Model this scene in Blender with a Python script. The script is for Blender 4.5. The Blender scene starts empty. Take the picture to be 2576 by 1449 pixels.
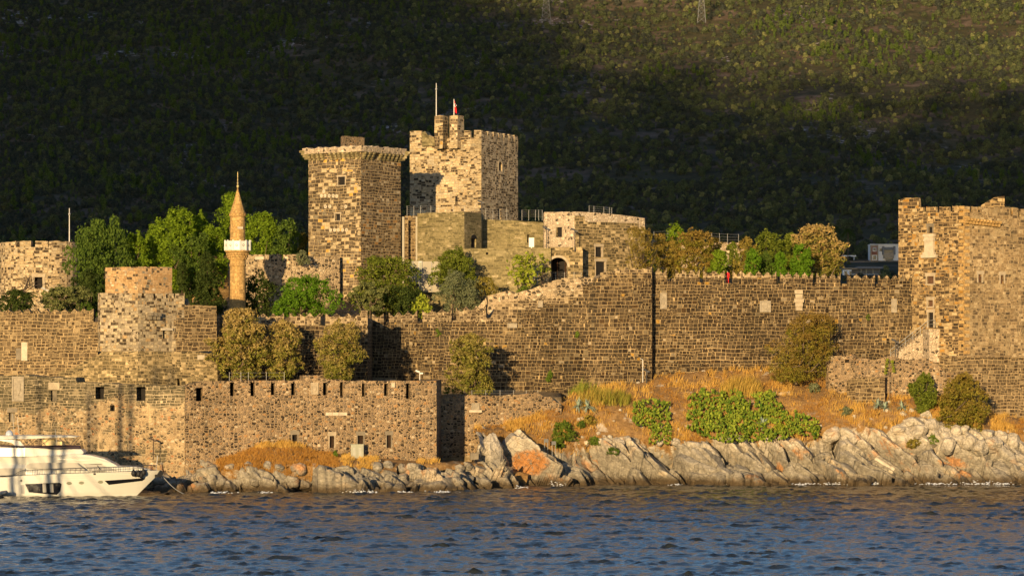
import bpy, bmesh, math, random
import numpy as np
from mathutils import Vector, Matrix, noise, Euler

S = bpy.context.scene
COL = S.collection
R = math.radians
# ---------------------------------------------------------------- camera, sky, sun, exposure
F, HZ, CZ = 8000.0, 900.0, 16.0        # focal length in px of a 2576 px wide frame, horizon row, eye height
cam_d = bpy.data.cameras.new("camera")
cam_d.sensor_width = 36.0
cam_d.lens = 36.0 * F / 2576.0
cam_d.shift_y = (HZ - 724.5) / 2576.0
cam_d.clip_start = 1.0
cam_d.clip_end = 30000.0
cam = bpy.data.objects.new("camera", cam_d)
cam.location = (0, 0, CZ)
cam.rotation_euler = (R(90), 0, 0)
COL.objects.link(cam)
S.camera = cam

SUN_AZ, SUN_EL = R(14.5), R(7.6)
sun_dir = Vector((-math.sin(SUN_AZ) * math.cos(SUN_EL), -math.cos(SUN_AZ) * math.cos(SUN_EL), math.sin(SUN_EL)))
world = bpy.data.worlds.new("World")
S.world = world
world.use_nodes = True
wn = world.node_tree
wn.nodes.clear()
wo = wn.nodes.new("ShaderNodeOutputWorld")
wb = wn.nodes.new("ShaderNodeBackground")
ws = wn.nodes.new("ShaderNodeTexSky")
ws.sky_type = 'NISHITA'
ws.sun_disc = False
ws.sun_elevation = SUN_EL
ws.sun_rotation = R(180) + SUN_AZ
ws.air_density, ws.dust_density, ws.ozone_density = 1.0, 0.8, 2.6
wb.inputs["Strength"].default_value = 0.105
wt = wn.nodes.new("ShaderNodeMix"); wt.data_type = 'RGBA'; wt.blend_type = 'MULTIPLY'; wt.inputs[0].default_value = 1.0
wt.inputs[7].default_value = (.93, .98, 1.08, 1)      # the clear blue of the sky opposite a low sun
wn.links.new(ws.outputs[0], wt.inputs[6])
wn.links.new(wt.outputs[2], wb.inputs[0])
wn.links.new(wb.outputs[0], wo.inputs[0])

sun_l = bpy.data.lights.new("sun", 'SUN')
sun_l.energy = 4.9
sun_l.angle = R(0.55)
sun_l.color = (1.0, 0.72, 0.37)
sun = bpy.data.objects.new("sun", sun_l)
sun.rotation_euler = sun_dir.to_track_quat('Z', 'Y').to_euler()
sun.location = sun_dir * 300
COL.objects.link(sun)

S.view_settings.view_transform = 'Standard'
S.view_settings.look = 'None'
S.view_settings.exposure = 0.80
S.view_settings.gamma = 1.0
S.view_settings.use_curve_mapping = False
S.cycles.max_bounces = 5
S.cycles.diffuse_bounces = 1
S.cycles.glossy_bounces = 2
S.cycles.transmission_bounces = 2
S.cycles.caustics_reflective = False
S.cycles.caustics_refractive = False

# ---------------------------------------------------------------- helpers
def PX(U, Y): return (U - 1288) * Y / F
def PZ(V, Y): return CZ + (HZ - V) * Y / F
def W(U, V, Y): return Vector((PX(U, Y), Y, PZ(V, Y)))

def jit(p, amp, sc=1.1):
    n = noise.noise_vector(Vector(p) * sc)
    return (p[0] + n.x * amp, p[1] + n.y * amp, p[2] + n.z * amp)

class MB:
    """collects faces of one mesh"""
    def __init__(s):
        s.v, s.f, s.m = [], [], []
    def face(s, pts, mi=0):
        b = len(s.v)
        s.v.extend([tuple(p) for p in pts])
        s.f.append(tuple(range(b, b + len(pts))))
        s.m.append(mi)
    def mesh(s, verts, faces, mi=0):
        b = len(s.v)
        s.v.extend([tuple(p) for p in verts])
        for f in faces:
            s.f.append(tuple(i + b for i in f)); s.m.append(mi)
    def box(s, c, size, rz=0, mi=0, tilt=None):
        x, y, z = [d / 2 for d in size]
        m = Matrix.Rotation(rz, 3, 'Z')
        if tilt is not None: m = m @ Euler(tilt).to_matrix()
        P = [Vector(c) + m @ Vector((a * x, b * y, d * z)) for d in (-1, 1) for a, b in ((-1, -1), (1, -1), (1, 1), (-1, 1))]
        s.mesh(P, [(3, 2, 1, 0), (4, 5, 6, 7), (0, 1, 5, 4), (1, 2, 6, 5), (2, 3, 7, 6), (3, 0, 4, 7)], mi)
    def tube(s, pts, rad, n=6, mi=0, cap=True):
        pts = [Vector(p) for p in pts]
        if not hasattr(rad, '__len__'): rad = [rad] * len(pts)
        vs, fs = [], []
        for i, p in enumerate(pts):
            a = pts[max(i - 1, 0)]; b = pts[min(i + 1, len(pts) - 1)]
            d = (b - a).normalized() if (b - a).length > 1e-6 else Vector((0, 0, 1))
            up = Vector((0, 0, 1)) if abs(d.z) < .95 else Vector((1, 0, 0))
            t = d.cross(up).normalized(); w = t.cross(d)
            for k in range(n):
                an = 2 * math.pi * k / n
                vs.append(p + (t * math.cos(an) + w * math.sin(an)) * rad[i])
        for i in range(len(pts) - 1):
            for k in range(n):
                k2 = (k + 1) % n
                fs.append((i * n + k, i * n + k2, (i + 1) * n + k2, (i + 1) * n + k))
        if cap:
            fs.append(tuple(range(n - 1, -1, -1))); fs.append(tuple((len(pts) - 1) * n + k for k in range(n)))
        s.mesh(vs, fs, mi)
    def lathe(s, c, prof, n=24, mi=0):
        vs, fs = [], []
        for r, z in prof:
            for k in range(n):
                a = 2 * math.pi * k / n
                vs.append((c[0] + r * math.cos(a), c[1] + r * math.sin(a), c[2] + z))
        for i in range(len(prof) - 1):
            for k in range(n):
                k2 = (k + 1) % n
                fs.append((i * n + k, i * n + k2, (i + 1) * n + k2, (i + 1) * n + k))
        fs.append(tuple(range(n - 1, -1, -1))); fs.append(tuple((len(prof) - 1) * n + k for k in range(n)))
        s.mesh(vs, fs, mi)
    def prism(s, poly, off, mi=0):
        """poly: 3-D outline; off: extrusion vector"""
        off = Vector(off); n = len(poly); P = [Vector(p) for p in poly]
        s.mesh(P + [p + off for p in P], [tuple(range(n)), tuple(range(2 * n - 1, n - 1, -1))] + [(i, i + n, (i + 1) % n + n, (i + 1) % n) for i in range(n)], mi)

def auto_uv(me):
    """metric u along the wall, v up"""
    nv = len(me.vertices); nl = len(me.loops)
    co = np.empty(nv * 3); me.vertices.foreach_get('co', co); co = co.reshape(-1, 3)
    li = np.empty(nl, dtype=np.int64); me.loops.foreach_get('vertex_index', li)
    npol = len(me.polygons)
    nor = np.empty(npol * 3); me.polygons.foreach_get('normal', nor); nor = nor.reshape(-1, 3)
    tot = np.empty(npol, dtype=np.int64); me.polygons.foreach_get('loop_total', tot)
    pid = np.repeat(np.arange(npol), tot)
    q = nor.copy()
    # snap the tangent so that a wall made of many slightly turned faces keeps one grain
    h = np.hypot(q[:, 0], q[:, 1]) + 1e-9
    ang = np.round(np.arctan2(q[:, 1], q[:, 0]) / (math.pi / 36)) * (math.pi / 36)
    tx, ty = -np.sin(ang), np.cos(ang)
    flat = np.abs(nor[:, 2]) > .75
    tx[flat], ty[flat] = 1, 0
    P = co[li]
    u = P[:, 0] * tx[pid] + P[:, 1] * ty[pid]
    v = np.where(flat[pid], P[:, 1], P[:, 2])
    uv = me.uv_layers.new(name="UVMap")
    uv.data.foreach_set('uv', np.stack([u, v], 1).ravel())

LOC = {}
def make(name, mb, mats, parent=None, loc=None, smooth=False, jitter=0, uvs=False, kind=None):
    """ONE mesh object. verts are given in world space; origin goes to loc (or to the parent's)."""
    me = bpy.data.meshes.new(name)
    vs = mb.v
    if jitter: vs = [jit(p, jitter) for p in vs]
    if parent is not None:
        L = LOC[parent.name]
    elif loc is not None:
        L = Vector(loc)
    else:
        a = np.array(vs); L = Vector(((a[:, 0].min() + a[:, 0].max()) / 2, (a[:, 1].min() + a[:, 1].max()) / 2, a[:, 2].min()))
    if uvs:
        me.from_pydata(vs, [], mb.f); auto_uv(me)
        me.transform(Matrix.Translation(-L))
    else:
        me.from_pydata([(p[0] - L.x, p[1] - L.y, p[2] - L.z) for p in vs], [], mb.f)
    if not isinstance(mats, (list, tuple)): mats = [mats]
    for m in mats: me.materials.append(m)
    if len(mats) > 1: me.polygons.foreach_set('material_index', mb.m)
    if smooth: me.polygons.foreach_set('use_smooth', [True] * len(me.polygons))
    o = bpy.data.objects.new(name, me)
    COL.objects.link(o)
    if parent is not None:
        o.parent = parent; LOC[o.name] = L
    else:
        o.location = L; LOC[o.name] = L
    if kind: o["kind"] = kind
    return o

def root(name, loc):
    o = bpy.data.objects.new(name, None); COL.objects.link(o)
    o.empty_display_size = .5
    o.location = loc; LOC[o.name] = Vector(loc)
    return o

def tag(o, label, cat, group=None):
    o["label"] = label; o["category"] = cat
    if group: o["group"] = group
    return o

def np_mesh(name, verts, faces_n, mats, parent=None, loc=None, attr=None, smooth=False, matidx=None):
    """verts (n*k,3) numpy: consecutive k verts make one face"""
    n = len(verts)
    if parent is not None: L = LOC[parent.name]
    elif loc is not None: L = Vector(loc)
    else:
        L = Vector(((verts[:, 0].min() + verts[:, 0].max()) / 2, (verts[:, 1].min() + verts[:, 1].max()) / 2, verts[:, 2].min()))
    me = bpy.data.meshes.new(name)
    me.vertices.add(n); me.vertices.foreach_set('co', (verts - np.array(L)).ravel())
    me.loops.add(n); me.loops.foreach_set('vertex_index', np.arange(n, dtype=np.int32))
    nf = n // faces_n
    me.polygons.add(nf)
    me.polygons.foreach_set('loop_start', np.arange(nf, dtype=np.int32) * faces_n)
    me.update(calc_edges=True)
    if attr is not None:
        for an, av in attr.items():
            a = me.attributes.new(an, 'FLOAT', 'FACE'); a.data.foreach_set('value', av.astype(np.float32))
    if not isinstance(mats, (list, tuple)): mats = [mats]
    for m in mats: me.materials.append(m)
    if matidx is not None: me.polygons.foreach_set('material_index', matidx.astype(np.int32))
    if smooth: me.polygons.foreach_set('use_smooth', [True] * nf)
    o = bpy.data.objects.new(name, me); COL.objects.link(o)
    if parent is not None: o.parent = parent
    else: o.location = L
    LOC[o.name] = L
    return o

# ---------------------------------------------------------------- materials
def srgb(r, g, b):
    f = lambda c: (c / 255 / 12.92) if c / 255 <= .04045 else ((c / 255 + .055) / 1.055) ** 2.4
    return (f(r), f(g), f(b), 1)

class NT:
    def __init__(s, name):
        s.mat = bpy.data.materials.new(name); s.mat.use_nodes = True
        s.t = s.mat.node_tree; s.t.nodes.clear()
        s.out = s.t.nodes.new("ShaderNodeOutputMaterial")
    def n(s, typ, **kw):
        nd = s.t.nodes.new(typ)
        for k, v in kw.items(): setattr(nd, k, v)
        return nd
    def l(s, a, b): s.t.links.new(a, b)
    def put(s, sock, v):
        if hasattr(v, 'is_output') or isinstance(v, bpy.types.NodeSocket): s.l(v, sock)
        else: sock.default_value = v
    def math(s, op, a, b=0.0, c=None, clamp=False):
        nd = s.n("ShaderNodeMath", operation=op); nd.use_clamp = clamp
        s.put(nd.inputs[0], a); s.put(nd.inputs[1], b)
        if c is not None: s.put(nd.inputs[2], c)
        return nd.outputs[0]
    def mix(s, f, a, b, mode='MIX'):
        nd = s.n("ShaderNodeMix", data_type='RGBA', blend_type=mode)
        s.put(nd.inputs[0], f); s.put(nd.inputs[6], a); s.put(nd.inputs[7], b)
        return nd.outputs[2]
    def noise(s, vec, scale, detail=3, rough=.55, dim='3D', out=0, dist=0):
        nd = s.n("ShaderNodeTexNoise", noise_dimensions=dim)
        if vec is not None: s.l(vec, nd.inputs["Vector"])
        nd.inputs["Scale"].default_value = scale; nd.inputs["Detail"].default_value = detail
        nd.inputs["Roughness"].default_value = rough; nd.inputs["Distortion"].default_value = dist
        return nd.outputs[out]
    def ramp(s, f, stops, interp='LINEAR'):
        nd = s.n("ShaderNodeValToRGB"); cr = nd.color_ramp; cr.interpolation = interp
        while len(cr.elements) < len(stops): cr.elements.new(.5)
        for e, (p, c) in zip(cr.elements, stops):
            e.position = p; e.color = c if len(c) == 4 else (*c, 1)
        s.put(nd.inputs[0], f)
        return nd.outputs[0]
    def sstep(s, x, a, b):
        nd = s.n("ShaderNodeMapRange", interpolation_type='SMOOTHSTEP')
        s.put(nd.inputs[0], x); nd.inputs[1].default_value = a; nd.inputs[2].default_value = b
        return nd.outputs[0]
    def xyz(s, x, y, z=0.0):
        nd = s.n("ShaderNodeCombineXYZ")
        for i, v in enumerate((x, y, z)): s.put(nd.inputs[i], v)
        return nd.outputs[0]
    def sep(s, v):
        nd = s.n("ShaderNodeSeparateXYZ"); s.l(v, nd.inputs[0]); return nd.outputs
    def bump(s, h, strength, dist=.1):
        nd = s.n("ShaderNodeBump"); s.l(h, nd.inputs["Height"])
        nd.inputs["Strength"].default_value = strength; nd.inputs["Distance"].default_value = dist
        return nd.outputs[0]
    def bsdf(s, col, rough=.9, normal=None, spec=.2, **kw):
        nd = s.n("ShaderNodeBsdfPrincipled")
        s.put(nd.inputs["Base Color"], col); s.put(nd.inputs["Roughness"], rough)
        nd.inputs["Specular IOR Level"].default_value = spec
        for k, v in kw.items(): s.put(nd.inputs[k.replace('_', ' ')], v)
        if normal is not None: s.l(normal, nd.inputs["Normal"])
        s.l(nd.outputs[0], s.out.inputs[0])
        return nd
    def wpos(s):
        return s.n("ShaderNodeNewGeometry").outputs["Position"]
    def uv(s):
        return s.n("ShaderNodeTexCoord").outputs["UV"]

def coursed(g, uv, bw, bh, stones, mortar, ms=.05, und=.12, wid=.8, seed=0.0, smear=.25, patch=.45):
    """coursed masonry of uneven courses: returns colour, height"""
    u, v, _ = g.sep(uv)
    wob = g.noise(uv, .2, 3)
    fine = g.n("ShaderNodeTexNoise"); g.l(uv, fine.inputs["Vector"]); fine.inputs["Scale"].default_value = 1.7; fine.inputs["Detail"].default_value = 3
    fr, fg, fb = g.sep(fine.outputs["Color"])
    def layer(bw, bh, seed):
        v1 = g.math('MULTIPLY_ADD', g.math('SUBTRACT', wob, .5), und * 6, v)
        n1 = g.noise(g.xyz(seed, g.math('MULTIPLY', v1, .55 / bh), 0), 1.0, 2)
        v1 = g.math('MULTIPLY_ADD', g.math('SUBTRACT', n1, .5), bh * .9, v1)
        v1 = g.math('MULTIPLY_ADD', g.math('SUBTRACT', fg, .5), bh * .26, v1)
        row = g.math('FLOOR', g.math('DIVIDE', v1, bh))
        n2 = g.noise(g.xyz(g.math('DIVIDE', u, bw * 1.1), g.math('MULTIPLY', row, 3.71), seed), 1.0, 1)
        u1 = g.math('MULTIPLY_ADD', g.math('SUBTRACT', n2, .5), wid * bw * 2.4, u)
        u1 = g.math('MULTIPLY_ADD', row, 1.37 * bw, u1)
        u1 = g.math('MULTIPLY_ADD', g.math('SUBTRACT', fr, .5), bw * .24, u1)
        b = g.n("ShaderNodeTexBrick", offset=.5, offset_frequency=2, squash=1.0, squash_frequency=2)
        g.l(g.xyz(u1, v1, 0), b.inputs["Vector"])
        b.inputs["Color1"].default_value = (0, 0, 0, 1); b.inputs["Color2"].default_value = (1, 1, 1, 1); b.inputs["Mortar"].default_value = (0, 0, 0, 1)
        b.inputs["Scale"].default_value = 1; b.inputs["Mortar Size"].default_value = ms * .72; b.inputs["Mortar Smooth"].default_value = .5
        b.inputs["Bias"].default_value = 0; b.inputs["Brick Width"].default_value = bw; b.inputs["Row Height"].default_value = bh
        return b.outputs["Color"], b.outputs["Fac"]
    c1, f1 = layer(bw, bh, seed)
    c2, f2 = layer(bw * .8, bh * .82, seed + 2.3)
    sel = g.sstep(g.noise(g.xyz(g.math('MULTIPLY', u, .16), g.math('MULTIPLY', v, .42), seed), 1.0, 3), .5, .53)
    val = g.mix(sel, c1, c2)
    fac = g.math('ADD', g.math('MULTIPLY', f1, g.math('SUBTRACT', 1.0, sel)), g.math('MULTIPLY', f2, sel))
    col = g.ramp(val, stones, 'CONSTANT')
    det = g.noise(uv, 3.2, 6, .75)
    col = g.mix(1.0, col, g.ramp(det, [(.25, (.45, .45, .45)), (.75, (1.5, 1.47, 1.42))]), 'MULTIPLY')
    sm = g.noise(uv, .9, 5, .7)
    mask = g.math('MAXIMUM', fac, g.math('MULTIPLY', g.sstep(sm, .62 - smear * .25, .72), smear * 2.2), clamp=True)
    # repointed patches where mortar runs over the stones
    big = g.math('MULTIPLY', g.sstep(g.noise(g.xyz(u, v, seed + 1.9), .17, 4, .6), .54, .66), g.sstep(g.noise(uv, 1.25, 4, .7), .44, .60))
    mask = g.math('MAXIMUM', mask, g.math('MULTIPLY', big, patch), clamp=True)
    mc = g.mix(g.noise(uv, 1.7, 5, .75), tuple(c * .55 for c in mortar[:3]) + (1,), tuple(min(1, c * 1.25) for c in mortar[:3]) + (1,))
    out = g.mix(mask, col, mc)
    h = g.math('MULTIPLY_ADD', det, .6, g.math('SUBTRACT', 1.0, mask))
    return out, h

def rubble(g, uv, size, stones, mortar, edge=.07, asp=1.5, smear=.3, seed=0.0):
    """random rubble set in mortar: returns colour, height"""
    u, v, _ = g.sep(uv)
    d = g.n("ShaderNodeTexNoise"); g.l(uv, d.inputs["Vector"]); d.inputs["Scale"].default_value = 1.6; d.inputs["Detail"].default_value = 3
    dr, dg_, _b = g.sep(d.outputs["Color"])
    u1 = g.math('MULTIPLY_ADD', g.math('SUBTRACT', dr, .5), .5 * size, g.math('ADD', u, seed))
    v1 = g.math('MULTIPLY_ADD', g.math('SUBTRACT', dg_, .5), .5 * size, v)
    vec = g.xyz(g.math('DIVIDE', u1, size * asp), g.math('DIVIDE', v1, size), 0)
    a = g.n("ShaderNodeTexVoronoi", voronoi_dimensions='2D', feature='F1'); g.l(vec, a.inputs["Vector"]); a.inputs["Scale"].default_value = 1
    e = g.n("ShaderNodeTexVoronoi", voronoi_dimensions='2D', feature='DISTANCE_TO_EDGE'); g.l(vec, e.inputs["Vector"]); e.inputs["Scale"].default_value = 1
    a.inputs["Randomness"].default_value = .9; e.inputs["Randomness"].default_value = .9
    rnd = g.sep(a.outputs["Color"])[0]
    col = g.ramp(rnd, stones, 'CONSTANT')
    det = g.noise(uv, 4.5, 5, .7)
    col = g.mix(1.0, col, g.ramp(det, [(.25, (.6, .6, .6)), (.75, (1.35, 1.33, 1.3))]), 'MULTIPLY')
    m1 = g.math('SUBTRACT', 1.0, g.sstep(e.outputs["Distance"], edge * .5, edge * 2.2))
    sm = g.sstep(g.noise(uv, .7, 4, .65), .6 - smear * .3, .72)
    mask = g.math('MAXIMUM', m1, g.math('MULTIPLY', sm, smear * 2.4), clamp=True)
    mc = g.mix(g.noise(uv, 2.1, 4, .7), tuple(c * .7 for c in mortar[:3]) + (1,), tuple(min(1, c * 1.2) for c in mortar[:3]) + (1,))
    out = g.mix(mask, col, mc)
    h = g.math('MULTIPLY_ADD', det, .55, g.math('SUBTRACT', 1.0, mask))
    return out, h

def weather(g, col, uv, lo=.72, hi=1.18, sc=.12):
    w = g.noise(uv, sc, 4, .6)
    return g.mix(1.0, col, g.ramp(w, [(.3, (lo, lo, lo * .97)), (.7, (hi, hi * .99, hi * .97))]), 'MULTIPLY')

def streaks(g, col, uv, amount=.5, dark=(.07, .065, .05, 1)):
    u, v, _ = g.sep(uv)
    s = g.noise(g.xyz(g.math('MULTIPLY', u, .55), g.math('MULTIPLY', v, .06), 3.3), 1.0, 4, .65)
    return g.mix(g.math('MULTIPLY', g.sstep(s, .55, .72), amount), col, dark)

def masonry(name, fn, args, w=(.72, 1.18, .12), streak=0, bump=.7, kw={}):
    g = NT(name); uv = g.uv()
    c, h = fn(g, uv, *args, **kw)
    c = weather(g, c, uv, *w)
    if streak: c = streaks(g, c, uv, streak)
    hs = g.n("ShaderNodeHueSaturation"); hs.inputs["Saturation"].default_value = .97 if fn is rubble else 1.06; g.l(c, hs.inputs["Color"])
    gm = g.n("ShaderNodeGamma"); gm.inputs[1].default_value = 1.2; g.l(hs.outputs[0], gm.inputs[0]); c = gm.outputs[0]
    g.bsdf(c, .92, g.bump(h, bump, .09), .15)
    return g.mat

def plain(name, col, rough=.7, var=.25, scale=1.2, bump=.0, spec=.3, metal=0):
    g = NT(name); p = g.n("ShaderNodeTexCoord").outputs["Object"]
    n = g.noise(p, scale, 5, .65)
    lo = tuple(c * (1 - var) for c in col[:3]); hi = tuple(min(1, c * (1 + var)) for c in col[:3])
    nd = g.bsdf(g.ramp(n, [(.3, lo), (.7, hi)]), rough, g.bump(n, bump, .05) if bump else None, spec)
    nd.inputs["Metallic"].default_value = metal
    return g.mat

# dark volcanic stone in pale mortar (main curtain wall)
BAS = [(0, (.050, .037, .026)), (.16, (.082, .062, .042)), (.34, (.062, .049, .035)), (.5, (.105, .081, .054)), (.64, (.070, .056, .041)), (.76, (.130, .102, .070)), (.88, (.085, .058, .034)), (.93, (.20, .165, .115)), (.965, (.26, .22, .165)), (.982, (.36, .235, .08)), (.99, (.34, .29, .22))]
MORT = (.46, .355, .215, 1)
M = {}
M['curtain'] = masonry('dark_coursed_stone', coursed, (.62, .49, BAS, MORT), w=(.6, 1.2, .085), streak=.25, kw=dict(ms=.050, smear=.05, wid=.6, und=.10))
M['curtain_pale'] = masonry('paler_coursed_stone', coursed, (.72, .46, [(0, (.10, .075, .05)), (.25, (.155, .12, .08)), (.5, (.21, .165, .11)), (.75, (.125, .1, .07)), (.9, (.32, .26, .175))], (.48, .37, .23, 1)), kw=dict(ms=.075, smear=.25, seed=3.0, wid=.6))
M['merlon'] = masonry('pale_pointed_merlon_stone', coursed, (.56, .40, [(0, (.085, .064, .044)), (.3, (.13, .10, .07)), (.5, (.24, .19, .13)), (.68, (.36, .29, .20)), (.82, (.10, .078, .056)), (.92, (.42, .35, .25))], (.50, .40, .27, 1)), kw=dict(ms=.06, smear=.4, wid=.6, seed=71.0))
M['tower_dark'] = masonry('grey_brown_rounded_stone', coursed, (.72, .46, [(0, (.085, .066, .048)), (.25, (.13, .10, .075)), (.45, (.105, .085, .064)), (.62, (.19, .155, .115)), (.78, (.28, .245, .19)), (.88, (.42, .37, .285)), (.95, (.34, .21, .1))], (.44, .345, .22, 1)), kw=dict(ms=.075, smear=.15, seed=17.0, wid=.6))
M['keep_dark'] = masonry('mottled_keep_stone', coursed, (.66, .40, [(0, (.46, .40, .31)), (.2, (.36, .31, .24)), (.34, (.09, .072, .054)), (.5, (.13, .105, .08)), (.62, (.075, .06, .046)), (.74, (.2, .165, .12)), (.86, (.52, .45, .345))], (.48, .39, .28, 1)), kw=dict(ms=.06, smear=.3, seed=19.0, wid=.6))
M['tower_right'] = masonry('worn_brown_ashlar', coursed, (.66, .45, [(0, (.27, .205, .13)), (.2, (.33, .26, .17)), (.4, (.22, .17, .115)), (.55, (.15, .115, .08)), (.66, (.38, .31, .21)), (.8, (.45, .37, .255)), (.9, (.12, .095, .068))], (.47, .365, .235, 1)), kw=dict(ms=.05, smear=.5, seed=23.0, wid=.6), streak=.25)
CRM = (.50, .41, .285)
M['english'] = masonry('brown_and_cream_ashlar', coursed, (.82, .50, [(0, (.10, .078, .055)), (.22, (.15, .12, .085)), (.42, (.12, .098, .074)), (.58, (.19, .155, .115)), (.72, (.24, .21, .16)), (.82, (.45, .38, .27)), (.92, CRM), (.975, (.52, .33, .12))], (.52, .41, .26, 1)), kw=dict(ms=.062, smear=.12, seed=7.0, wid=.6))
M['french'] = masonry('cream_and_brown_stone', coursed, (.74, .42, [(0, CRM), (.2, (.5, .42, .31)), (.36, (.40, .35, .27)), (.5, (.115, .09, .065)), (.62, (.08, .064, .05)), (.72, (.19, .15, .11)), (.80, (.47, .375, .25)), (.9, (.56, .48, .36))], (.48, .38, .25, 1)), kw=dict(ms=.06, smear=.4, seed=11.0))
M['turret'] = masonry('pale_ashlar_with_dark_stones', coursed, (.62, .42, [(0, (.43, .375, .29)), (.22, (.36, .31, .245)), (.42, (.48, .41, .30)), (.58, (.28, .245, .19)), (.68, (.09, .072, .054)), (.82, (.15, .12, .09)), (.92, (.42, .31, .19))], (.44, .36, .25, 1)), kw=dict(ms=.04, smear=.2, seed=5.0))
M['turret_top'] = masonry('orange_tan_ashlar', coursed, (.50, .36, [(0, (.47, .34, .21)), (.3, (.42, .29, .17)), (.55, (.52, .38, .24)), (.72, (.38, .30, .22)), (.80, (.12, .095, .07)), (.90, (.24, .22, .18)), (.97, (.56, .48, .37))], (.50, .37, .23, 1)), kw=dict(ms=.03, smear=.15, seed=9.0))
M['rightt'] = masonry('cream_rubble_with_brown_stones', coursed, (.78, .46, [(0, (.45, .35, .22)), (.16, (.38, .285, .165)), (.28, (.10, .074, .05)), (.46, (.15, .112, .074)), (.62, (.21, .155, .10)), (.74, (.50, .41, .27)), (.84, (.075, .058, .042)), (.94, (.42, .26, .10))], (.46, .345, .20, 1)), kw=dict(ms=.065, smear=.25, seed=13.0))
M['rubble'] = masonry('pinkish_rubble', rubble, (.30, [(0, (.31, .228, .15)), (.18, (.235, .18, .128)), (.33, (.38, .29, .19)), (.48, (.20, .165, .128)), (.58, (.055, .044, .034)), (.72, (.10, .08, .06)), (.82, (.15, .12, .085)), (.9, (.38, .23, .11)), (.95, (.46, .39, .29))], (.38, .28, .175, 1)), kw=dict(edge=.10, smear=.2), bump=1.0)
M['rubble_light'] = masonry('light_rubble', rubble, (.36, [(0, (.50, .41, .31)), (.25, (.42, .34, .26)), (.5, (.56, .46, .35)), (.7, (.34, .28, .215)), (.82, (.12, .1, .08)), (.92, (.6, .53, .43))], (.54, .44, .32, 1)), kw=dict(edge=.09, smear=.3, seed=21.0), bump=1.0)
M['rubble_mixed'] = masonry('pale_rubble_with_dark_stones', rubble, (.38, [(0, (.46, .36, .24)), (.22, (.36, .28, .19)), (.4, (.52, .42, .29)), (.52, (.08, .065, .048)), (.68, (.13, .105, .075)), (.8, (.25, .2, .14)), (.92, (.55, .47, .35))], (.48, .375, .245, 1)), kw=dict(edge=.09, smear=.15, seed=27.0), bump=1.0)
M['olive'] = masonry('olive_grey_ashlar', coursed, (.9, .36, [(0, (.21, .185, .11)), (.25, (.27, .235, .145)), (.45, (.165, .145, .088)), (.65, (.24, .21, .13)), (.82, (.31, .27, .175)), (.95, (.40, .345, .24))], (.36, .30, .18, 1)), kw=dict(ms=.03, smear=.3, seed=31.0), bump=.35)
M['olive_rough'] = masonry('rough_olive_stone', coursed, (.75, .42, [(0, (.17, .14, .085)), (.22, (.10, .084, .055)), (.42, (.24, .2, .125)), (.6, (.42, .34, .22)), (.75, (.14, .118, .075)), (.9, (.5, .41, .27))], (.46, .365, .225, 1)), kw=dict(ms=.06, smear=.45, seed=41.0))
M['minaret'] = masonry('sandstone_ashlar', coursed, (.9, .55, [(0, (.46, .325, .165)), (.3, (.41, .285, .145)), (.6, (.50, .36, .19)), (.85, (.37, .265, .14))], (.27, .19, .10, 1)), kw=dict(ms=.03, und=.0, wid=.2, smear=.0, seed=51.0, patch=0.0), w=(.88, 1.1, .2), bump=.15)

def sea_wall_mat():
    g = NT('patched_sea_wall'); uv = g.uv()
    u, v, _ = g.sep(uv)
    ca, ha = coursed(g, uv, .72, .40, [(0, (.10, .09, .06)), (.25, (.155, .135, .09)), (.5, (.12, .105, .07)), (.7, (.2, .17, .12)), (.9, (.3, .25, .17))], (.50, .41, .28, 1), ms=.06, smear=.2, seed=61.0)
    cb, hb = rubble(g, uv, .30, [(0, (.40, .30, .19)), (.2, (.30, .225, .145)), (.38, (.47, .37, .245)), (.52, (.22, .175, .12)), (.64, (.09, .072, .052)), (.76, (.14, .115, .08)), (.86, (.42, .23, .12)), (.93, (.52, .44, .33))], (.46, .355, .225, 1), edge=.1, smear=.3, seed=65.0)
    n = g.noise(uv, .16, 5, .65)
    # the dressed courses sit in the upper part of the wall and in ragged patches
    zz = g.math('MULTIPLY_ADD', g.math('SUBTRACT', n, .5), 9.0, v)
    m = g.math('MAXIMUM', g.sstep(zz, 9.6, 10.2), g.math('MULTIPLY', g.sstep(g.noise(g.xyz(u, v, 9.1), .3, 5, .7), .55, .59), .9))
    col = g.mix(m, cb, ca)
    # old render left on the stone
    pl = g.sstep(g.noise(g.xyz(u, g.math('MULTIPLY', v, .45), 4.4), .26, 6, .68), .55, .60)
    pm = g.math('MULTIPLY', pl, g.math('SUBTRACT', 1.0, m))
    col = g.mix(g.math('MULTIPLY', pm, .75), col, (.56, .43, .27, 1))
    col = weather(g, col, uv, .7, 1.15, .15)
    col = streaks(g, col, uv, .7, (.10, .09, .06, 1))
    gm = g.n("ShaderNodeGamma"); gm.inputs[1].default_value = 1.2; g.l(col, gm.inputs[0]); col = gm.outputs[0]
    g.bsdf(col, .92, g.bump(g.mix(m, hb, ha), .8, .08), .15)
    return g.mat
M['seawall'] = sea_wall_mat()
M['plaque'] = plain('weathered_grey_marble', (.25, .21, .155), .8, .3, 2.5, .3)
M['marble'] = plain('weathered_marble', (.42, .355, .26), .7, .2, 2.0, .2)
M['frame_stone'] = plain('dressed_stone', (.33, .265, .18), .85, .25, 1.5, .3)
M['dark_stone'] = plain('dark_dressed_stone', (.17, .14, .10), .85, .25, 1.5, .3)
M['void'] = plain('dark_timber', (.012, .010, .009), .9, .3)  # near-black colour paints in the shade of unlit interiors behind openings
M['wood'] = plain('brown_timber', (.085, .042, .022), .8, .3, 3)
M['iron'] = plain('rusty_iron', (.05, .032, .022), .7, .3)
M['steel'] = plain('galvanised_steel', (.30, .29, .27), .45, .15, spec=.5)
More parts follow.
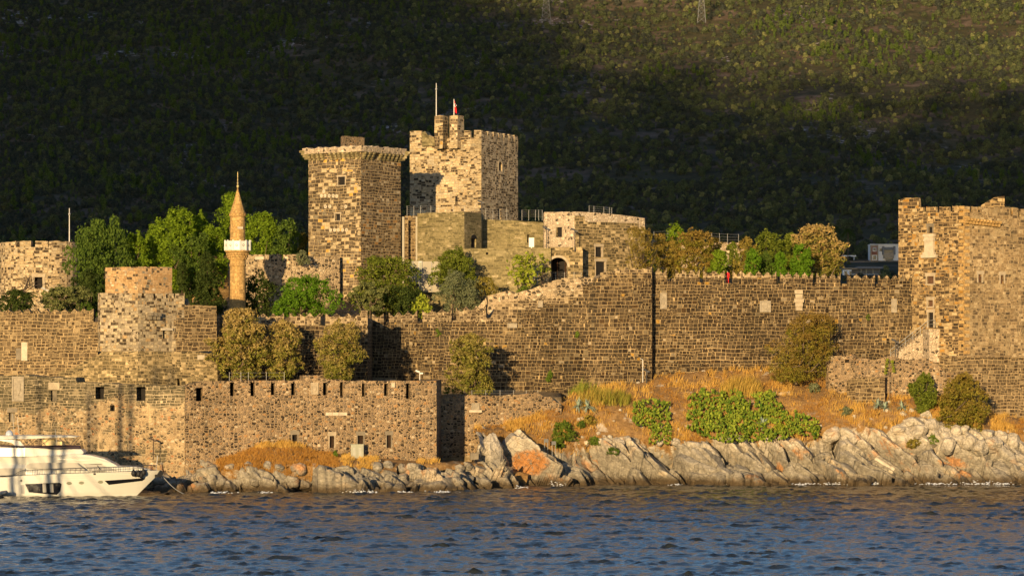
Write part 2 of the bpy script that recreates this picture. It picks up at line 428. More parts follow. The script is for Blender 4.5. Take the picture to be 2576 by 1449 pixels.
M['white_post'] = plain('white_painted_metal', (.56, .54, .50), .4, .08, spec=.5)
M['dark_metal'] = plain('dark_metal', (.04, .04, .045), .5, .2, spec=.5)
M['red'] = plain('red_cloth', (.62, .02, .02), .8, .15)
M['white_cloth'] = plain('white_cloth', (.8, .8, .78), .8, .05)
M['concrete'] = plain('pale_concrete', (.30, .265, .20), .85, .12, .8)
M['cabinet'] = plain('grey_green_paint', (.20, .20, .145), .5, .12, spec=.4)
M['bark'] = plain('bark', (.12, .085, .055), .95, .35, 4, .5)
M['dark_bark'] = plain('dark_bark', (.045, .032, .026), .95, .35, 4, .5)
# ---------------------------------------------------------------- water
def build_water():
    rng = np.random.default_rng(4)
    xs = np.concatenate([-np.geomspace(9000, 105, 26), np.arange(-84, 84.01, .26), np.geomspace(92, 1480, 16)])
    ys = np.concatenate([-np.geomspace(400, 10, 10), np.linspace(0, 207, 24), np.arange(212, 396.01, .34), np.array([400, 410, 430, 500, 700])])
    X, Y = np.meshgrid(xs, ys)
    fade = np.clip((Y - 190) / 40, 0, 1) * np.clip((100 - np.abs(X)) / 12, 0, 1)
    Z = np.zeros_like(X); DX = np.zeros_like(X); DY = np.zeros_like(X)
    # gusts: the sea is rough in small patches and calmer between them
    G = np.zeros_like(X)
    for i in range(26):
        k = 2 * math.pi / rng.uniform(2.5, 12); t = rng.normal(R(90), .9)
        G += np.sin(k * (math.cos(t) * X * .55 + math.sin(t) * Y) + rng.uniform(0, 6.283))
    G = np.clip(.5 + G / 9.0, 0, 1.4) ** 2.2
    for i in range(130):
        lam = .6 * (2.9 / .6) ** (rng.random() ** 1.1)
        k = 2 * math.pi / lam
        th = R(-80) + rng.normal(0, .5)
        kx, ky = k * math.cos(th), k * math.sin(th)
        amp = .0041 * lam ** .78 * rng.uniform(.5, 1.4)
        ph = rng.uniform(0, 6.283)
        a = kx * X + ky * Y + ph
        md = .72 + .55 * G
        Z += amp * md * np.cos(a)
        DX -= amp * md * 1.35 * math.cos(th) * np.sin(a); DY -= amp * md * 1.35 * math.sin(th) * np.sin(a)
    Z = np.where(Z > 0, Z * 1.3, Z * .75)
    for i in range(5):
        lam = rng.uniform(9, 22); k = 2 * math.pi / lam; th = R(-80) + rng.normal(0, .3)
        Z += .025 * np.cos(k * (math.cos(th) * X + math.sin(th) * Y) + rng.uniform(0, 6))
    V = np.stack([X + DX * fade, Y + DY * fade, Z * fade], -1).reshape(-1, 3)
    ny, nx = X.shape
    idx = np.arange(ny * nx).reshape(ny, nx)
    q = np.stack([idx[:-1, :-1], idx[:-1, 1:], idx[1:, 1:], idx[1:, :-1]], -1).reshape(-1, 4)
    me = bpy.data.meshes.new("water")
    me.vertices.add(len(V)); me.vertices.foreach_set('co', V.ravel())
    me.loops.add(q.size); me.loops.foreach_set('vertex_index', q.ravel().astype(np.int32))
    me.polygons.add(len(q)); me.polygons.foreach_set('loop_start', np.arange(len(q), dtype=np.int32) * 4)
    me.update(calc_edges=True)
    me.polygons.foreach_set('use_smooth', [True] * len(q))
    g = NT("sea_water")
    p = g.wpos()
    mp = g.n("ShaderNodeMapping"); g.l(p, mp.inputs[0]); mp.inputs["Rotation"].default_value = (0, 0, R(28)); mp.inputs["Scale"].default_value = (1, .45, 1)
    h = g.math('MULTIPLY_ADD', g.noise(mp.outputs[0], 7.5, 3, .6), .35, g.noise(mp.outputs[0], 3.2, 5, .68))
    nd = g.bsdf((.020, .024, .026, 1), .10, g.bump(h, .55, .20), .5)
    nd.inputs["IOR"].default_value = 1.45; nd.inputs["Specular Tint"].default_value = (1.0, .76, .50, 1)
    me.materials.append(g.mat)
    o = bpy.data.objects.new("water", me); COL.objects.link(o); o["kind"] = "structure"
build_water()

# ---------------------------------------------------------------- hillside far behind
HY = [600, 800, 1000, 1200, 1400, 1500, 1600, 1800, 2000, 2200, 2400, 2500, 2700, 3000, 3600]
HZs = [4, 6, 14, 28, 47.5, 62, 77, 115, 159, 212, 268, 297, 356, 440, 560]
def hill_h(x, y):
    b = float(np.interp(y, HY, HZs))
    a = min(1, max(0, (y - 1150) / 500))
    n = noise.fractal(Vector((x / 230, y / 260, 1.7)), 1.0, 2.0, 4)
    r = 1 - abs(noise.noise(Vector((x / 170 + y / 900, y / 700, 7.1))))
    return b + a * (9 * n + 13 * (r - .75)) + a * x * .004
def build_hill():
    mb = MB()
    xs = list(range(-1500, -560, 60)) + list(range(-560, 561, 14)) + list(range(600, 1501, 60))
    ys = list(range(600, 1300, 70)) + list(range(1300, 2720, 14)) + list(range(2740, 3640, 70))
    vs = [(x, y, hill_h(x, y)) for y in ys for x in xs]
    nx = len(xs)
    fs = [(j * nx + i, j * nx + i + 1, (j + 1) * nx + i + 1, (j + 1) * nx + i) for j in range(len(ys) - 1) for i in range(nx - 1)]
    mb.mesh(vs, fs)
    g = NT("hill_soil"); p = g.wpos()
    n1 = g.noise(p, .012, 5, .65); n2 = g.noise(p, .09, 5, .7); n3 = g.noise(p, .035, 4, .6)
    soil = g.ramp(n2, [(.3, (.055, .040, .026)), (.5, (.105, .074, .048)), (.7, (.18, .13, .088))])
    herb = g.ramp(n2, [(.3, (.028, .028, .014)), (.7, (.085, .07, .032))])
    c = g.mix(g.sstep(n3, .48, .62), herb, soil)
    rock = g.math('MULTIPLY', g.sstep(n1, .55, .66), g.sstep(g.noise(p, .22, 3, .7), .52, .62))
    c = g.mix(rock, c, (.34, .30, .27, 1))
    g.bsdf(c, .95, g.bump(g.noise(p, .5, 4, .7), .8, 1.0), .1)
    make("hillside", mb, g.mat, loc=(0, 0, 0), smooth=True, kind="structure")
build_hill()

# ---------------------------------------------------------------- shore, headland and castle ground
def vor(p):
    d, _ = noise.voronoi(p)
    return d[0], d[1]
def hv3(p, k):
    return Vector((noise.cell(p * k), noise.cell(p * (k * 1.37) + Vector((3.1, 7.7, 1.3))), noise.cell(p * (k * 1.71) + Vector((9.2, 2.2, 5.9)))))
def rock_disp(p, ang=0.0, str_=1.0):
    """jointed limestone: tilted slabs stepped past each other, parted by sharp cracks, with smaller tilted blocks on them"""
    c, s = math.cos(ang), math.sin(ang)
    x = p.x * c - p.z * s; z = p.x * s + p.z * c
    w = noise.noise_vector(p * .2) * 1.2
    q = Vector((x / (7.0 * str_), p.y / 7.0, z / 3.0)) + w * .22
    d, pp = noise.voronoi(q); a1, b1 = d[0], d[1]
    t1 = (hv3(pp[0], 7.31) - Vector((.5, .5, .5))) * 3.0
    q2 = Vector((x / (2.2 * str_), p.y / 2.6, z / 1.25)) + w * .25
    d2, pp2 = noise.voronoi(q2); a2, b2 = d2[0], d2[1]
    t2 = (hv3(pp2[0], 5.17) - Vector((.5, .5, .5))) * 2.2
    e1 = min(1, (b1 - a1) * 7.0); e2 = min(1, (b2 - a2) * 7.0)
    step = noise.cell(pp[0] * 3.33) - .5; step2 = noise.cell(pp2[0] * 2.71) - .5
    return 1.9 * step + t1.dot(q - pp[0]) * .9 + 1.25 * (e1 ** .6 - 1) + .48 * step2 + t2.dot(q2 - pp2[0]) * .40 + .36 * (e2 ** .6 - 1) + .10 * noise.fractal(p * 1.2, 1.0, 2.0, 4) + .35

def interp(U, us, vals): return float(np.interp(U, us, vals))

class Strip:
    """a strip of ground from under the waterline up to a wall foot, as control rows over U"""
    def __init__(s, us, rows, step, nts, rockfn, ang, amp, str_=1.0, seed=0):
        # rows: list of (V list or ('z', list), Y list)
        s.P = []; s.rock = []
        U = us[0]; cols = []
        while U < us[-1] + .1: cols.append(U); U += step
        s.cols = cols
        for U in cols:
            ctl = []
            for vv, yy in rows:
                Y = interp(U, us, yy)
                z = interp(U, us, vv[1]) if vv[0] == 'z' else PZ(interp(U, us, vv), Y)
                ctl.append(Vector((0, Y, z)))
            col, rk = [], []
            for k in range(len(ctl) - 1):
                for i in range(nts[k] + (1 if k == len(ctl) - 2 else 0)):
                    t = i / nts[k]
                    q = ctl[k].lerp(ctl[k + 1], t)
                    q.x = PX(U, q.y)
                    r = rockfn(U, k + t)
                    col.append(q); rk.append(r)
            s.P.append(col); s.rock.append(rk)
        ni, nj = len(s.P), len(s.P[0]); s.ni, s.nj = ni, nj
        base = [[s.P[i][j].copy() for j in range(nj)] for i in range(ni)]
        for i in range(ni):
            for j in range(nj):
                a = base[min(i + 1, ni - 1)][j] - base[max(i - 1, 0)][j]
                b = base[i][min(j + 1, nj - 1)] - base[i][max(j - 1, 0)]
                n = a.cross(b).normalized()
                p = base[i][j]; r = s.rock[i][j]
                d = 0.0
                if r > .01:
                    e = rock_disp(p, ang, str_) + .12; hi = max(0, min(1, (p.z - 4.2) / 3.0))
                    d += r * amp * (e if e < 0 else e * (1 - .65 * hi))
                if r < .99: d += (1 - r) * .22 * noise.fractal(p * .5, 1.0, 2.0, 4)
                m = n if r < .3 else Vector((n.x, n.y - .25, n.z)).normalized()
                s.P[i][j] = p + m * d
    def mesh(s, name, mat):
        vs = [p for c in s.P for p in c]
        fs = [(i * s.nj + j, (i + 1) * s.nj + j, (i + 1) * s.nj + j + 1, i * s.nj + j + 1) for i in range(s.ni - 1) for j in range(s.nj - 1)]
        mb = MB(); mb.mesh(vs, fs)
        o = make(name, mb, mat, loc=(0, 0, 0), smooth=True, kind="structure")
        a = o.data.attributes.new("rock", 'FLOAT', 'POINT')
        a.data.foreach_set('value', [r for c in s.rock for r in c])
        return o
    def sample(s, rng, n, ok, jmin=0, jmax=None):
        out = []
        jm = jmax or s.nj - 1
        for _ in range(n * 6):
            if len(out) >= n: break
            i = rng.uniform(0, s.ni - 1.001); j = rng.uniform(jmin, jm - .001)
            i0, j0 = int(i), int(j); fi, fj = i - i0, j - j0
            r = s.rock[i0][j0]
            p = s.P[i0][j0].lerp(s.P[i0 + 1][j0], fi).lerp(s.P[i0][j0 + 1].lerp(s.P[i0 + 1][j0 + 1], fi), fj)
            U = 1288 + p.x * F / p.y; V = HZ - (p.z - CZ) * F / p.y
            if rng.random() < ok(U, V, r): out.append((p, U, V))
        return out
    def at(s, U, V):
        best, bd = None, 1e9
        i = int(round((U - s.cols[0]) / (s.cols[1] - s.cols[0])))
        for i2 in range(max(0, i - 3), min(s.ni, i + 4)):
            for p in s.P[i2]:
                u = 1288 + p.x * F / p.y; v = HZ - (p.z - CZ) * F / p.y
                d = abs(u - U) + abs(v - V)
                if d < bd: bd, best = d, p
        return best.copy()

def ground_mat():
    g = NT("limestone_and_dry_soil"); p = g.wpos()
    x, y, z = g.sep(p)
    at = g.n("ShaderNodeAttribute"); at.attribute_name = "rock"
    n1 = g.noise(p, .35, 5, .65); n2 = g.noise(p, 1.4, 6, .7); n3 = g.noise(p, .12, 3, .6)
    rock = g.ramp(n2, [(.25, (.13, .112, .085)), (.45, (.215, .188, .145)), (.6, (.285, .25, .195)), (.8, (.40, .355, .285))])
    # weathered pale crust on the higher ledges
    hi = g.sstep(g.math('MULTIPLY_ADD', g.math('SUBTRACT', n1, .5), 5.5, z), 3.0, 6.0)
    rock = g.mix(g.math('MULTIPLY', hi, .9), rock, g.ramp(n2, [(.25, (.27, .225, .165)), (.5, (.43, .37, .285)), (.75, (.56, .50, .40))]))
    rock = g.mix(g.math('MULTIPLY', g.sstep(g.noise(p, .25, 4, .6), .58, .66), .7), rock, g.ramp(n2, [(.3, (.36, .27, .17)), (.7, (.52, .42, .29))]))
    # rust coloured seeps
    rs = g.math('MULTIPLY', g.sstep(n3, .54, .64), g.sstep(g.noise(p, .55, 4, .6), .48, .6))
    rock = g.mix(g.math('MULTIPLY', rs, .75), rock, (.42, .185, .055, 1))
    dx = g.math('DIVIDE', g.math('SUBTRACT', x, 2.2), 2.6); dz = g.math('DIVIDE', g.math('SUBTRACT', z, 2.9), 2.0)
    dd = g.math('ADD', g.math('MULTIPLY', dx, dx), g.math('MULTIPLY', dz, dz))
    seep = g.math('MULTIPLY', g.sstep(g.math('MULTIPLY_ADD', g.math('SUBTRACT', n1, .5), 1.6, dd), 1.0, .5), g.sstep(n2, .35, .5))
    rock = g.mix(g.math('MULTIPLY', seep, .85), rock, g.mix(n2, (.30, .10, .022, 1), (.50, .22, .05, 1)))
    # dark tide band with algae at the waterline
    wl = g.math('ADD', z, g.math('MULTIPLY', g.math('SUBTRACT', n1, .5), 1.3))
    rock = g.mix(g.math('SUBTRACT', 1.0, g.sstep(wl, .25, 1.5)), rock, g.mix(n2, (.030, .022, .014, 1), (.115, .08, .042, 1)))
    # cracks
    w = g.noise(p, .8, 3, .6, out=1)
    vv = g.n("ShaderNodeMapping"); vv.inputs["Rotation"].default_value = (0, R(38), 0); vv.inputs["Scale"].default_value = (.42, .6, 1.0)
    ad = g.n("ShaderNodeMix", data_type='VECTOR'); ad.inputs[0].default_value = .28; g.l(p, ad.inputs[4]); g.l(w, ad.inputs[5])
    vm = g.n("ShaderNodeVectorMath", operation='MULTIPLY_ADD'); g.l(w, vm.inputs[0]); vm.inputs[1].default_value = (1.6, 1.6, 1.6); g.l(p, vm.inputs[2])
    g.l(vm.outputs[0], vv.inputs[0])
    e = g.n("ShaderNodeTexVoronoi", feature='DISTANCE_TO_EDGE'); g.l(vv.outputs[0], e.inputs["Vector"]); e.inputs["Scale"].default_value = 1.0
    e2 = g.n("ShaderNodeTexVoronoi", feature='DISTANCE_TO_EDGE'); g.l(vv.outputs[0], e2.inputs["Vector"]); e2.inputs["Scale"].default_value = 2.6
    ck = g.math('MINIMUM', g.sstep(e.outputs["Distance"], .0, .07), g.math('MULTIPLY_ADD', g.sstep(e2.outputs["Distance"], .0, .07), .6, .4))
    soil = g.ramp(n2, [(.3, (.15, .085, .035)), (.55, (.25, .145, .055)), (.75, (.34, .23, .11))])
    soil = g.mix(g.sstep(n1, .6, .68), soil, (.40, .33, .25, 1))
    k = g.sstep(g.math('ADD', at.outputs["Fac"], g.math('MULTIPLY', g.math('SUBTRACT', n2, .5), .9)), .35, .6)
    col = g.mix(k, soil, g.mix(g.sstep(ck, .9, .35), rock, g.mix(.3, rock, (.035, .028, .02, 1))))
    h = g.math('ADD', g.math('MULTIPLY', ck, .8), g.math('MULTIPLY', n2, 1.1))
    g.bsdf(col, .9, g.bump(h, .6, .14), .2)
    return g.mat
M['ground'] = ground_mat()

def rock_right(U, t):
    # t: 0..1 under water, 1..2 rock, 2..3 grass low, 3..4 grass high
    lim = 2.0 + .12 * math.sin(U * .021) + (.55 if 2230 < U < 2420 else 0) * max(0, math.sin((U - 2230) / 190 * math.pi))
    if U > 2400: lim += .15
    if U < 1330: lim -= .0
    return min(1, max(0, (lim - t) / .22 + .5))
hu = [1195, 1240, 1290, 1340, 1400, 1450, 1500, 1600, 1700, 1800, 1900, 2000, 2100, 2200, 2300, 2400, 2500, 2600, 2700]
HEAD = Strip(hu, [
    (('z', [-2.0] * 19), [388, 389, 391, 393, 394, 396, 397, 398, 398, 399, 399, 400, 400, 400, 400, 400, 400, 400, 400]),
    (('z', [.1] * 19), [390.5, 391, 393, 395, 396, 398, 399, 400, 401, 401, 401, 402, 402, 402, 402, 402, 402, 402, 402]),
    ([1090, 1082, 1092, 1100, 1118, 1115, 1112, 1110, 1105, 1108, 1105, 1092, 1075, 1092, 1075, 1080, 1092, 1100, 1105],
     [396, 398, 400, 402, 404, 405, 406, 406.5, 407, 407, 407, 407.5, 408, 408, 409, 409, 409, 409, 409]),
    ([1080, 1075, 1070, 1062, 1050, 1030, 1025, 1025, 1020, 1015, 1010, 1005, 1000, 1010, 1015, 1040, 1068, 1085, 1092],
     [400, 402, 403.5, 404.5, 406, 408, 409.5, 411, 412.5, 413, 413.5, 413.5, 413.5, 413, 412.5, 412, 412, 412, 412]),
    ([1075, 1070, 1062, 1045, 1022, 992, 980, 962, 940, 935, 932, 935, 968, 992, 995, 1005, 1045, 1065, 1078],
     [403.5, 404.3, 404.8, 405.5, 407.5, 412, 418, 421, 421.3, 421.6, 422, 422.5, 418.5, 416.5, 415.5, 414, 414, 414, 414]),
    (('z', [7.5, 7.7, 8, 9, 10, 11.2, 12.2, 13.2, 14.1, 14.5, 14.7, 14.6, 13, 11.5, 11.3, 10.8, 8.8, 7.8, 7.2]), [425] * 19),
], 2.2, [4, 66, 26, 16, 4], rock_right, R(36), 1.0, 1.35)
HEAD.mesh("headland", M['ground'])

def rock_left(U, t):
    lim = 4.6 if U < 548 else (2.0 if U > 1000 else 1.75)
    return min(1, max(0, (lim - t) / .25 + .5))
lu = [-160, 0, 380, 440, 540, 600, 660, 720, 800, 900, 1000, 1100, 1200, 1290, 1330]
SHORE = Strip(lu, [
    (('z', [-2.0] * 15), [392, 391, 381, 376, 374, 373.5, 373.5, 373.5, 374, 374, 375.5, 377.5, 381, 386, 389]),
    (('z', [.0] * 15), [394, 393, 383.4, 378.5, 376.3, 376, 376, 376, 376.5, 376.5, 378, 380, 383.5, 388, 391]),
    ([1228, 1225, 1192, 1190, 1172, 1164, 1160, 1158, 1160, 1160, 1165, 1165, 1165, 1185, 1192],
     [396, 395, 386, 383.5, 382, 381.8, 382, 382, 383, 384, 386, 388.5, 392, 396, 397]),
    ([1226, 1222, 1185, 1182, 1165, 1150, 1128, 1124, 1145, 1156, 1160, 1163, 1163, 1182, 1190],
     [398, 396, 387, 385.5, 385.5, 385.5, 386, 386.3, 387, 388.5, 390, 393, 398, 399, 400]),
    ([1224, 1220, 1180, 1176, 1160, 1140, 1117, 1114, 1136, 1150, 1156, 1160, 1161, 1178, 1186],
     [400, 398, 389, 387.6, 387.6, 388.2, 388.6, 389.0, 390, 391.0, 392, 399, 405.5, 405.5, 405.5]),
], 2.2, [4, 46, 12, 8], rock_left, R(8), .95, .8)
SHORE.mesh("rocky_shore", M['ground'])

# castle ground inside the walls: terraces rising towards the towers
GY = [386, 392, 396, 400, 409, 412, 424, 430, 440, 450, 460, 480, 520, 620]
GA = [3.0, 4.0, 10.5, 12.2, 12.4, 12.8, 13.5, 18.5, 20.0, 23.0, 26.0, 31.0, 24.0, 3.0]   # left and middle
def castle_h(x, y):
    b = float(np.interp(y, GY, GA))
    U = 1288 + x * F / y
    if U < 470: b = min(b, float(np.interp(y, [386, 400, 412, 420, 440, 470, 480, 520, 620], [2.5, 8, 12, 17, 19, 22, 22, 18, 3])))
    if U > 1500: b = min(b, float(np.interp(y, [386, 404, 425, 429, 440, 470, 520, 620], [-3, 3, 12, 21.5, 23.0, 23.5, 18, 3])))
    if 1060 < U <= 1500: b = min(b, float(np.interp(y, [386, 405, 407, 424, 428, 436, 445, 460, 480, 520, 620], [-3, -3, 10.8, 11.4, 16, 23.5, 25.5, 30, 33, 26, 3])))
    if 900 < U <= 1500: b = min(b, float(np.interp(y, [386, 396, 400, 427, 429.5, 440, 445], [3, 10.5, 11.6, 12.2, 17, 24, 40])))
    return b
def build_castle_ground():
    us = list(range(-700, 3300, 22)); ys = [394, 397, 400, 403, 406, 409, 412, 415, 418, 421, 424, 426, 428, 430, 433, 436, 440, 444, 448, 452, 456, 460, 465, 470, 480, 495, 520, 560, 620]
    vs = []
    for y in ys:
        for U in us:
            x = PX(U, y)
            z = castle_h(x, y) + .25 * noise.fractal(Vector((x * .4, y * .4, 0)), 1, 2, 3)
            if U > 1170 and y < 424.5: z = min(z, -3.0 if y < 405.8 or U > 1420 else z)      # the headland strip carries this part
            if U < 430 and y < 402: z = min(z, 2)
            vs.append((x, y, z))
    n = len(us)
    mb = MB(); mb.mesh(vs, [(j * n + i, j * n + i + 1, (j + 1) * n + i + 1, (j + 1) * n + i) for j in range(len(ys) - 1) for i in range(n - 1)])
    g = NT("stony_ground"); p = g.wpos()
    n2 = g.noise(p, 1.2, 6, .7)
    c = g.ramp(n2, [(.3, (.10, .075, .035)), (.5, (.19, .135, .07)), (.7, (.36, .28, .18))])
    g.bsdf(c, .95, g.bump(n2, .9, .2), .1)
    make("castle_ground", mb, g.mat, loc=(0, 0, 0), smooth=True, kind="structure")
build_castle_ground()

# ---------------------------------------------------------------- walls and towers
class Path:
    def __init__(s, pts, world=False):
        s.p = [Vector((a[0], a[1])) if world else Vector((PX(a[0], a[1]), a[1])) for a in pts]
        s.c = [0.0]
        for a, b in zip(s.p, s.p[1:]): s.c.append(s.c[-1] + (b - a).length)
        s.L = s.c[-1]
    def at(s, d):
        d = min(max(d, 0), s.L)
        for k in range(len(s.p) - 1):
            if d <= s.c[k + 1] + 1e-9:
                t = (d - s.c[k]) / max(1e-9, s.c[k + 1] - s.c[k])
                return s.p[k].lerp(s.p[k + 1], t), k
        return s.p[-1], len(s.p) - 2
    def nrm(s, k):
        d = (s.p[k + 1] - s.p[k]).normalized(); return Vector((d.y, -d.x))
    def mitre(s, d):
        """outward direction at d, mitred at the corners"""
        for k in range(1, len(s.p) - 1):
            if abs(s.c[k] - d) < 1e-6:
                a, b = s.nrm(k - 1), s.nrm(k); m = (a + b)
                return m / (max(.2, m.dot(a)))
        closed = (s.p[0] - s.p[-1]).length < 1e-6
        if closed and (d < 1e-6 or d > s.L - 1e-6):
            a, b = s.nrm(len(s.p) - 2), s.nrm(0); m = a + b
            return m / (max(.2, m.dot(a)))
        return s.nrm(s.at(d)[1])
    def s_of(s, U, kmax=None):
        k_ = (U - 1288) / F; best = None
        for k in range(len(s.p) - 1 if kmax is None else kmax):
            a, b = s.p[k], s.p[k + 1]; d = b - a
            den = d.x - k_ * d.y
            if abs(den) < 1e-9: continue
            t = (k_ * a.y - a.x) / den
            if -1e-6 <= t <= 1 + 1e-6:
                return s.c[k] + min(1, max(0, t)) * d.length
            e = abs(t - .5)
            if best is None or e < best[0]: best = (e, s.c[k] + t * d.length)
        return best[1]
    def z_of(s, d, V):
        return PZ(V, s.at(d)[0].y)

def wall(path, top, zb, thick, openings=(), step=.9, vstep=.8, batter=0, zref=None, mb=None, kmax=None, rough=.0, depth=1.6):
    """top: [(s, z)...] may hold two heights at one s. openings: [(s0, s1, z0, z1, arch)]. Returns the MB and the panel quads of the openings."""
    mb = mb or MB()
    ss = set([0.0, path.L]) | set(path.c) | set(a for a, _ in top)
    for o in openings: ss |= {o[0], o[1]}
    ss = sorted(x for x in ss if -1e-6 <= x <= path.L + 1e-6)
    out = [ss[0]]
    for a in ss[1:]:
        if a - out[-1] < .02: continue
        n = max(1, int((a - out[-1]) / step)); p0 = out[-1]
        for i in range(1, n + 1): out.append(p0 + (a - p0) * i / n)
    ss = out
    def topat(s, side):
        # side -1: value just left of s, +1: just right
        c = [z for a, z in top if abs(a - s) < 1e-4]
        if c: return c[0] if side < 0 else c[-1]
        return float(np.interp(s, [a for a, _ in top], [z for _, z in top]))
    tmax = max(z for _, z in top)
    zc = set([zb]); z = zb
    while z < tmax - vstep * .5: zc.add(round(z, 4)); z += vstep
    for o in openings: zc |= {o[2], o[3]}
    zc = sorted(zc)
    def pt(s, z, inward):
        p, _ = path.at(s); m = path.mitre(s)
        off = batter * max(0, (zref if zref is not None else tmax) - z)
        q = p + m * (off - inward)
        return (q.x, q.y, z)
    prev = None
    for i in range(len(ss) - 1):
        a, b = ss[i], ss[i + 1]
        za, zb_ = topat(a, 1), topat(b, -1)
        if rough:
            za += rough * noise.noise(Vector((a * 1.9, tmax, 5))); zb_ += rough * noise.noise(Vector((b * 1.9, tmax, 5)))
        lim = min(za, zb_) - .12
        cuts = [c for c in zc if c < lim] or [zb]
        mid = (a + b) / 2
        for c0, c1 in zip(cuts, cuts[1:]):
            if any(o[0] - 1e-6 < mid < o[1] + 1e-6 and o[2] - 1e-6 < (c0 + c1) / 2 < o[3] + 1e-6 for o in openings): continue
            mb.face([pt(a, c0, 0), pt(b, c0, 0), pt(b, c1, 0), pt(a, c1, 0)])
        c0 = cuts[-1]
        mb.face([pt(a, c0, 0), pt(b, c0, 0), pt(b, zb_, 0), pt(a, za, 0)])
        mb.face([pt(b, zb, thick), pt(a, zb, thick), pt(a, za, thick), pt(b, zb_, thick)])
        mb.face([pt(a, za, 0), pt(b, zb_, 0), pt(b, zb_, thick), pt(a, za, thick)])
        if prev is not None and abs(prev - za) > .03:
            lo, hi = sorted((prev, za)); zs = np.linspace(lo, hi, max(2, int((hi - lo) / .4) + 1))
            for q0, q1 in zip(zs, zs[1:]):
                mb.face([pt(a, q0, 0), pt(a, q0, thick), pt(a, q1, thick), pt(a, q1, 0)])
        prev = zb_
    for s, sd in ((0.0, 1), (path.L, -1)):
        z1 = topat(s, sd)
        mb.face([pt(s, zb, 0), pt(s, zb, thick), pt(s, z1, thick), pt(s, z1, 0)])
    panels = []
    for o in openings:
        a, b, c, d = o[:4]; dp = o[4] if len(o) > 4 else depth
        mb.face([pt(a, c, 0), pt(a, c, dp), pt(a, d, dp), pt(a, d, 0)])
        mb.face([pt(b, c, dp), pt(b, c, 0), pt(b, d, 0), pt(b, d, dp)])
        mb.face([pt(a, d, 0), pt(a, d, dp), pt(b, d, dp), pt(b, d, 0)])
        mb.face([pt(a, c, dp), pt(a, c, 0), pt(b, c, 0), pt(b, c, dp)])
        panels.append([pt(a, c, dp), pt(b, c, dp), pt(b, d, dp), pt(a, d, dp)])
    return mb, panels

def O(path, U0, U1, V0, V1, depth=1.6, kmax=None):
    """opening from display px"""
    a, b = path.s_of(U0, kmax), path.s_of(U1, kmax)
    m = path.at((a + b) / 2)[0].y
    return (a, b, PZ(V1, m), PZ(V0, m), depth)

def top_of(path, prof, kmax=None):
    """prof: [(U, V)] -> [(s, z)]"""
    out = []
    for U, V in prof:
        s = path.s_of(U, kmax); out.append((s, path.z_of(s, V)))
    return out

def crest(U0, U1, V0, V1, gaps=(), drop=24, period=22, amp=7, rng=random.Random(1), rough=1.5, sharp=False):
    """crest line in display px with scalloped merlons and open crenels"""
    vt = lambda U: V0 + (V1 - V0) * (U - U0) / (U1 - U0)
    pts = []; cur = U0
    gaps = list(gaps) + [(U1, U1)]
    for ga, gb in gaps:
        n = max(1, round((ga - cur) / period))
        m = n * 6
        if ga > cur:
            for i in range(m + 1):
                U = cur + (ga - cur) * i / m
                ph = abs(((i / 6) % 1) - .5) * 2     # 1 at the ends of each scallop
                h = amp * (ph ** (.9 if sharp else 1.4))
                pts.append((U, vt(U) + amp - h + rng.uniform(-rough, rough)))
        if gb > ga:
            pts.append((ga, vt(ga) + drop)); pts.append((gb, vt(gb) + drop))
        cur = gb
    return pts

def battle(U0, U1, V0, V1, gaps, drop, rng=random.Random(2), rough=1.0):
    vt = lambda U: V0 + (V1 - V0) * (U - U0) / (U1 - U0)
    pts = []; cur = U0
    for ga, gb in list(gaps) + [(U1, U1)]:
        n = max(1, int((ga - cur) / 9))
        for i in range(n + 1):
            U = cur + (ga - cur) * i / n
            pts.append((U, vt(U) + rng.uniform(-rough, rough)))
        if gb > ga:
            pts.append((ga, vt(ga) + drop)); pts.append((gb, vt(gb) + drop + rng.uniform(-1, 1)))
        cur = gb
    return pts

def panel(name, quad, mat, parent, frame=None, fw=.18, bars=0, label=None, sill=False):
    mb = MB(); mb.face(quad)
    o = make(name, mb, mat, parent)
    q = [Vector(p) for p in quad]
    ex = (q[1] - q[0]); w = ex.length; ex.normalize(); h = (q[3] - q[0]).length
    if bars:
        n = Vector((ex.y, -ex.x, 0))
        b = MB()
        for i in range(bars):
            p = q[0] + ex * (w * (i + .5) / bars) + n * .25
            b.tube([p, p + Vector((0, 0, h))], .035, 4)
        make("grille", b, M['iron'], o)
    if label: o["label"] = label
    return o

def surround(quad, parent, mat, depth, fw=.16, proud=.05, lintel=None, sill=None):
    """stone frame on the outer face round an opening whose back panel is quad"""
    q = [Vector(p) for p in quad]
    ex = (q[1] - q[0]); w = ex.length; ex.normalize(); n = Vector((ex.y, -ex.x, 0)); h = (q[3] - q[0]).length
    o = q[0] + n * (depth)
    ang = math.atan2(ex.y, ex.x)
    mb = MB()
    def bx(x0, x1, z0, z1, pr):
        c = o + ex * ((x0 + x1) / 2) + Vector((0, 0, (z0 + z1) / 2)) + n * (pr / 2 - .06)
        mb.box(c, (x1 - x0, pr + .12, z1 - z0), ang)
    bx(-fw, 0, 0, h, proud); bx(w, w + fw, 0, h, proud)
    L = lintel or fw
    bx(-fw - .1, w + fw + .1, h, h + L, proud + .02)
    if sill: bx(-fw - .05, w + fw + .05, -sill, 0, proud + .05)
    return make("stone_frame", mb, mat, parent)

def slab(name, path, s0, s1, z0, z1, proud, mat, parent, thick=.3):
    """flat stone let into a wall face"""
    a, k = path.at(s0); b, _ = path.at(s1); n = path.nrm(k)
    mb = MB(); ex = (b - a); ang = math.atan2(ex.y, ex.x); c = (a + b) / 2 + n * (proud - thick / 2)
    mb.box((c.x, c.y, (z0 + z1) / 2), (ex.length, thick, z1 - z0), ang)
    return make(name, mb, mat, parent)

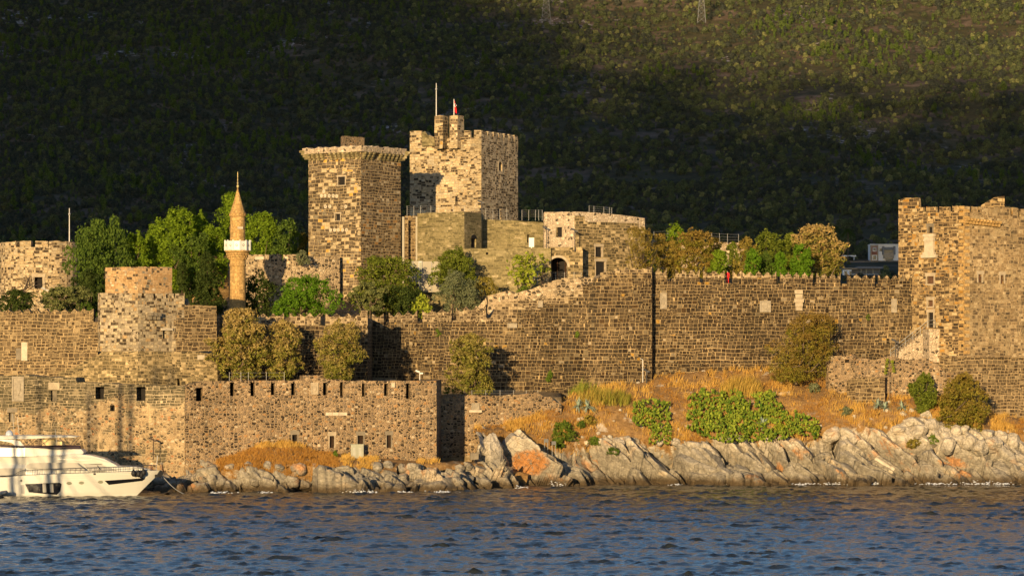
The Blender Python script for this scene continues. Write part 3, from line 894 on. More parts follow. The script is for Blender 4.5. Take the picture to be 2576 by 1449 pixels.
def relief(path, U, V, w, h, parent, mat=None, kmax=None, shield=True):
    """carved marble plaque: slab, raised border, shield. w,h in px"""
    mat = mat or M['plaque']
    s0, s1 = path.s_of(U - w / 2, kmax), path.s_of(U + w / 2, kmax)
    z1, z0 = path.z_of(s0, V - h / 2), path.z_of(s0, V + h / 2)
    o = slab("marble_plaque", path, s0, s1, z0, z1, .06, mat, parent)
    a, k = path.at(s0); b, _ = path.at(s1); n = path.nrm(k); ex = (b - a); L = ex.length; ex.normalize()
    mb = MB(); ang = math.atan2(ex.y, ex.x)
    def bx(x0, x1, q0, q1, pr):
        c = a + ex * ((x0 + x1) / 2) + n * (pr)
        mb.box((c.x, c.y, (q0 + q1) / 2), (x1 - x0, .12, q1 - q0), ang)
    t = min(L, z1 - z0) * .13
    bx(0, t, z0, z1, .1); bx(L - t, L, z0, z1, .1); bx(t, L - t, z1 - t, z1, .1); bx(t, L - t, z0, z0 + t, .1)
    if shield:
        H = z1 - z0
        pts = [(.3, .72), (.7, .72), (.7, .45), (.62, .32), (.5, .22), (.38, .32), (.3, .45)]
        P = [Vector((*(a + ex * (x * L) + n * .05), z0 + zz * H)) for x, zz in pts]
        mb.prism(P, Vector((n.x, n.y, 0)) * .1)
    make("carving", mb, mat, o)
    return o
# ================================================================ CASTLE WALLS
rs = random.Random(11)
def by_facing(o, mats, fn):
    for m in mats: o.data.materials.append(m)
    for f in o.data.polygons:
        k = fn(f.normal, f.center + o.location)
        if k: f.material_index = k
def masonry_thing(name, path, prof, zb, thick, mat, label, cat, openings=(), group=None, kmax=None, jitter=.05, extra_top=None, **kw):
    top = top_of(path, prof, kmax) if prof else []
    if extra_top: top = top + extra_top
    mb, pan = wall(path, top, zb, thick, openings, kmax=kmax, **kw)
    o = make(name, mb, mat, uvs=True, jitter=jitter)
    tag(o, label, cat, group)
    return o, pan

# --- sea wall at the water, left of the joint
pS = Path([(-140, 393.5), (465, 386)])
ops = [O(pS, 240, 262, 973, 1004), O(pS, 343, 366, 973, 1008), O(pS, 128, 143, 981, 1009, .5), O(pS, 277, 289, 1020, 1034, 1.0), O(pS, 22, 38, 1038, 1061, .5)]
prof = [(-140, 944), (0, 945), (60, 943), (130, 949), (190, 950), (192, 961), (250, 962), (300, 966), (420, 970), (465, 972)]
sea_wall, pn = masonry_thing("sea_wall", pS, prof, -1.5, 3.0, M['seawall'], "patched sea wall with plaster remains and dark greenish courses behind the white yacht", "wall", ops, rough=.15)
for q, l in zip(pn, ("embrasure", "embrasure", "niche", "putlog_hole", "niche")):
    panel(l, q, M['void'] if l != "niche" else M['dark_stone'], sea_wall)
relief(pS, 46, 978, 30, 62, sea_wall)
slab("lintel", pS, pS.s_of(18), pS.s_of(44), PZ(1037, 391), PZ(1026, 391), .06, M['dark_stone'], sea_wall)
slab("lintel", pS, pS.s_of(122), pS.s_of(150), PZ(980, 389), PZ(962, 389), .06, M['frame_stone'], sea_wall)

# --- rubble rampart with gun slits
pR = Path([(465.5, 386.1), (1098, 393), (1110, 406)])
WID = 1.6
sl = [(495, 508, 978, 1008), (580, 588, 965, 995), (632, 639, 965, 995), (683, 690, 966, 993), (734, 741, 966, 993), (814, 822, 965, 993), (857, 862, 965, 995), (912, 917, 967, 996), (968, 975, 967, 995), (1023, 1030, 967, 1002)]
wn_ = [(735, 748, 1093, 1125), (829, 841, 1096, 1126), (900, 914, 1095, 1124), (973, 984, 1094, 1126)]
ops = [O(pR, a[0] - WID, a[1] + WID, a[2] - 3, a[3] + 1, depth=2.2, kmax=1) for a in sl] + [O(pR, *a, depth=.7, kmax=1) for a in wn_]
prof = [(465.5, 972), (480, 966), (500, 960), (560, 958), (640, 957), (700, 957), (762, 956), (762, 944), (806, 944), (806, 951), (870, 957), (1000, 958), (1098, 957)]
rampart, pn = masonry_thing("rubble_rampart", pR, prof, 0.5, 2.5, M['rubble'], "long pinkish rubble rampart pierced by a row of narrow gun slits above the rocks", "wall", ops, kmax=1, rough=.16, extra_top=[(pR.L, PZ(957, 393))], vstep=.9)
for i, q in enumerate(pn):
    if i < len(sl):
        panel("gun_slit", q, M['void'], rampart)
    else:
        b = i - len(sl)
        panel("barred_window", q, M['void'] if b == 0 else M['wood'], rampart, bars=0 if b == 0 else 5)
        surround(q, rampart, M['dark_stone'] if b != 1 else M['frame_stone'], .7, .14, .03, .5, None)
relief(pR, 791, 977, 19, 30, rampart, M['frame_stone'], 1)
relief(pR, 988, 968, 10, 12, rampart, M['marble'], 1, False)
for U0, U1 in ((819, 835), (836, 852), (853, 873)):
    slab("marble_strip", pR, pR.s_of(U0, 1), pR.s_of(U1, 1), PZ(1045, 390), PZ(1037, 390), .05, M['marble'], rampart)

# --- recessed rubble wall in the corner
pQ = Path([(1080, 405.6), (1412, 406.5)])
prof = [(1080, 992), (1130, 994), (1200, 993), (1260, 995), (1300, 992), (1352, 986), (1368, 996), (1385, 998), (1398, 1010), (1412, 1020)]
corner_wall, _ = masonry_thing("corner_wall", pQ, prof, 0.0, 1.6, M['rubble'], "recessed pink rubble wall half in shadow beside the rampart corner", "wall", rough=.2)
relief(pQ, 1196, 1022, 20, 17, corner_wall)
slab("lintel", pQ, pQ.s_of(1180), pQ.s_of(1212), PZ(1037, 406), PZ(1031, 406), .25, M['marble'], corner_wall)

# --- curtain wall at the far left
pA = Path([(-160, 410), (60, 408.5), (246, 407)])
prof = crest(-160, 246, 780, 776, [(-60, -50), (235, 246)], 34, 24, 8, rs)
prof = [p for p in prof]
left_curtain, pn = masonry_thing("curtain_wall", pA, prof, 8.0, .8, M['curtain_pale'], "weathered curtain wall of flat coursed stone with a white marble slab", "wall", [O(pA, 187, 193, 951 - 600 + 608, 967, .6)] if False else [], rough=.1)
slab("marble_slab", pA, pA.s_of(54), pA.s_of(69), PZ(907, 408), PZ(861, 408), .07, M['marble'], left_curtain)
slab("marble_slab", pA, pA.s_of(40), pA.s_of(53), PZ(905, 408), PZ(876, 408), .03, M['dark_stone'], left_curtain)

# --- bastion: lower body, battered foot and upper turret
pB = Path([(246, 406.0), (252, 405.0), (347, 400.6), (432, 403.6), (545, 406.5), (556, 409)])
prof = [(246, 738), (252, 737), (283, 738), (284, 746), (288, 746), (289, 738), (308, 738), (309, 746), (313, 746), (314, 738), (335, 738), (347, 738), (357, 738), (358, 750), (365, 750), (366, 738), (386, 738), (387, 750), (394, 750), (395, 738), (417, 738), (418, 750), (424, 750), (425, 738), (437, 738), (438, 750), (442, 750), (443, 738), (464, 738), (464.5, 768), (500, 768), (528, 769), (544, 769), (545, 795), (556, 796)]
ops = [O(pB, 302, 307, 838, 853, 1.0), O(pB, 410, 418, 831, 852, 1.0)]
bastion, pn = masonry_thing("bastion", pB, prof, PZ(884, 402), 2.2, M['turret'], "corner bastion of pale ashlar flecked with dark blocks below the orange turret", "tower", ops, rough=.06, step=.8)
for q in pn: panel("arrow_slit", q, M['void'], bastion)
by_facing(bastion, [M['curtain_pale']], lambda n, c: 1 if 1288 + c.x * F / c.y > 442 + 14 * noise.noise(Vector((0, 0, c.z * 1.3))) + 18 * (c.z > PZ(800, 404)) else 0)
slab("lintel", pB, pB.s_of(404), pB.s_of(432), PZ(831, 402), PZ(825, 402), .3, M['marble'], bastion)
mb = MB()
for k in range(3):
    c = pB.at(pB.s_of(374 + k * 10))[0]; n = pB.nrm(2)
    for t in range(2):
        mb.box((c.x + n.x * (.25 + t * .2), c.y + n.y * (.25 + t * .2), PZ(800 - t * 9, 402)), (.4, .55 + t * .3, .42), math.atan2(-n.x, n.y))
make("corbel", mb, M['dark_stone'], bastion, jitter=.05, uvs=True)
# battered foot
pF = Path([(150, 404.5), (250, 402.6), (347, 398.6), (432, 401.2), (545, 404.2), (575, 409)])
prof = [(150, 935), (190, 925), (215, 905), (250, 890), (256, 884), (347, 884), (432, 884), (500, 886), (545, 893), (560, 930), (575, 960)]
foot, pn = masonry_thing("battered_plinth", pF, prof, 8.0, 2.2, M['olive_rough'], "stained battered plinth of olive stone carrying the pale bastion", "wall", [O(pF, 443, 451, 952, 969, 1.5)], batter=.10, rough=.12)
for q in pn: panel("drain_hole", q, M['void'], foot)
slab("marble_slab", pF, pF.s_of(496), pF.s_of(514), PZ(905, 402), PZ(893, 402), .1, M['marble'], foot)
# orange turret on the bastion
pT = Path([(265, 406.2), (347, 402.6), (433, 406.0), (352, 411.5), (265, 406.2)])
prof_s = [(0, PZ(672, 404)), (pT.c[1], PZ(671, 403)), (pT.c[2], PZ(671.5, 405)), (pT.L, PZ(672, 404))]
mb, _ = wall(pT, prof_s, PZ(745, 404), .7, rough=.05)
mb.face([(p.x, p.y, PZ(685, 404)) for p in pT.p[:-1]])
tag(make("watch_turret", mb, M['turret_top'], uvs=True, jitter=.03), "square flat topped turret of orange tan blocks standing on the bastion", "tower")

# --- forward curtain wall behind the tamarisks
pB2 = Path([(540, 408.6), (925, 412), (938, 428)])
prof = crest(540, 905, 789, 787, [(543, 557), (714, 729), (806, 819)], 31, 26, 10, rs) + [(908, 787), (908.5, 781), (924, 781), (925, 782)]
fwd, _ = masonry_thing("curtain_wall", pB2, prof, 9.0, .8, M['curtain'], "dark curtain wall with scalloped merlons behind the three tan topped tamarisks", "wall", kmax=1, rough=.08, extra_top=[(pB2.c[1] + .5, PZ(781, 412)), (pB2.c[1] + .52, PZ(800, 412)), (pB2.L, PZ(800, 412))], group="curtain walls of dark stone")

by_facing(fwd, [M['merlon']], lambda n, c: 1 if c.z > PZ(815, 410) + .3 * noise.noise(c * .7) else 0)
# --- middle curtain wall, rising to the joint
pC = Path([(936, 427.4), (1130, 426), (1300, 424.4), (1480, 422.4), (1580, 421), (1640, 420.3), (1643.4, 423.5)])
prof = crest(936, 1234, 789, 767, [(965, 978), (1050, 1062), (1136, 1147), (1223, 1234)], 32, 28, 11, rs)
irr = [(1250, 766), (1275, 760), (1300, 756), (1320, 752), (1345, 756), (1360, 748), (1390, 752), (1405, 742), (1430, 744), (1450, 733), (1466, 730), (1467, 716), (1490, 714), (1492, 703), (1508, 699), (1510, 686), (1530, 684), (1545, 680)]
prof += irr + crest(1548, 1640, 676, 672, [], 20, 23, 5, rs)
ops = [O(pC, 1243, 1249, 857, 866, .8, 5), O(pC, 1523, 1530, 803, 827, .8, 5)]
ops = [O(pC, 1526, 1531, 806, 828, .8, 5)] if False else []
mid, _ = masonry_thing("curtain_wall", pC, prof, 8.0, .8, M['curtain'], "dark curtain wall climbing in broken steps from the low merlons to the vertical joint", "wall", ops, kmax=5, rough=.1, extra_top=[(pC.L, PZ(672, 420.4))], group="curtain walls of dark stone")
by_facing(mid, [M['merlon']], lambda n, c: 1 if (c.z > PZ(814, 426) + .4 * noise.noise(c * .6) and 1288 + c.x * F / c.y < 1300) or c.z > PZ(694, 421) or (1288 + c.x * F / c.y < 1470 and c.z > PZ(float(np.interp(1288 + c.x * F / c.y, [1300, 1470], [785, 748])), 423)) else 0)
relief(pC, 1289, 819, 24, 12, mid, kmax=5, shield=False)
relief(pC, 1360, 765, 12, 16, mid, kmax=5, shield=False)

# --- right-hand curtain wall
pD = Path([(1636, 422.6), (1960, 422.8), (2294, 422.6)])
gaps = [(1678, 1699), (1760, 1769), (1822, 1843), (1953, 1963), (2045, 2054), (2114, 2132), (2201, 2209)]
prof = crest(1636, 2294, 675, 693, gaps, 32, 22, 13, rs, sharp=True)
right_curtain, _ = masonry_thing("curtain_wall", pD, prof, 9.0, .7, M['curtain'], "long dark curtain wall with swallowtail merlons running up to the big tower", "wall", rough=.06, group="curtain walls of dark stone")
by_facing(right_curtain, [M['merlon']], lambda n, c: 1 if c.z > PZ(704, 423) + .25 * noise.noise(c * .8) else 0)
relief(pD, 1669, 757, 17, 40, right_curtain)
relief(pD, 1925, 771, 28, 28, right_curtain)
relief(pD, 2249, 769, 14, 34, right_curtain)
mb = MB()
c = pD.at(pD.s_of(2009))[0]
for k, (V, w, d) in enumerate([(735, 1.1, .5), (746, .95, .6), (757, 1.3, .85), (767, 1.0, .7), (777, .85, .5)]):
    mb.box((c.x, c.y - d / 2 + .1, PZ(V, 424)), (w, d + .2, .52), .04 * (k - 2))
make("corbel", mb, M['frame_stone'], right_curtain, jitter=.06, uvs=True)

# --- light rubble bank behind the broken crest
pK = Path([(1205, 431), (1300, 430), (1500, 430), (1560, 431)])
prof = [(1205, 770), (1230, 752), (1262, 742), (1300, 733), (1340, 726), (1370, 714), (1400, 706), (1440, 700), (1485, 702), (1515, 692), (1560, 690)]
tag(masonry_thing("ruined_wall", pK, prof, 14, 3.5, M['rubble_mixed'], "", "", rough=.7, batter=.25, jitter=.22)[0], "pale broken rubble wall sloping behind the climbing dark curtain wall", "ruin")

# --- big right tower
pG = Path([(2260, 424.4), (2425, 416), (2720, 424.6), (2640, 440), (2260, 424.4)])
pf = [(2260, 503), (2278, 498), (2311, 497), (2312, 521), (2322, 521), (2322.5, 534), (2329, 534), (2329.5, 520.5), (2354, 520.5), (2354.5, 534), (2362, 534), (2362.5, 520), (2387, 520), (2387.5, 533), (2395, 533), (2395.5, 518), (2424, 517.5)]
t1 = top_of(pG, pf, 1)
pr = [(2426, 518), (2440, 519), (2440.5, 535), (2446, 535), (2446.5, 519), (2460, 520), (2460.5, 534), (2464, 534), (2464.5, 520), (2500, 521), (2542, 522), (2542.5, 545), (2547, 545), (2547.5, 522), (2560, 523), (2562, 525), (2562.5, 546), (2568, 546), (2568.5, 526), (2600, 528), (2720, 532)]
def s2(U): 
    k_ = (U - 1288) / F; a, b = pG.p[1], pG.p[2]; d = b - a
    return pG.c[1] + (k_ * a.y - a.x) / (d.x - k_ * d.y) * d.length
t2 = [(s2(U), PZ(V, pG.at(s2(U))[0].y)) for U, V in pr]
zt = PZ(522, 425)
ops = [O(pG, 2335, 2346, 571, 587, .28, 1), O(pG, 2332, 2349, 695, 714, .28, 1), O(pG, 2334, 2347, 755, 771, .28, 1), O(pG, 2335, 2348, 786, 824, .28, 1)]
for U0, U1, V0, V1 in ((2461, 2470, 690, 711), (2517, 2525, 692, 714)):
    m = pG.at(s2((U0 + U1) / 2))[0].y
    ops.append((s2(U0), s2(U1), PZ(V1, m), PZ(V0, m), .3))
mb, pn = wall(pG, t1 + t2 + [(pG.c[2] + .01, PZ(541, 424)), (pG.c[3] , PZ(541, 424)), (pG.L - 3.0, PZ(541, 428)), (pG.L - 2.99, PZ(503, 424)), (pG.L, PZ(503, 424))], 4.0, .38, ops, rough=.05, step=.8)
zr = PZ(540, 420)
mb.face([(p.x, p.y, zr) for p in pG.p[:-1]])
big = make("corner_tower", mb, M['rightt'], uvs=True, jitter=.05)
by_face_big = lambda n, c: (2 if c.z < PZ(897, 417) else 1) if (n.x * pG.nrm(1).x + n.y * pG.nrm(1).y > .75) else (2 if c.z < PZ(897, 417) else 0)
tag(big, "massive golden tower with a brown and cream face and a stair to its door", "tower")
for i, q in enumerate(pn):
    nm = "door" if i == 3 else "window"
    o = panel(nm, q, M['void'] if i in (0, 3) else M['wood'], big)
    surround(q, big, M['frame_stone'] if i != 0 else M['dark_stone'], .28 if i < 4 else .3, .2, .04, .45, .2 if i in (1, 2) else None)
# pilaster under the top window
ex = (pG.p[1] - pG.p[0]).normalized(); n = pG.nrm(0); ang = math.atan2(ex.y, ex.x)
c = pG.at(pG.s_of(2340, 1))[0]
mb = MB()
for V0, V1, w, pr_ in ((590, 597, 1.15, .35), (597, 603, 1.0, .25), (603, 608, 1.1, .3), (608, 636, .95, .22), (636, 642, 1.25, .3), (642, 650, 1.6, .35)):
    z0, z1 = PZ(V1, 422), PZ(V0, 422)
    mb.box((c.x + n.x * pr_ / 2, c.y + n.y * pr_ / 2, (z0 + z1) / 2), (w * 1.6, pr_ + .2, z1 - z0), ang)
make("niche_pilaster", mb, M['marble'], big)
# corbel table under the battlements of the right face
ex2 = (pG.p[2] - pG.p[1]).normalized(); n2 = pG.nrm(1); a2 = math.atan2(ex2.y, ex2.x)
s0, s1 = s2(2426), s2(2514)
mb = MB()
for i in range(11):
    p = pG.at(s0 + (s1 - s0) * (i + .3) / 11)[0]; zc = PZ(557 + i * .7, 417)
    mb.box((p.x + n2.x * .40, p.y + n2.y * .40, zc + .22), (.28, .85, .34), a2)
    mb.box((p.x + n2.x * .25, p.y + n2.y * .25, zc - .16), (.28, .55, .36), a2)
make("corbel_table", mb, M['minaret'], big, uvs=True)
# string course
mb = MB()
m_ = [pG.p[0], pG.p[1], pG.p[2]]
for k in (0, 1):
    a, b = pG.p[k], pG.p[k + 1]; nn = pG.nrm(k); c = (a + b) / 2 + nn * .05
    mb.box((c.x, c.y, PZ(897, 418) + .0), ((b - a).length + .1, .35, .28), math.atan2((b - a).y, (b - a).x))
make("string_course", mb, M['tower_right'], big, uvs=True)
# corner stones
mb = MB()
for i in range(44):
    z = PZ(890, 416) + i * .44
    if z > PZ(525, 416): break
    k = i % 2
    dirn = -ex if k else ex2
    nn = n if k else n2
    c = pG.p[1] + dirn * .42 + nn * (-.17)
    mb.box((c.x, c.y, z + .2), (.9, .42, .40), ang if k else a2)
make("quoins", mb, M['minaret'], big, jitter=.02, uvs=True)
# wedge-roofed stair head on the roof
mb = MB()
x0, x1, x2 = PX(2461, 426), PX(2520, 426), PX(2523, 426)
za, zb2 = PZ(519, 426), PZ(496, 426)
zlow = zr - .5
mb.prism([(x0, 423.5, zlow), (x1, 423.5, zlow), (x1, 423.5, zb2), (x0 + 1.9, 423.5, zb2 - .1), (x0, 423.5, za)], (0, 0, 0) if False else (0.3, 3.5, 0))
make("stair_head", mb, M['rightt'], big, uvs=True)
mb = MB(); mb.prism([(x0 - .1, 423.2, za), (x1 + .1, 423.2, zb2 + .05), (x1 + .1, 423.2, zb2 + .25), (x0 - .1, 423.2, za + .2)], (.3, 4.0, 0))
# --- stone stair with hand rails up to the door of the tower
st = MB()
n_st = 13
Ua, Va, Ub, Vb = 2240, 900, 2332, 828
for i in range(n_st):
    t = (i + .5) / n_st; U = Ua + (Ub - Ua) * t; V = Va + (Vb - Va) * (i + 1) / n_st
    Y = 421.8 - 1.0 * t * 0
    z1 = PZ(V, Y); z0 = PZ(905, Y)
    st.box((PX(U, Y), Y, (z0 + z1) / 2), ((Ub - Ua) / n_st * Y / F + .01, 1.7, z1 - z0), .25)
p0 = W(2345, 828, 419.6)
st.box((p0.x + .1, p0.y + .3, p0.z - 2.2), (1.9, 2.0, 4.4), .3)
stair = make("stone_stair", st, M['rubble_light'], uvs=True, jitter=.03)
tag(stair, "pale stone stair climbing from the low wall to the tower door", "stairs")
hr = MB()
for dy in (-.8, .8):
    a = W(2240, 899, 421.8 + dy); b = W(2334, 826, 421.3 + dy); c2 = W(2352, 824, 419.6 + dy * .9)
    up = Vector((0, 0, 1.0))
    hr.tube([a + up, b + up, c2 + up], .035, 5); hr.tube([a + up * .5, b + up * .5, c2 + up * .5], .025, 5)
    for i in range(6):
        q = a.lerp(b, i / 5); hr.tube([q, q + up], .03, 5)
    hr.tube([c2, c2 + up], .03, 5)
make("hand_rail", hr, M['steel'], stair)

# --- low outworks below the big tower
pL = Path([(2078, 417.2), (2084, 416.2), (2146, 415.0), (2150, 414.8), (2300, 415.0), (2426, 414.6)])
prof = [(2078, 894), (2100, 897), (2140, 895), (2146, 896), (2147, 907), (2160, 900), (2200, 904), (2250, 899), (2290, 908), (2330, 903), (2360, 915), (2372, 930), (2400, 936), (2426, 948)]
o, pn = masonry_thing("low_wall", pL, prof, 4.0, 1.0, M['rubble'], "low pale rubble wall with a stub turret below the tower stair", "wall", [O(pL, 2125, 2136, 905, 912, .8)], rough=.4, jitter=.12)
for q in pn: panel("loophole", q, M['void'], o)
pL2 = Path([(2130, 413.8), (2152, 412.8), (2226, 412.6), (2229, 414)])
prof = [(2130, 958), (2152, 950), (2200, 949), (2229, 949)]
tag(masonry_thing("low_wall", pL2, prof, 4.0, 1.0, M['curtain_pale'], "", "", rough=.15)[0], "short dark retaining wall with dry grass on top in front of the low rubble wall", "wall")
pL3 = Path([(1690, 416.4), (1850, 415.2), (1990, 415.0)])
tag(masonry_thing("low_wall", pL3, [(1690, 985), (1760, 986), (1850, 987), (1990, 984)], 8.0, .6, M['rubble_mixed'], "", "", rough=.2)[0], "knee high line of loose pale rubble crossing the grassy slope", "wall")

# ================================================================ TOWERS INSIDE
def tower_path(ul, yl, uc, yc, ur, yr):
    a = Vector((PX(ul, yl), yl)); b = Vector((PX(uc, yc), yc)); c = Vector((PX(ur, yr), yr))
    d = a + (c - b)
    return Path([a, b, c, d, a], world=True)
by_facing(big, [M['tower_right'], M['curtain_pale']], by_face_big)
# --- left (machicolated) tower
pE = tower_path(776, 457.6, 908, 452, 1008, 459.4)
ops = [O(pE, 850, 868, 445, 466, .35, 1), O(pE, 843, 856, 538, 555, .35, 1)]
zE = PZ(386, 455)
mb, pn = wall(pE, [(0, zE), (pE.L, zE)], 18.0, 1.0, ops, step=.8)
english = make("machicolated_tower", mb, M['english'], uvs=True, jitter=.05)
tag(english, "square tower of brown and cream stone with a corbelled top behind the minaret", "tower")
for q in pn:
    panel("window", q, M['void'], english); surround(q, english, M['frame_stone'], .35, .13, .03, .2, .12)
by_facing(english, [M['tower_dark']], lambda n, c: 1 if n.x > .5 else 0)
# corbels and parapet
mb = MB(); s0 = 0
for k, cnt in ((0, 12), (1, 10)):
    nn = pE.nrm(k); L = pE.c[k + 1] - pE.c[k]; e = (pE.p[k + 1] - pE.p[k]).normalized(); an = math.atan2(e.y, e.x)
    for i in range(cnt):
        if (k, i) in ((0, 4), (1, 3)): continue
        p = pE.p[k] + e * (L * (i + .5) / cnt)
        z0 = PZ(403, 455); mb = MB()
        for j, (d, h) in enumerate(((.22, .36), (.42, .36), (.62, .36))):
            mb.box((p.x + nn.x * d / 2, p.y + nn.y * d / 2, z0 + .17 + j * .345), (.36, d + .1, .35), an)
        make("corbel", mb, M['olive'], english, jitter=.04, uvs=True)
def offset_path(path, d):
    pts = []
    for k in range(len(path.p) - 1):
        pts.append(path.p[k] + path.mitre(path.c[k]) * d)
    return Path(pts + [pts[0]], world=True)
pE2 = offset_path(pE, .62)
zb_ = PZ(386, 455)
mb, _ = wall(pE2, [(0, PZ(374, 457)), (pE2.c[1] * .5, PZ(371.5, 455)), (pE2.c[1], PZ(367.5, 452)), (pE2.c[1] + 2.5, PZ(369, 453)), (pE2.c[2], PZ(374, 458)), (pE2.c[3], PZ(374, 458)), (pE2.L, PZ(374, 457))], zb_, .9, rough=.34, step=.4)
mb.face([(p.x, p.y, zb_) for p in pE2.p[:-1]])
mb.face([(p.x, p.y, zb_ + .2) for p in pE2.p[:-1]])
make("parapet", mb, M['rubble_light'], english, jitter=.08, uvs=True)
# stepped corner brackets left and right
mb = MB()
for cpt, sgn in ((0, -1), (2, 1)):
    p = pE.p[cpt]; m = pE.mitre(pE.c[cpt]); mb = MB()
    for j in range(4):
        d = .3 + j * .24
        mb.box((p.x + m.x * d / 2, p.y + m.y * d / 2, PZ(402, 457) + .15 + j * .33), (.6 + d * .6, .6, .33), math.atan2(m.y, m.x))
    make("corner_bracket", mb, M['olive'], english, jitter=.04, uvs=True)
# roof hut
pH = tower_path(857, 459.0, 866, 456.6, 917, 459.5)
mb, _ = wall(pH, [(0, PZ(343, 458)), (pH.c[1], PZ(342.5, 457)), (pH.c[2], PZ(346, 459)), (pH.L, PZ(343, 458))], zb_, .6, rough=.08)
make("roof_turret", mb, M['rubble'], english, uvs=True, jitter=.05)
for U, V in ((815, 482), (809, 493), (818, 493), (828.5, 493), (838.5, 493), (847, 494), (819, 520), (830, 520), (870, 520), (832, 579), (842, 579), (851.5, 579), (862, 579), (872, 579)):
    s = pE.s_of(U, 1); p = pE.at(s)[0]; nn = pE.nrm(0)
    mb = MB(); vs = []; e = Vector((nn.y * -1, nn.x, 0))
    z = PZ(V, p.y); r = .27
    ring = [(math.cos(2 * math.pi * k / 16), math.sin(2 * math.pi * k / 16)) for k in range(16)]
    for (rr, off) in ((r, -.05), (r, .05), (r * .32, .06), (r * .28, .0)):
        vs += [(p.x + nn.x * off + e.x * rr * a, p.y + nn.y * off + e.y * rr * a, z + rr * b) for a, b in ring]
    fs = [(q * 16 + k, q * 16 + (k + 1) % 16, (q + 1) * 16 + (k + 1) % 16, (q + 1) * 16 + k) for q in range(3) for k in range(16)] + [tuple(range(48, 64))]
    mb.mesh(vs, fs)
    make("marble_disc", mb, M['marble'], english)

# --- tall keep
pN = tower_path(1031, 479.4, 1211, 474, 1303, 484.7)
pf = [(1031, 331), (1045, 330), (1060, 330), (1060.5, 351), (1072, 351), (1072.5, 338), (1092, 346), (1167, 346), (1167.5, 329), (1183, 330), (1183.5, 346), (1192, 347), (1192.5, 328), (1210.5, 328)]
t1 = top_of(pN, pf, 1)
def sN(U):
    k_ = (U - 1288) / F; a, b = pN.p[1], pN.p[2]; d = b - a
    return pN.c[1] + (k_ * a.y - a.x) / (d.x - k_ * d.y) * d.length
t2 = []
V_ = lambda U: 328 + (U - 1211) / 92 * 13
U = 1212.0; first = True
ed = [(1211.5, 1222), (1226, 1236), (1240, 1250), (1254, 1263), (1267, 1276), (1280, 1289), (1293, 1302.5)]
for i, (a, b) in enumerate(ed):
    lo = 19
    if i: t2.append((sN(a), PZ(V_(a) + lo, pN.at(sN(a))[0].y)))
    for j in range(5):
        UU = a + (b - a) * j / 4; h = 3.5 * (1 - math.sin(math.pi * j / 4))
        t2.append((sN(UU) + (1e-3 if j == 0 and i else 0), PZ(V_(UU) + h * .6, pN.at(sN(UU))[0].y)))
    if i < len(ed) - 1: t2.append((sN(b) + 1e-3, PZ(V_(b) + lo, pN.at(sN(b))[0].y)))
def oN(U0, U1, V0, V1, d=1.0):
    m = pN.at(sN((U0 + U1) / 2))[0].y; return (sN(U0), sN(U1), PZ(V1, m), PZ(V0, m), .22)
ops = [oN(1255, 1263, 406, 430), oN(1253.5, 1261, 525, 552), O(pN, 1147, 1152, 496 - 0, 509, .5, 1)]
ops[2] = O(pN, 1145, 1151, 494, 508, .2, 1)
zN = PZ(335, 478)
mb, pn = wall(pN, t1 + t2 + [(pN.c[2] + .01, PZ(350, 484)), (pN.c[3], PZ(355, 484)), (pN.L - 2, PZ(355, 484)), (pN.L - 1.99, PZ(331, 479)), (pN.L, PZ(331, 479))], 24.0, .4, ops, rough=.05, step=.8)
zroof = PZ(352, 478); mb.face([(p.x, p.y, zroof) for p in pN.p[:-1]])
keep = make("keep_tower", mb, M['french'], uvs=True, jitter=.05)
tag(keep, "tallest cream and brown keep with a crenellated roof and flag turret", "tower")
for i, q in enumerate(pn):
    panel("window" if i != 1 else "door", q, M['void'], keep)
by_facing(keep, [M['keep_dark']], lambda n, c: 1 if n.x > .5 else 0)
q = [Vector(p) for p in pn[0]]     # pointed head of the window
ex = (q[1] - q[0]).normalized(); nn = Vector((ex.y, -ex.x, 0)); o_ = q[0] + nn * .22
mb = MB(); w = (q[1] - q[0]).length; h = (q[3] - q[0]).length
P = [o_ + ex * x + Vector((0, 0, z)) + nn * .04 for x, z in ((-.25, -.2), (0, -.2), (0, h * .75), (w * .5, h * 1.02), (w, h * .75), (w, -.2), (w + .25, -.2), (w + .25, h * .9), (w * .5, h * 1.3), (-.25, h * .9))]
for idx in ((0, 1, 2, 9), (9, 2, 3, 8), (8, 3, 4, 7), (7, 4, 5, 6)):
    mb.prism([P[i] for i in idx], -nn * .1)
make("stone_frame", mb, M['frame_stone'], keep)
# turret blocks on the keep's roof
rot = math.atan2((pN.p[1] - pN.p[0]).y, (pN.p[1] - pN.p[0]).x)
def roof_block(ul, uc, ur, yc, Vt, name, mat):
    t = R(27)
    yl = yc + (uc - ul) * yc / F * math.tan(t); yr = yc + (ur - uc) * yc / F / math.tan(t)
    p = tower_path(ul, yl, uc, yc, ur, yr)
    mb, _ = wall(p, [(0, PZ(Vt + 2, yl)), (p.c[1] * .6, PZ(Vt, yl)), (p.c[1], PZ(Vt + 1, yc)), (p.c[2], PZ(Vt + 2, yr)), (p.L, PZ(Vt + 2, yl))], zroof - 1.5, .5, rough=.1, step=.6)
    return make(name, mb, mat, keep, uvs=True, jitter=.06)
roof_block(1093, 1114, 1128, 475.3, 290, "roof_turret", M['english'])
roof_block(1131, 1151, 1167, 474.6, 290, "roof_turret", M['french'])
mb = MB()
p0 = W(1061, 334, 478.0); p1 = W(1093, 350, 477.0)
mb.prism([(p0.x, p0.y, zroof - 1), (p1.x, p1.y, zroof - 1), (p1.x, p1.y, p1.z), (p1.x - 1, p1.y, p1.z + .55), (p0.x + .5, p0.y, p0.z + .2), (p0.x, p0.y, p0.z)], (.6, 3, 0))
make("curved_parapet", mb, M['olive'], keep, uvs=True)

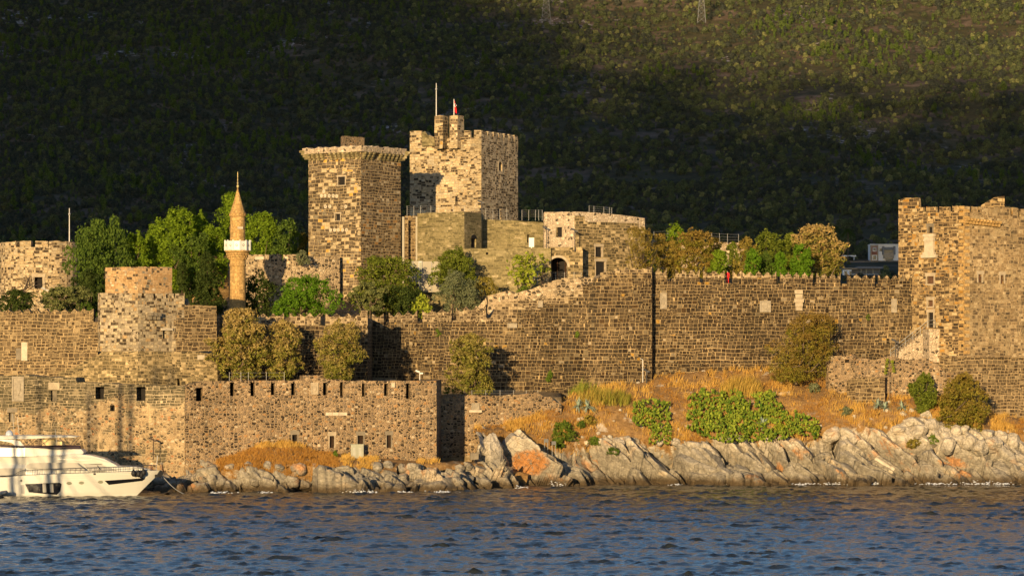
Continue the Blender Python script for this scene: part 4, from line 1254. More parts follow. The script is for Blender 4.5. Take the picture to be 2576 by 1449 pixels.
# --- round tower far left
cx, cy, rr = PX(100, 476), 476.0, 5.95
arc = [(cx + rr * math.sin(a), cy - rr * math.cos(a)) for a in np.linspace(R(-100), R(100), 17)]
pO = Path(arc, world=True)
pf = battle(6, 195, 609, 607, [(40, 51), (80, 91), (122, 124)], 15, rs)
top = sorted([(s, z) for s, z in [(pO.s_of(U), 0) for U, _ in pf]])
top = []
for U, V in pf:
    th = math.asin(max(-1, min(1, (PX(U, 471) - cx) / rr))); s = (th + R(100)) * rr * pO.L / (R(200) * rr)
    top.append((s, PZ(V, 472)))
th = lambda U: (math.asin((PX(U, 471) - cx) / rr) + R(100)) / R(200) * pO.L
top = [(0, PZ(609, 472))] + top + [(pO.L, PZ(609, 472))]
mb, pn = wall(pO, top, 15.0, 1.2, [(th(89), th(109), PZ(725, 470.3), PZ(697, 470.3), 1.0)], rough=.08)
rt = make("round_tower", mb, M['french'], uvs=True, jitter=.06)
tag(rt, "round crenellated tower of pale stone at the far end of the garden", "tower")
for q in pn: panel("doorway", q, M['void'], rt); surround(q, rt, M['frame_stone'], 1.0, .35, .04, .5)

# --- crenellated walls behind the minaret
pX = Path([(480, 456), (530, 452.6), (575, 456)])
ops = [O(pX, 501, 509, 646, 658, .9, 1)]
o, pn = masonry_thing("garden_wall", pX, [(480, 643), (501, 643), (512, 644), (530, 643), (575, 644)], 20, .8, M['minaret'], "small tan wall stub with one opening beside the dark cypress", "wall", ops, kmax=2, rough=.08)
for q in pn: panel("opening", q, M['void'], o)
pY = Path([(618, 452), (731, 448), (855, 452.5)])
prof = battle(618, 731, 641, 640, [(634, 634.5), (661, 666), (704, 713)], 18, rs)
prof2 = [(731.5, 641), (755, 641), (756, 656), (762, 656), (763, 645), (800, 646), (855, 646)]
o, pn = masonry_thing("garden_wall", pY, prof + prof2, 20, .6, M['rubble_mixed'], "crenellated pale rubble wall between the minaret and the machicolated tower", "wall", [O(pY, 667, 678, 716, 735, 1.2, 1)], rough=.12, jitter=.07)
for q in pn: panel("doorway", q, M['void'], o)
slab("marble_slab", pY, pY.s_of(642), pY.s_of(664), PZ(653, 450), PZ(645, 450), .05, M['marble'], o)

# --- inner building group
def block(name, pts, V_top, zb, mat, label, cat, ops=(), tops=None, parent=None, thick=.8, roof=True, rough=.04, depth_back=6.0):
    """pts: front polyline (U, Y) left to right; closed at the back"""
    fr = [Vector((PX(u, y), y)) for u, y in pts]
    bk = [Vector((fr[-1].x + .3, fr[-1].y + depth_back)), Vector((fr[0].x, fr[0].y + depth_back))]
    p = Path(fr + bk + [fr[0]], world=True); nf = len(fr) - 1
    if tops is None: tops = [(pts[0][0], V_top), (pts[-1][0], V_top)]
    t = []
    for U, V in tops:
        s = p.s_of(U, nf); t.append((s, PZ(V, p.at(s)[0].y)))
    zl = t[-1][1]
    t = t + [(p.c[nf + 1], zl), (p.c[nf + 2], t[0][1]), (p.L, t[0][1])]
    mb, pn = wall(p, t, zb, thick, [O(p, *o, kmax=nf) for o in ops], rough=rough)
    if roof:
        zr_ = min(z for _, z in t) - .7
        mb.face([(q.x, q.y, zr_) for q in p.p[:-1]])
    o = make(name, mb, mat, parent, uvs=True, jitter=.03)
    if parent is None: tag(o, label, cat)
    return o, pn, p
o1, pn, p1 = block("stone_building", [(1006, 462), (1052, 459.5)], 543, 20, M['curtain_pale'], "narrow dark stone link between the machicolated tower and the olive block", "building", [(1027, 1034, 653, 672, .6)])
for q in pn: panel("door", q, M['white_post'], o1)
mb = MB()
for U in (1014.5, 1048.5):
    c = W(U, 660, 457.6); z1 = PZ(546, 458)
    mb.box((c.x, c.y, (20 + z1) / 2), (.32, .4, z1 - 20), 0)
make("pilaster_strip", mb, M['concrete'], o1)
o2, pn, p2 = block("stone_building", [(1050, 457), (1168, 451), (1211, 456)], 537, 22, M['olive'], "flat roofed block of smooth olive ashlar with a pointed doorway", "building", [(1185, 1198, 600, 623, .25)])
for q in pn: panel("doorway", q, M['void'], o2)
q = [Vector(p) for p in pn[0]]; ex = (q[1] - q[0]).normalized(); nn = Vector((ex.y, -ex.x, 0)); w = (q[1] - q[0]).length
c = (q[2] + q[3]) / 2 + nn * .2
mb = MB(); mb.prism([c + ex * (w * .5 * math.cos(a)) + Vector((0, 0, (.55 * math.sin(a)) if i else 0)) for i, a in enumerate(np.linspace(0, math.pi, 9))], nn * .1)
make("door_arch", mb, M['void'], o2)
o3, pn, p3 = block("stone_building", [(1209, 459), (1372, 461)], 553, 22, M['olive'], "long olive ashlar range set back under the keep terrace", "building", [(1326, 1332, 590, 612, .6)], tops=[(1209, 551), (1372, 560)])
for q in pn: panel("doorway", q, M['void'], o3)
o4, pn, p4 = block("stone_building", [(1368, 452), (1445, 448), (1622, 455)], 533, 20, M['rubble_light'], "rough two storey stone house with square windows left of the bare tamarisk", "building", [(1399, 1414, 572, 597, .35), (1498, 1515, 621, 647, .35), (1499, 1523, 658, 703, .35)], tops=[(1368, 534), (1445, 532.5), (1500, 535), (1560, 541), (1622, 549)])
p4_top = lambda c: PZ(float(np.interp(1288 + c.x * F / c.y, [1445, 1480, 1622], [548, 552, 570])), c.y)
for i, q in enumerate(pn):
    panel("window" if i < 2 else "door", q, M['void'], o4); surround(q, o4, M['frame_stone'], .35, .16, .03, .4)
by_facing(o4, [M['olive_rough']], lambda n, c: 1 if n.x > .2 and c.z < p4_top(c) else 0)
for (Ua, Ub, Va, Vb, k) in ((1462, 1618, 556, 612, 1), (1462, 1600, 612, 700, 1)):
    pass
o5, pn, p5 = block("terrace_wall", [(1048, 447), (1386, 445.5)], 625, 18, M['olive'], "tall smooth olive terrace wall behind the fig and olive trees", "wall", [(1222, 1228, 635, 641, .6)], tops=[(1048, 654), (1112, 654), (1112.5, 626), (1386, 624)], depth_back=5)
for q in pn: panel("drain_hole", q, M['void'], o5)
# gate wall with the big arch
pZ_ = Path([(1384, 446), (1460, 446.2)])
yA = 446.1
prof = top_of(pZ_, [(1384, 624), (1460, 624)])
mb = MB()
def gate(mb, U0, U1, Vt, Vb, cU, rU, Vs, Y, th_):
    """flat wall with an arched opening: outline faces front and intrados"""
    arch = [(cU - rU, Vb)] + [(cU + rU * math.cos(a), Vs - rU * 1.0 * math.sin(a)) for a in np.linspace(math.pi, 0, 15)] + [(cU + rU, Vb)]
    for (a, b) in zip(arch, arch[1:]):
        if abs(a[0] - b[0]) < 1e-6: 
            continue
        mb.face([W(a[0], a[1], Y), W(b[0], b[1], Y), W(b[0], Vt, Y), W(a[0], Vt, Y)])
    for (a, b) in zip(arch, arch[1:]):
        mb.face([W(a[0], a[1], Y), W(b[0], b[1], Y), W(b[0], b[1], Y) + Vector((0, th_, 0)), W(a[0], a[1], Y) + Vector((0, th_, 0))])
    for a, b in ((U0, cU - rU), (cU + rU, U1)):
        for k in range(4):
            v0 = Vb + (Vt - Vb) * k / 4; v1 = Vb + (Vt - Vb) * (k + 1) / 4
            mb.face([W(a, v0, Y), W(b, v0, Y), W(b, v1, Y), W(a, v1, Y)])
    mb.face([W(U0, Vt, Y), W(U1, Vt, Y), W(U1, Vt, Y) + Vector((0, 4, 0)), W(U0, Vt, Y) + Vector((0, 4, 0))])
gate(mb, 1384, 1466, 622, 705, 1404, 24, 672, 446, 3.0)
gt = make("gate_wall", mb, M['olive_rough'], uvs=True)
tag(gt, "stone gateway with a wide round arch beside the fig tree", "gate")
mb = MB(); mb.face([W(1378, 706, 449), W(1430, 706, 449), W(1430, 640, 449), W(1378, 640, 449)])
gl = make("gate_door", mb, M['void'], gt)
mb = MB()
for U in (1383, 1402, 1422):
    a = W(U, 706, 448.6); mb.tube([a, a + Vector((0, 0, 3.0))], .05, 4)
make("gate_post", mb, M['wood'], gl)
mb = MB()
for i, a in enumerate(np.linspace(0, math.pi, 14)[:-1]):
    b = a + math.pi / 13
    P = []
    for (r_, t_) in ((24, a), (24, b), (30, b), (30, a)):
        P.append(W(1404 + r_ * math.cos(t_), 672 - r_ * math.sin(t_), 445.95))
    mb.prism(P, (0, .2, 0))
make("arch_ring", mb, M['frame_stone'], gt)
# white screens in front
for U0, U1, V0, V1, Y, lab in ((1026, 1053, 657, 715, 446.2, "white site screen standing beside the grey metal box"), (1062, 1110, 658, 735, 445.0, "wide pale cement panel under the olive terrace wall")):
    mb = MB(); a, b = W(U0, V1, Y), W(U1, V0, Y)
    mb.box(((a.x + b.x) / 2, Y, (a.z + b.z) / 2), (b.x - a.x, .12, b.z - a.z))
    o = make("screen_panel", mb, M['concrete'], uvs=True); tag(o, lab, "panel")
    mb = MB()
    for k in range(3):
        x = a.x + (b.x - a.x) * k / 2; mb.tube([(x, Y - .1, a.z), (x, Y - .1, b.z)], .05, 4)
    make("frame_rail", mb, M['steel'], o)
mb = MB(); a, b = W(1053, 735, 445.6), W(1063, 657, 445.6)
mb.box(((a.x + b.x) / 2, 445.6, (a.z + b.z) / 2), (b.x - a.x, .5, b.z - a.z))
o = make("metal_box", mb, M['steel']); tag(o, "narrow grey upright metal box between two pale panels", "box")
mb = MB(); mb.box((b.x - .25, 445.33, (a.z + b.z) / 2), (.4, .04, (b.z - a.z) * .9)); make("box_door", mb, M['cabinet'], o)
# exhibit ramp and white signs on the terrace
mb = MB(); Y = 453.0
mb.prism([W(1501 * 0 + 1289 + 0, 622, Y), W(1329, 622, Y), W(1329, 611, Y), W(1290, 601, Y)], (0, .6, 0))
o = make("stone_ramp", mb, M['olive'], uvs=True); tag(o, "small sloping stone side wall on the olive terrace", "wall")
mb = MB(); c = W(1337, 610, 450); mb.box((c.x, 450, c.z), (.75, .2, 1.3)); mb.box((c.x, 450, c.z - .9), (.15, .15, .7))
tag(make("sign_board", mb, M['white_post']), "white upright board on the olive terrace near the rough house", "sign")
# ruined terrace behind the right trees
pW = Path([(1640, 473), (1880, 475)])
tag(masonry_thing("ruined_wall", pW, [(1640, 604), (1690, 600), (1740, 625), (1790, 606), (1880, 612)], 24, 2, M['rubble_mixed'], "", "", rough=.3, jitter=.12)[0], "pale ruined terrace wall seen between the trees above the long curtain wall", "ruin")

# ================================================================ MINARET
YM = 434.0; cM = (PX(598, YM), YM)
mroot = root("minaret", (cM[0], YM, 20.0))
tag(mroot, "slender sandstone minaret with a white balcony and conical roof", "minaret")
zV = lambda V: PZ(V, YM)
def mlathe(name, prof, mat, n=24, parent=mroot):
    mb = MB(); mb.lathe((cM[0], cM[1], 0), prof, n)
    return make(name, mb, mat, parent, uvs=True, smooth=False)
mlathe("shaft", [(1.14, 20), (1.10, zV(780)), (1.06, zV(672)), (1.08, zV(671)), (1.16, zV(669)), (1.16, zV(666)), (1.08, zV(664)), (1.06, zV(655))], M['minaret'])
mlathe("corbel_ring", [(1.08, zV(655)), (1.2, zV(651)), (1.2, zV(649)), (1.36, zV(646)), (1.36, zV(643)), (1.52, zV(640)), (1.52, zV(637)), (1.72, zV(634)), (1.76, zV(630)), (.9, zV(630))], M['minaret'])
mb = MB()
for ring_, (r_, V1, V2, cnt) in enumerate(((1.16, 653, 648, 16), (1.33, 648, 643, 18), (1.5, 642, 637, 20))):
    for k in range(cnt):
        a = 2 * math.pi * k / cnt; mb = MB(); mb.box((cM[0] + r_ * math.cos(a), cM[1] + r_ * math.sin(a), (zV(V1) + zV(V2)) / 2), (.16, .14, zV(V2) - zV(V1)), a)
        make("corbel", mb, M['minaret'], mroot, uvs=True)
bal = root("balcony", (0, 0, 0)); bal.parent = mroot; LOC["balcony"] = Vector(LOC["minaret"])
mb = MB()
for k in range(12):
    a0 = 2 * math.pi * (k - .5) / 12; a1 = 2 * math.pi * (k + .5) / 12
    r_ = 1.76
    P = [Vector((cM[0] + r_ * math.sin(a), cM[1] - r_ * math.cos(a), 0)) for a in (a0, a1)]
    nn = Vector((math.sin((a0 + a1) / 2), -math.cos((a0 + a1) / 2), 0))
    q = [P[0] + Vector((0, 0, zV(630))), P[1] + Vector((0, 0, zV(630))), P[1] + Vector((0, 0, zV(607))), P[0] + Vector((0, 0, zV(607)))]
    mb.prism(q, -nn * .12)
make("railing_panels", mb, M['white_post'], bal)
mb = MB()
for k in range(12):
    a = 2 * math.pi * (k + .5) / 12; mb = MB()
    mb.box((cM[0] + 1.77 * math.sin(a), cM[1] - 1.77 * math.cos(a), (zV(631) + zV(604.5)) / 2), (.16, .16, zV(604.5) - zV(631)), a)
    make("railing_post", mb, M['white_post'], bal)
for k in range(-3, 4):
    a = 2 * math.pi * k / 12; mb = MB()
    c = Vector((cM[0] + 1.74 * math.sin(a), cM[1] - 1.74 * math.cos(a), zV(617))); e = Vector((math.cos(a), math.sin(a), 0)); nn = Vector((math.sin(a), -math.cos(a), 0))
    pts = [c + e * (.14 * math.cos(t)) + Vector((0, 0, .14 * math.sin(t))) + nn * .02 for t in np.linspace(R(150), R(390), 9)]
    mb.tube(pts, [.01, .025, .035, .042, .045, .042, .035, .025, .01], 5)
    mb.box(c + nn * .02 + Vector((0, 0, .12)), (.07, .05, .07), a)
    make("crescent_emblem", mb, M['dark_metal'] if False else M['cabinet'], bal)
mlathe("upper_shaft", [(1.05, zV(632)), (1.03, zV(560)), (1.02, zV(546)), (1.08, zV(545)), (1.10, zV(536)), (1.0, zV(535))], M['minaret'])
mb = MB()
for k in range(14):
    a = 2 * math.pi * k / 14; c = Vector((cM[0] + 1.08 * math.sin(a), cM[1] - 1.08 * math.cos(a), zV(541))); e = Vector((math.cos(a), math.sin(a), 0)); nn = Vector((math.sin(a), -math.cos(a), 0))
    mb.tube([c + e * (.19 * math.cos(t)) + Vector((0, 0, .19 * math.sin(t))) + nn * .03 for t in np.linspace(0, 2 * math.pi, 11)], .035, 4, cap=False)
make("ring_frieze", mb, M['minaret'], mroot, uvs=True)
mlathe("conical_roof", [(1.06, zV(535.5)), (1.0, zV(533)), (.52, zV(505)), (.12, zV(478)), (.06, zV(474))], M['minaret'], 12)
mlathe("finial", [(.05, zV(475)), (.17, zV(471)), (.19, zV(468)), (.08, zV(465)), (.13, zV(461)), (.05, zV(457)), (.09, zV(453)), (.04, zV(449)), (.07, zV(445)), (.03, zV(441)), (.02, zV(432))], plain('gilded_finial', (.45, .36, .16), .35, .2, metal=.6), 10)
slabs = MB(); c = Vector((cM[0] + .42, cM[1] - .93, zV(574))); slabs.box(c, (.75, .12, .32), R(24)); make("pale_stone", slabs, M['marble'], mroot)

# ================================================================ FLAG POLES, RAILINGS, LAMPS, CABINET
def flagpole(U, Vt, Vb, Y, label, flag=None):
    a = W(U, Vb, Y); t = W(U, Vt, Y)
    r_ = root("flagpole", a); tag(r_, label, "flagpole", "flagpoles on the castle")
    mb = MB(); mb.tube([a - Vector((0, 0, .8)), t], [.085, .05], 6); make("pole", mb, M['white_post'], r_)
    if not flag:
        mb = MB(); mb.lathe((t.x, t.y, t.z - 1.1), [(.03, 0), (.14, .1), (.17, .22), (.13, .34), (.03, .45)], 8); make("pole_knob", mb, M['steel'], r_)
    return r_, t
flagpole(174.5, 524, 612, 474, "thin bare white pole standing behind the round tower")
flagpole(1097.5, 210, 292, 476.2, "tall bare white pole on the keep turret beside the red flag")
fp, t = flagpole(1142, 250, 292, 476, "short pole with a limp red flag on the keep turret", True)
# limp hanging flag: a folded cloth
vs, fs = [], []
nu, nv = 12, 14
for j in range(nv + 1):
    for i in range(nu + 1):
        u, v = i / nu, j / nv
        x = .06 + u * (.26 + .16 * math.sin(v * 2.6)) * (.55 + .45 * v)
        y = .14 * math.sin(u * 9 + v * 2) * (.4 + u)
        vs.append((t.x + x, t.y - .1 + y, t.z - .1 - v * 1.75 - u * .55 * (1 - v * .3)))
for j in range(nv):
    for i in range(nu):
        fs.append((j * (nu + 1) + i, j * (nu + 1) + i + 1, (j + 1) * (nu + 1) + i + 1, (j + 1) * (nu + 1) + i))
mb = MB(); mb.mesh(vs, fs); fl = make("flag", mb, M['red'], fp, smooth=True)
mb = MB(); c = Vector((t.x + .2, t.y - .32, t.z - .95))
mb.tube([c + Vector((.16 * math.cos(a), 0, .2 * math.sin(a))) for a in np.linspace(R(60), R(300), 9)], [.01, .03, .045, .055, .06, .055, .045, .03, .01], 5)
mb.box(c + Vector((.16, 0, -.02)), (.1, .03, .1), 0, tilt=(0, .6, 0)); make("crescent_and_star", mb, M['white_cloth'], fl)

def railing(pts, h, label, wires=4, group="post and wire railings", rad=.025, top=False):
    r_ = root("railing", pts[0]); tag(r_, label, "railing", group)
    for p in pts:
        mb = MB(); mb.tube([p - Vector((0, 0, .3)), p + Vector((0, 0, h))], rad, 5); make("post", mb, M['steel'], r_)
    mb = MB()
    for k in range(wires):
        z = h * (k + 1) / (wires + .2)
        for a, b in zip(pts, pts[1:]): mb.tube([a + Vector((0, 0, z)), b + Vector((0, 0, z))], .012, 3, cap=False)
    make("wire", mb, M['steel'], r_)
    return r_
railing([W(U, 544, Y) for U, Y in ((1024, 458), (1041, 458), (1058, 458), (1084, 457), (1104, 456))], 1.5, "wire railing on the olive block in front of the shaded keep wall", 5)
railing([W(U, V, 458) for U, V in ((1140, 541), (1168, 541), (1222, 548), (1240, 549), (1257, 549), (1275, 549))], 1.35, "wire railing before the keep's sunlit foot and small door")
railing([W(U, 550, 460) for U in (1313, 1330, 1347, 1355, 1364)], 1.25, "railing on the long olive range right of the keep", 4)
railing([W(U, V, 455) for U, V in ((1482, 535), (1494, 536), (1519, 538), (1533, 539.5), (1539, 540))], 1.0, "short railing on top of the rough two storey house", 3)
railing([W(U, V, 474) for U, V in ((1645, 604), (1680, 602), (1710, 612), (1790, 608), (1810, 609), (1830, 610), (1858, 611))], 1.3, "railing on the ruined terrace behind the trees", 3)
railing([W(U, 996, 406.4) for U in (1187, 1222, 1258, 1292, 1324, 1353)], .75, "low white post railing on the recessed wall top", 2)
railing([W(U, 708, 445.3) for U in (1352, 1376, 1398, 1420, 1444, 1462)], 1.3, "wire railing before the arched gateway", 5)
railing([W(U, 956, 396) for U in (577, 606, 625, 670, 715)], 1.0, "white post railing under the tan topped tamarisks", 2)

def lamp(p, h, label, arm=True, mat=None):
    r_ = root("flood_lamp", p); tag(r_, label, "lamp", "flood lamps and lamp posts")
    mat = mat or M['dark_metal']
    mb = MB(); mb.tube([p - Vector((0, 0, .5)), p + Vector((0, 0, h))], .06, 6); make("pole", mb, mat, r_)
    mb = MB(); mb.box(p + Vector((-.28, -.1, h)), (.55, .3, .22), .2, tilt=(0, .35, 0)); mb.box(p + Vector((.2, -.1, h - .25)), (.4, .25, .18), .1); make("lamp_head", mb, mat, r_)
lamp(W(386, 1145, 384.6), 2.0, "rusty bent iron post on the rocks by the yacht bow", mat=M['iron'])
lamp(W(1211, 552, 457), 2.6, "dark lamp pole at the corner of the keep")
lamp(W(1375, 622, 450.5), 2.8, "dark lamp pole beside the rough house left wall")
lamp(W(1446, 624, 445.6), 2.6, "slim lamp pole in front of the house corner above the gateway")
lamp(W(115, 775, 424), 2.6, "pale garden lamp post between palm and cedar", mat=M['steel'])
lamp(W(1626, 960, 419.5), 1.6, "dark lamp post at the foot of the wall joint")
lamp(W(1056, 957, 400), 1.15, "little white lamp post on the rampart edge", mat=M['white_post'])
lamp(W(2253, 905, 419), 2.6, "dark lamp post below the tower stair")
mb = MB(); a = W(1617, 962, 418); mb.tube([a, a + Vector((0, 0, 3.0))], .05, 5); mb.tube([a + Vector((0, 0, 3)), a + Vector((-.35, 0, 3.15))], .04, 4)
tag(make("white_pole", mb, M['white_post']), "thin white pole on the slope beside the dark wall lamp", "pole")
# electric cabinet at the rampart foot
Yc = 389.6
a, b = W(883, 1155, Yc), W(915, 1118, Yc)
cab = root("cabinet", ((a.x + b.x) / 2, Yc, a.z)); tag(cab, "grey green electric cabinet under a barred window at the rampart foot", "cabinet")
mb = MB(); mb.box(((a.x + b.x) / 2, Yc, (a.z + b.z) / 2), (b.x - a.x, .75, b.z - a.z)); mb.box(((a.x + b.x) / 2, Yc, b.z + .03), (b.x - a.x + .1, .85, .07)); make("casing", mb, M['cabinet'], cab)
for k in range(2):
    mb = MB(); cxx = a.x + (b.x - a.x) * (.27 + .46 * k)
    mb.box((cxx, Yc - .39, (a.z + b.z) / 2), ((b.x - a.x) * .42, .04, (b.z - a.z) * .9)); d = make("cabinet_door", mb, M['cabinet'], cab)
    mb = MB()
    for j in range(7): mb.box((cxx, Yc - .42, a.z + .5 + j * .14), ((b.x - a.x) * .2, .03, .05))
    make("vent_louvres", mb, M['steel'], d)
mb = MB(); a = W(920, 1160, 388.9); mb.box((a.x - .4, 388.9, a.z), (4.5, .8, .4)); tag(make("concrete_step", mb, M['concrete'], uvs=True, jitter=.03), "low concrete footing under the grey green cabinet", "footing")
mb = MB(); c = W(1190 * 0 + 1187, 1146, 387.5)
mb.box(W(1187 * 0 + 1193, 1147, 391.5), (1.0, .9, .8), .1)
tag(make("stone_block", mb, M['dark_stone'], uvs=True, jitter=.06), "squared dark stone block at the rampart's right foot", "block")
# little flood lights on the cliff
for U, V, lab in ((1374, 1128, "small square flood light on two legs upon the cliff"), (1393, 1134, "second small flood light lower on the cliff beside the first")):
    p = W(U, V, 400.5); r_ = root("cliff_light", p); tag(r_, lab, "lamp", "small lights on the cliff")
    mb = MB(); mb.tube([p + Vector((-.2, 0, -.7)), p + Vector((-.2, 0, .8))], .035, 4); mb.tube([p + Vector((.2, 0, -.7)), p + Vector((.2, 0, .8))], .035, 4); make("leg", mb, M['steel'], r_)
    mb = MB(); mb.box(p + Vector((0, -.05, 1.0)), (.55, .15, .45)); make("lamp_head", mb, M['dark_metal'], r_)
# ================================================================ VEGETATION
def leaf_mat(name, c0, c1, tone=None, transl=.35, rough=.6, deep=None):
    g = NT(name)
    geo = g.n("ShaderNodeNewGeometry"); p = geo.outputs["Position"]
    rnd = geo.outputs["Random Per Island"]
    n = g.noise(p, .9, 3, .6)
    f = g.math('ADD', g.math('MULTIPLY', rnd, .55), g.math('MULTIPLY', n, .45))
    c = g.ramp(f, [(.2, c0), (.8, c1)])
    if tone:
        at = g.n("ShaderNodeAttribute"); at.attribute_name = "tone"
        t = g.ramp(f, [(.2, tone[0]), (.8, tone[1])])
        c = g.mix(at.outputs["Fac"], c, t)
    d = g.n("ShaderNodeBsdfDiffuse"); g.l(c, d.inputs[0])
    tr = g.n("ShaderNodeBsdfTranslucent"); g.l(g.mix(1.0, c, (1.25, 1.2, .6, 1), 'MULTIPLY'), tr.inputs[0])
    mx = g.n("ShaderNodeMixShader"); mx.inputs[0].default_value = transl
    g.l(d.outputs[0], mx.inputs[1]); g.l(tr.outputs[0], mx.inputs[2]); g.l(mx.outputs[0], g.out.inputs[0])
    return g.mat
TAN = ((.30, .20, .07), (.52, .37, .15))
L = {
 'pine': leaf_mat('bright_pine_needles', (0.0726, 0.1271, 0.00984), (0.2112, 0.2952, 0.0246)),
 'pepper': leaf_mat('dull_green_leaves', (0.04095, 0.07425, 0.0135), (0.117, 0.1688, 0.0297)),
 'dark': leaf_mat('dark_green_leaves', (0.0192, 0.03328, 0.00896), (0.072, 0.096, 0.02304)),
 'bright': leaf_mat('fresh_green_leaves', (0.05063, 0.1148, 0.00918), (0.1417, 0.2525, 0.02065)),
 'olive': leaf_mat('grey_olive_leaves', (0.08, 0.096, 0.048), (0.24, 0.256, 0.136)),
 'loquat': leaf_mat('mid_green_leaves', (0.063, 0.08928, 0.01296), (0.189, 0.216, 0.03168)),
 'tamarisk': leaf_mat('tamarisk_leaves', (0.0935, 0.1054, 0.017), (0.255, 0.238, 0.0476), TAN),
 'amber': leaf_mat('amber_green_leaves', (.095, .092, .013), (.27, .24, .04), ((.20, .12, .03), (.32, .20, .06))),
 'brown': leaf_mat('brown_green_leaves', (0.1225, 0.105, 0.021), (0.3325, 0.2625, 0.056), ((.17, .10, .03), (.28, .17, .055))),
 'fig': leaf_mat('fig_leaves', (0.135, 0.18, 0.018), (0.36, 0.39, 0.045)),
 'cedar': leaf_mat('grey_cedar_needles', (0.072, 0.0864, 0.0288), (0.216, 0.225, 0.081)),
 'scrub_dark': leaf_mat('scrub_dark', (.038, .043, .039), (.100, .110, .078)),
 'scrub_mid': leaf_mat('scrub_mid', (.056, .068, .040), (.16, .18, .078)),
 'scrub_pale': leaf_mat('scrub_pale', (.12, .13, .06), (.31, .31, .125)),
 'scrub_pine': leaf_mat('scrub_pine', (.046, .070, .026), (.145, .195, .045)),
 'agave': leaf_mat('agave_leaves', (0.169, 0.221, 0.169), (0.338, 0.403, 0.312), None, .1),
 'agave_y': leaf_mat('yellowing_agave', (.24, .25, .09), (.38, .36, .15), None, .1),
 'cactus': leaf_mat('cactus_pads', (.035, .085, .012), (.24, .28, .035), None, .1),
 'grass': leaf_mat('dry_grass', (.43, .24, .055), (.70, .46, .13), None, .35),
 'grass_red': leaf_mat('rusty_dry_grass', (.29, .135, .03), (.50, .28, .075), None, .35),
 'reed': leaf_mat('reeds', (.10, .15, .018), (.24, .28, .045), ((.35, .22, .05), (.55, .38, .10)), .35),
 'weed': leaf_mat('green_weeds', (0.05737, 0.102, 0.0136), (0.1658, 0.2176, 0.034)),
 'palm': leaf_mat('palm_fronds', (.03, .05, .012), (.08, .11, .025)),
}
def unit(v): return v / (np.linalg.norm(v, axis=-1, keepdims=True) + 1e-9)
def leaf_quads(P, N, size, asp, rng, droop=0.0):
    n = len(P)
    r = unit(rng.normal(size=(n, 3)))
    T = unit(np.cross(N, r))
    if droop: T = unit(T * (1 - droop) + np.array([0, 0, -droop * 1.5]))
    B = unit(np.cross(N, T))
    s = size * rng.uniform(.6, 1.35, (n, 1))
    a, b = T * s, B * s * asp
    return np.stack([P - a, P + b * .9 - a * .1, P + a, P - b * .9 + a * .1], 1).reshape(-1, 3)

def crown_points(lobes, n, rng, spread=.9, flat=1.0, fuzz=.25, low=-.75):
    lob = np.array(lobes); w = lob[:, 3] ** 2; w /= w.sum()
    k = rng.choice(len(lob), n, p=w)
    d = unit(rng.normal(size=(n, 3)))
    bad = d[:, 2] < low; d[bad, 2] *= -1
    rad = lob[k, 3] * (1 - fuzz * rng.random(n) ** 1.5) * (1 + .16 * np.abs(rng.normal(size=n)) * (rng.random(n) < .5))
    P = lob[k, :3] + d * rad[:, None] * np.array([1, 1, flat])
    # drop what lies deep inside another lobe
    keep = np.ones(n, bool)
    for L_ in lob:
        q = (P - L_[:3]) / np.array([1, 1, flat]); keep &= ~((q ** 2).sum(1) < (L_[3] * .62) ** 2)
    P, d = P[keep], d[keep]
    N = unit(d + spread * rng.normal(size=d.shape))
    return P, N, d

ENV = {
 'round': lambda h: math.sqrt(max(.05, 1 - (2 * h - 1) ** 2)) ** .7,
 'egg': lambda h: math.sqrt(max(.05, 1 - (1.6 * h - .6) ** 2)) if h > .38 else .75 + .25 * h / .38,
 'cone': lambda h: max(.12, 1 - h) ** .8,
 'bush': lambda h: math.sqrt(max(.03, 1 - h ** 2)) ,
 'umbrella': lambda h: .35 + .65 * math.sin(min(1, h * 1.15) * math.pi * .8),
 'column': lambda h: (1 - h) ** .45 if h > .2 else .9,
}
def make_lobes(c, w, h, kind, n, lr, rng, depth=.8):
    out = []
    for i in range(n):
        t = (i + rng.random()) / n
        e = ENV[kind](t) * w / 2
        a = rng.random() * 2 * math.pi; q = math.sqrt(rng.random())
        r = lr * w * rng.uniform(.65, 1.3)
        ee = max(0, e * rng.uniform(.86, 1.08) - r * .7)
        z = min(max(t * h, r * .55), h - r * .8)
        out.append((c[0] + ee * q * math.cos(a), c[1] + ee * q * depth * math.sin(a), c[2] + z, r))
    return out

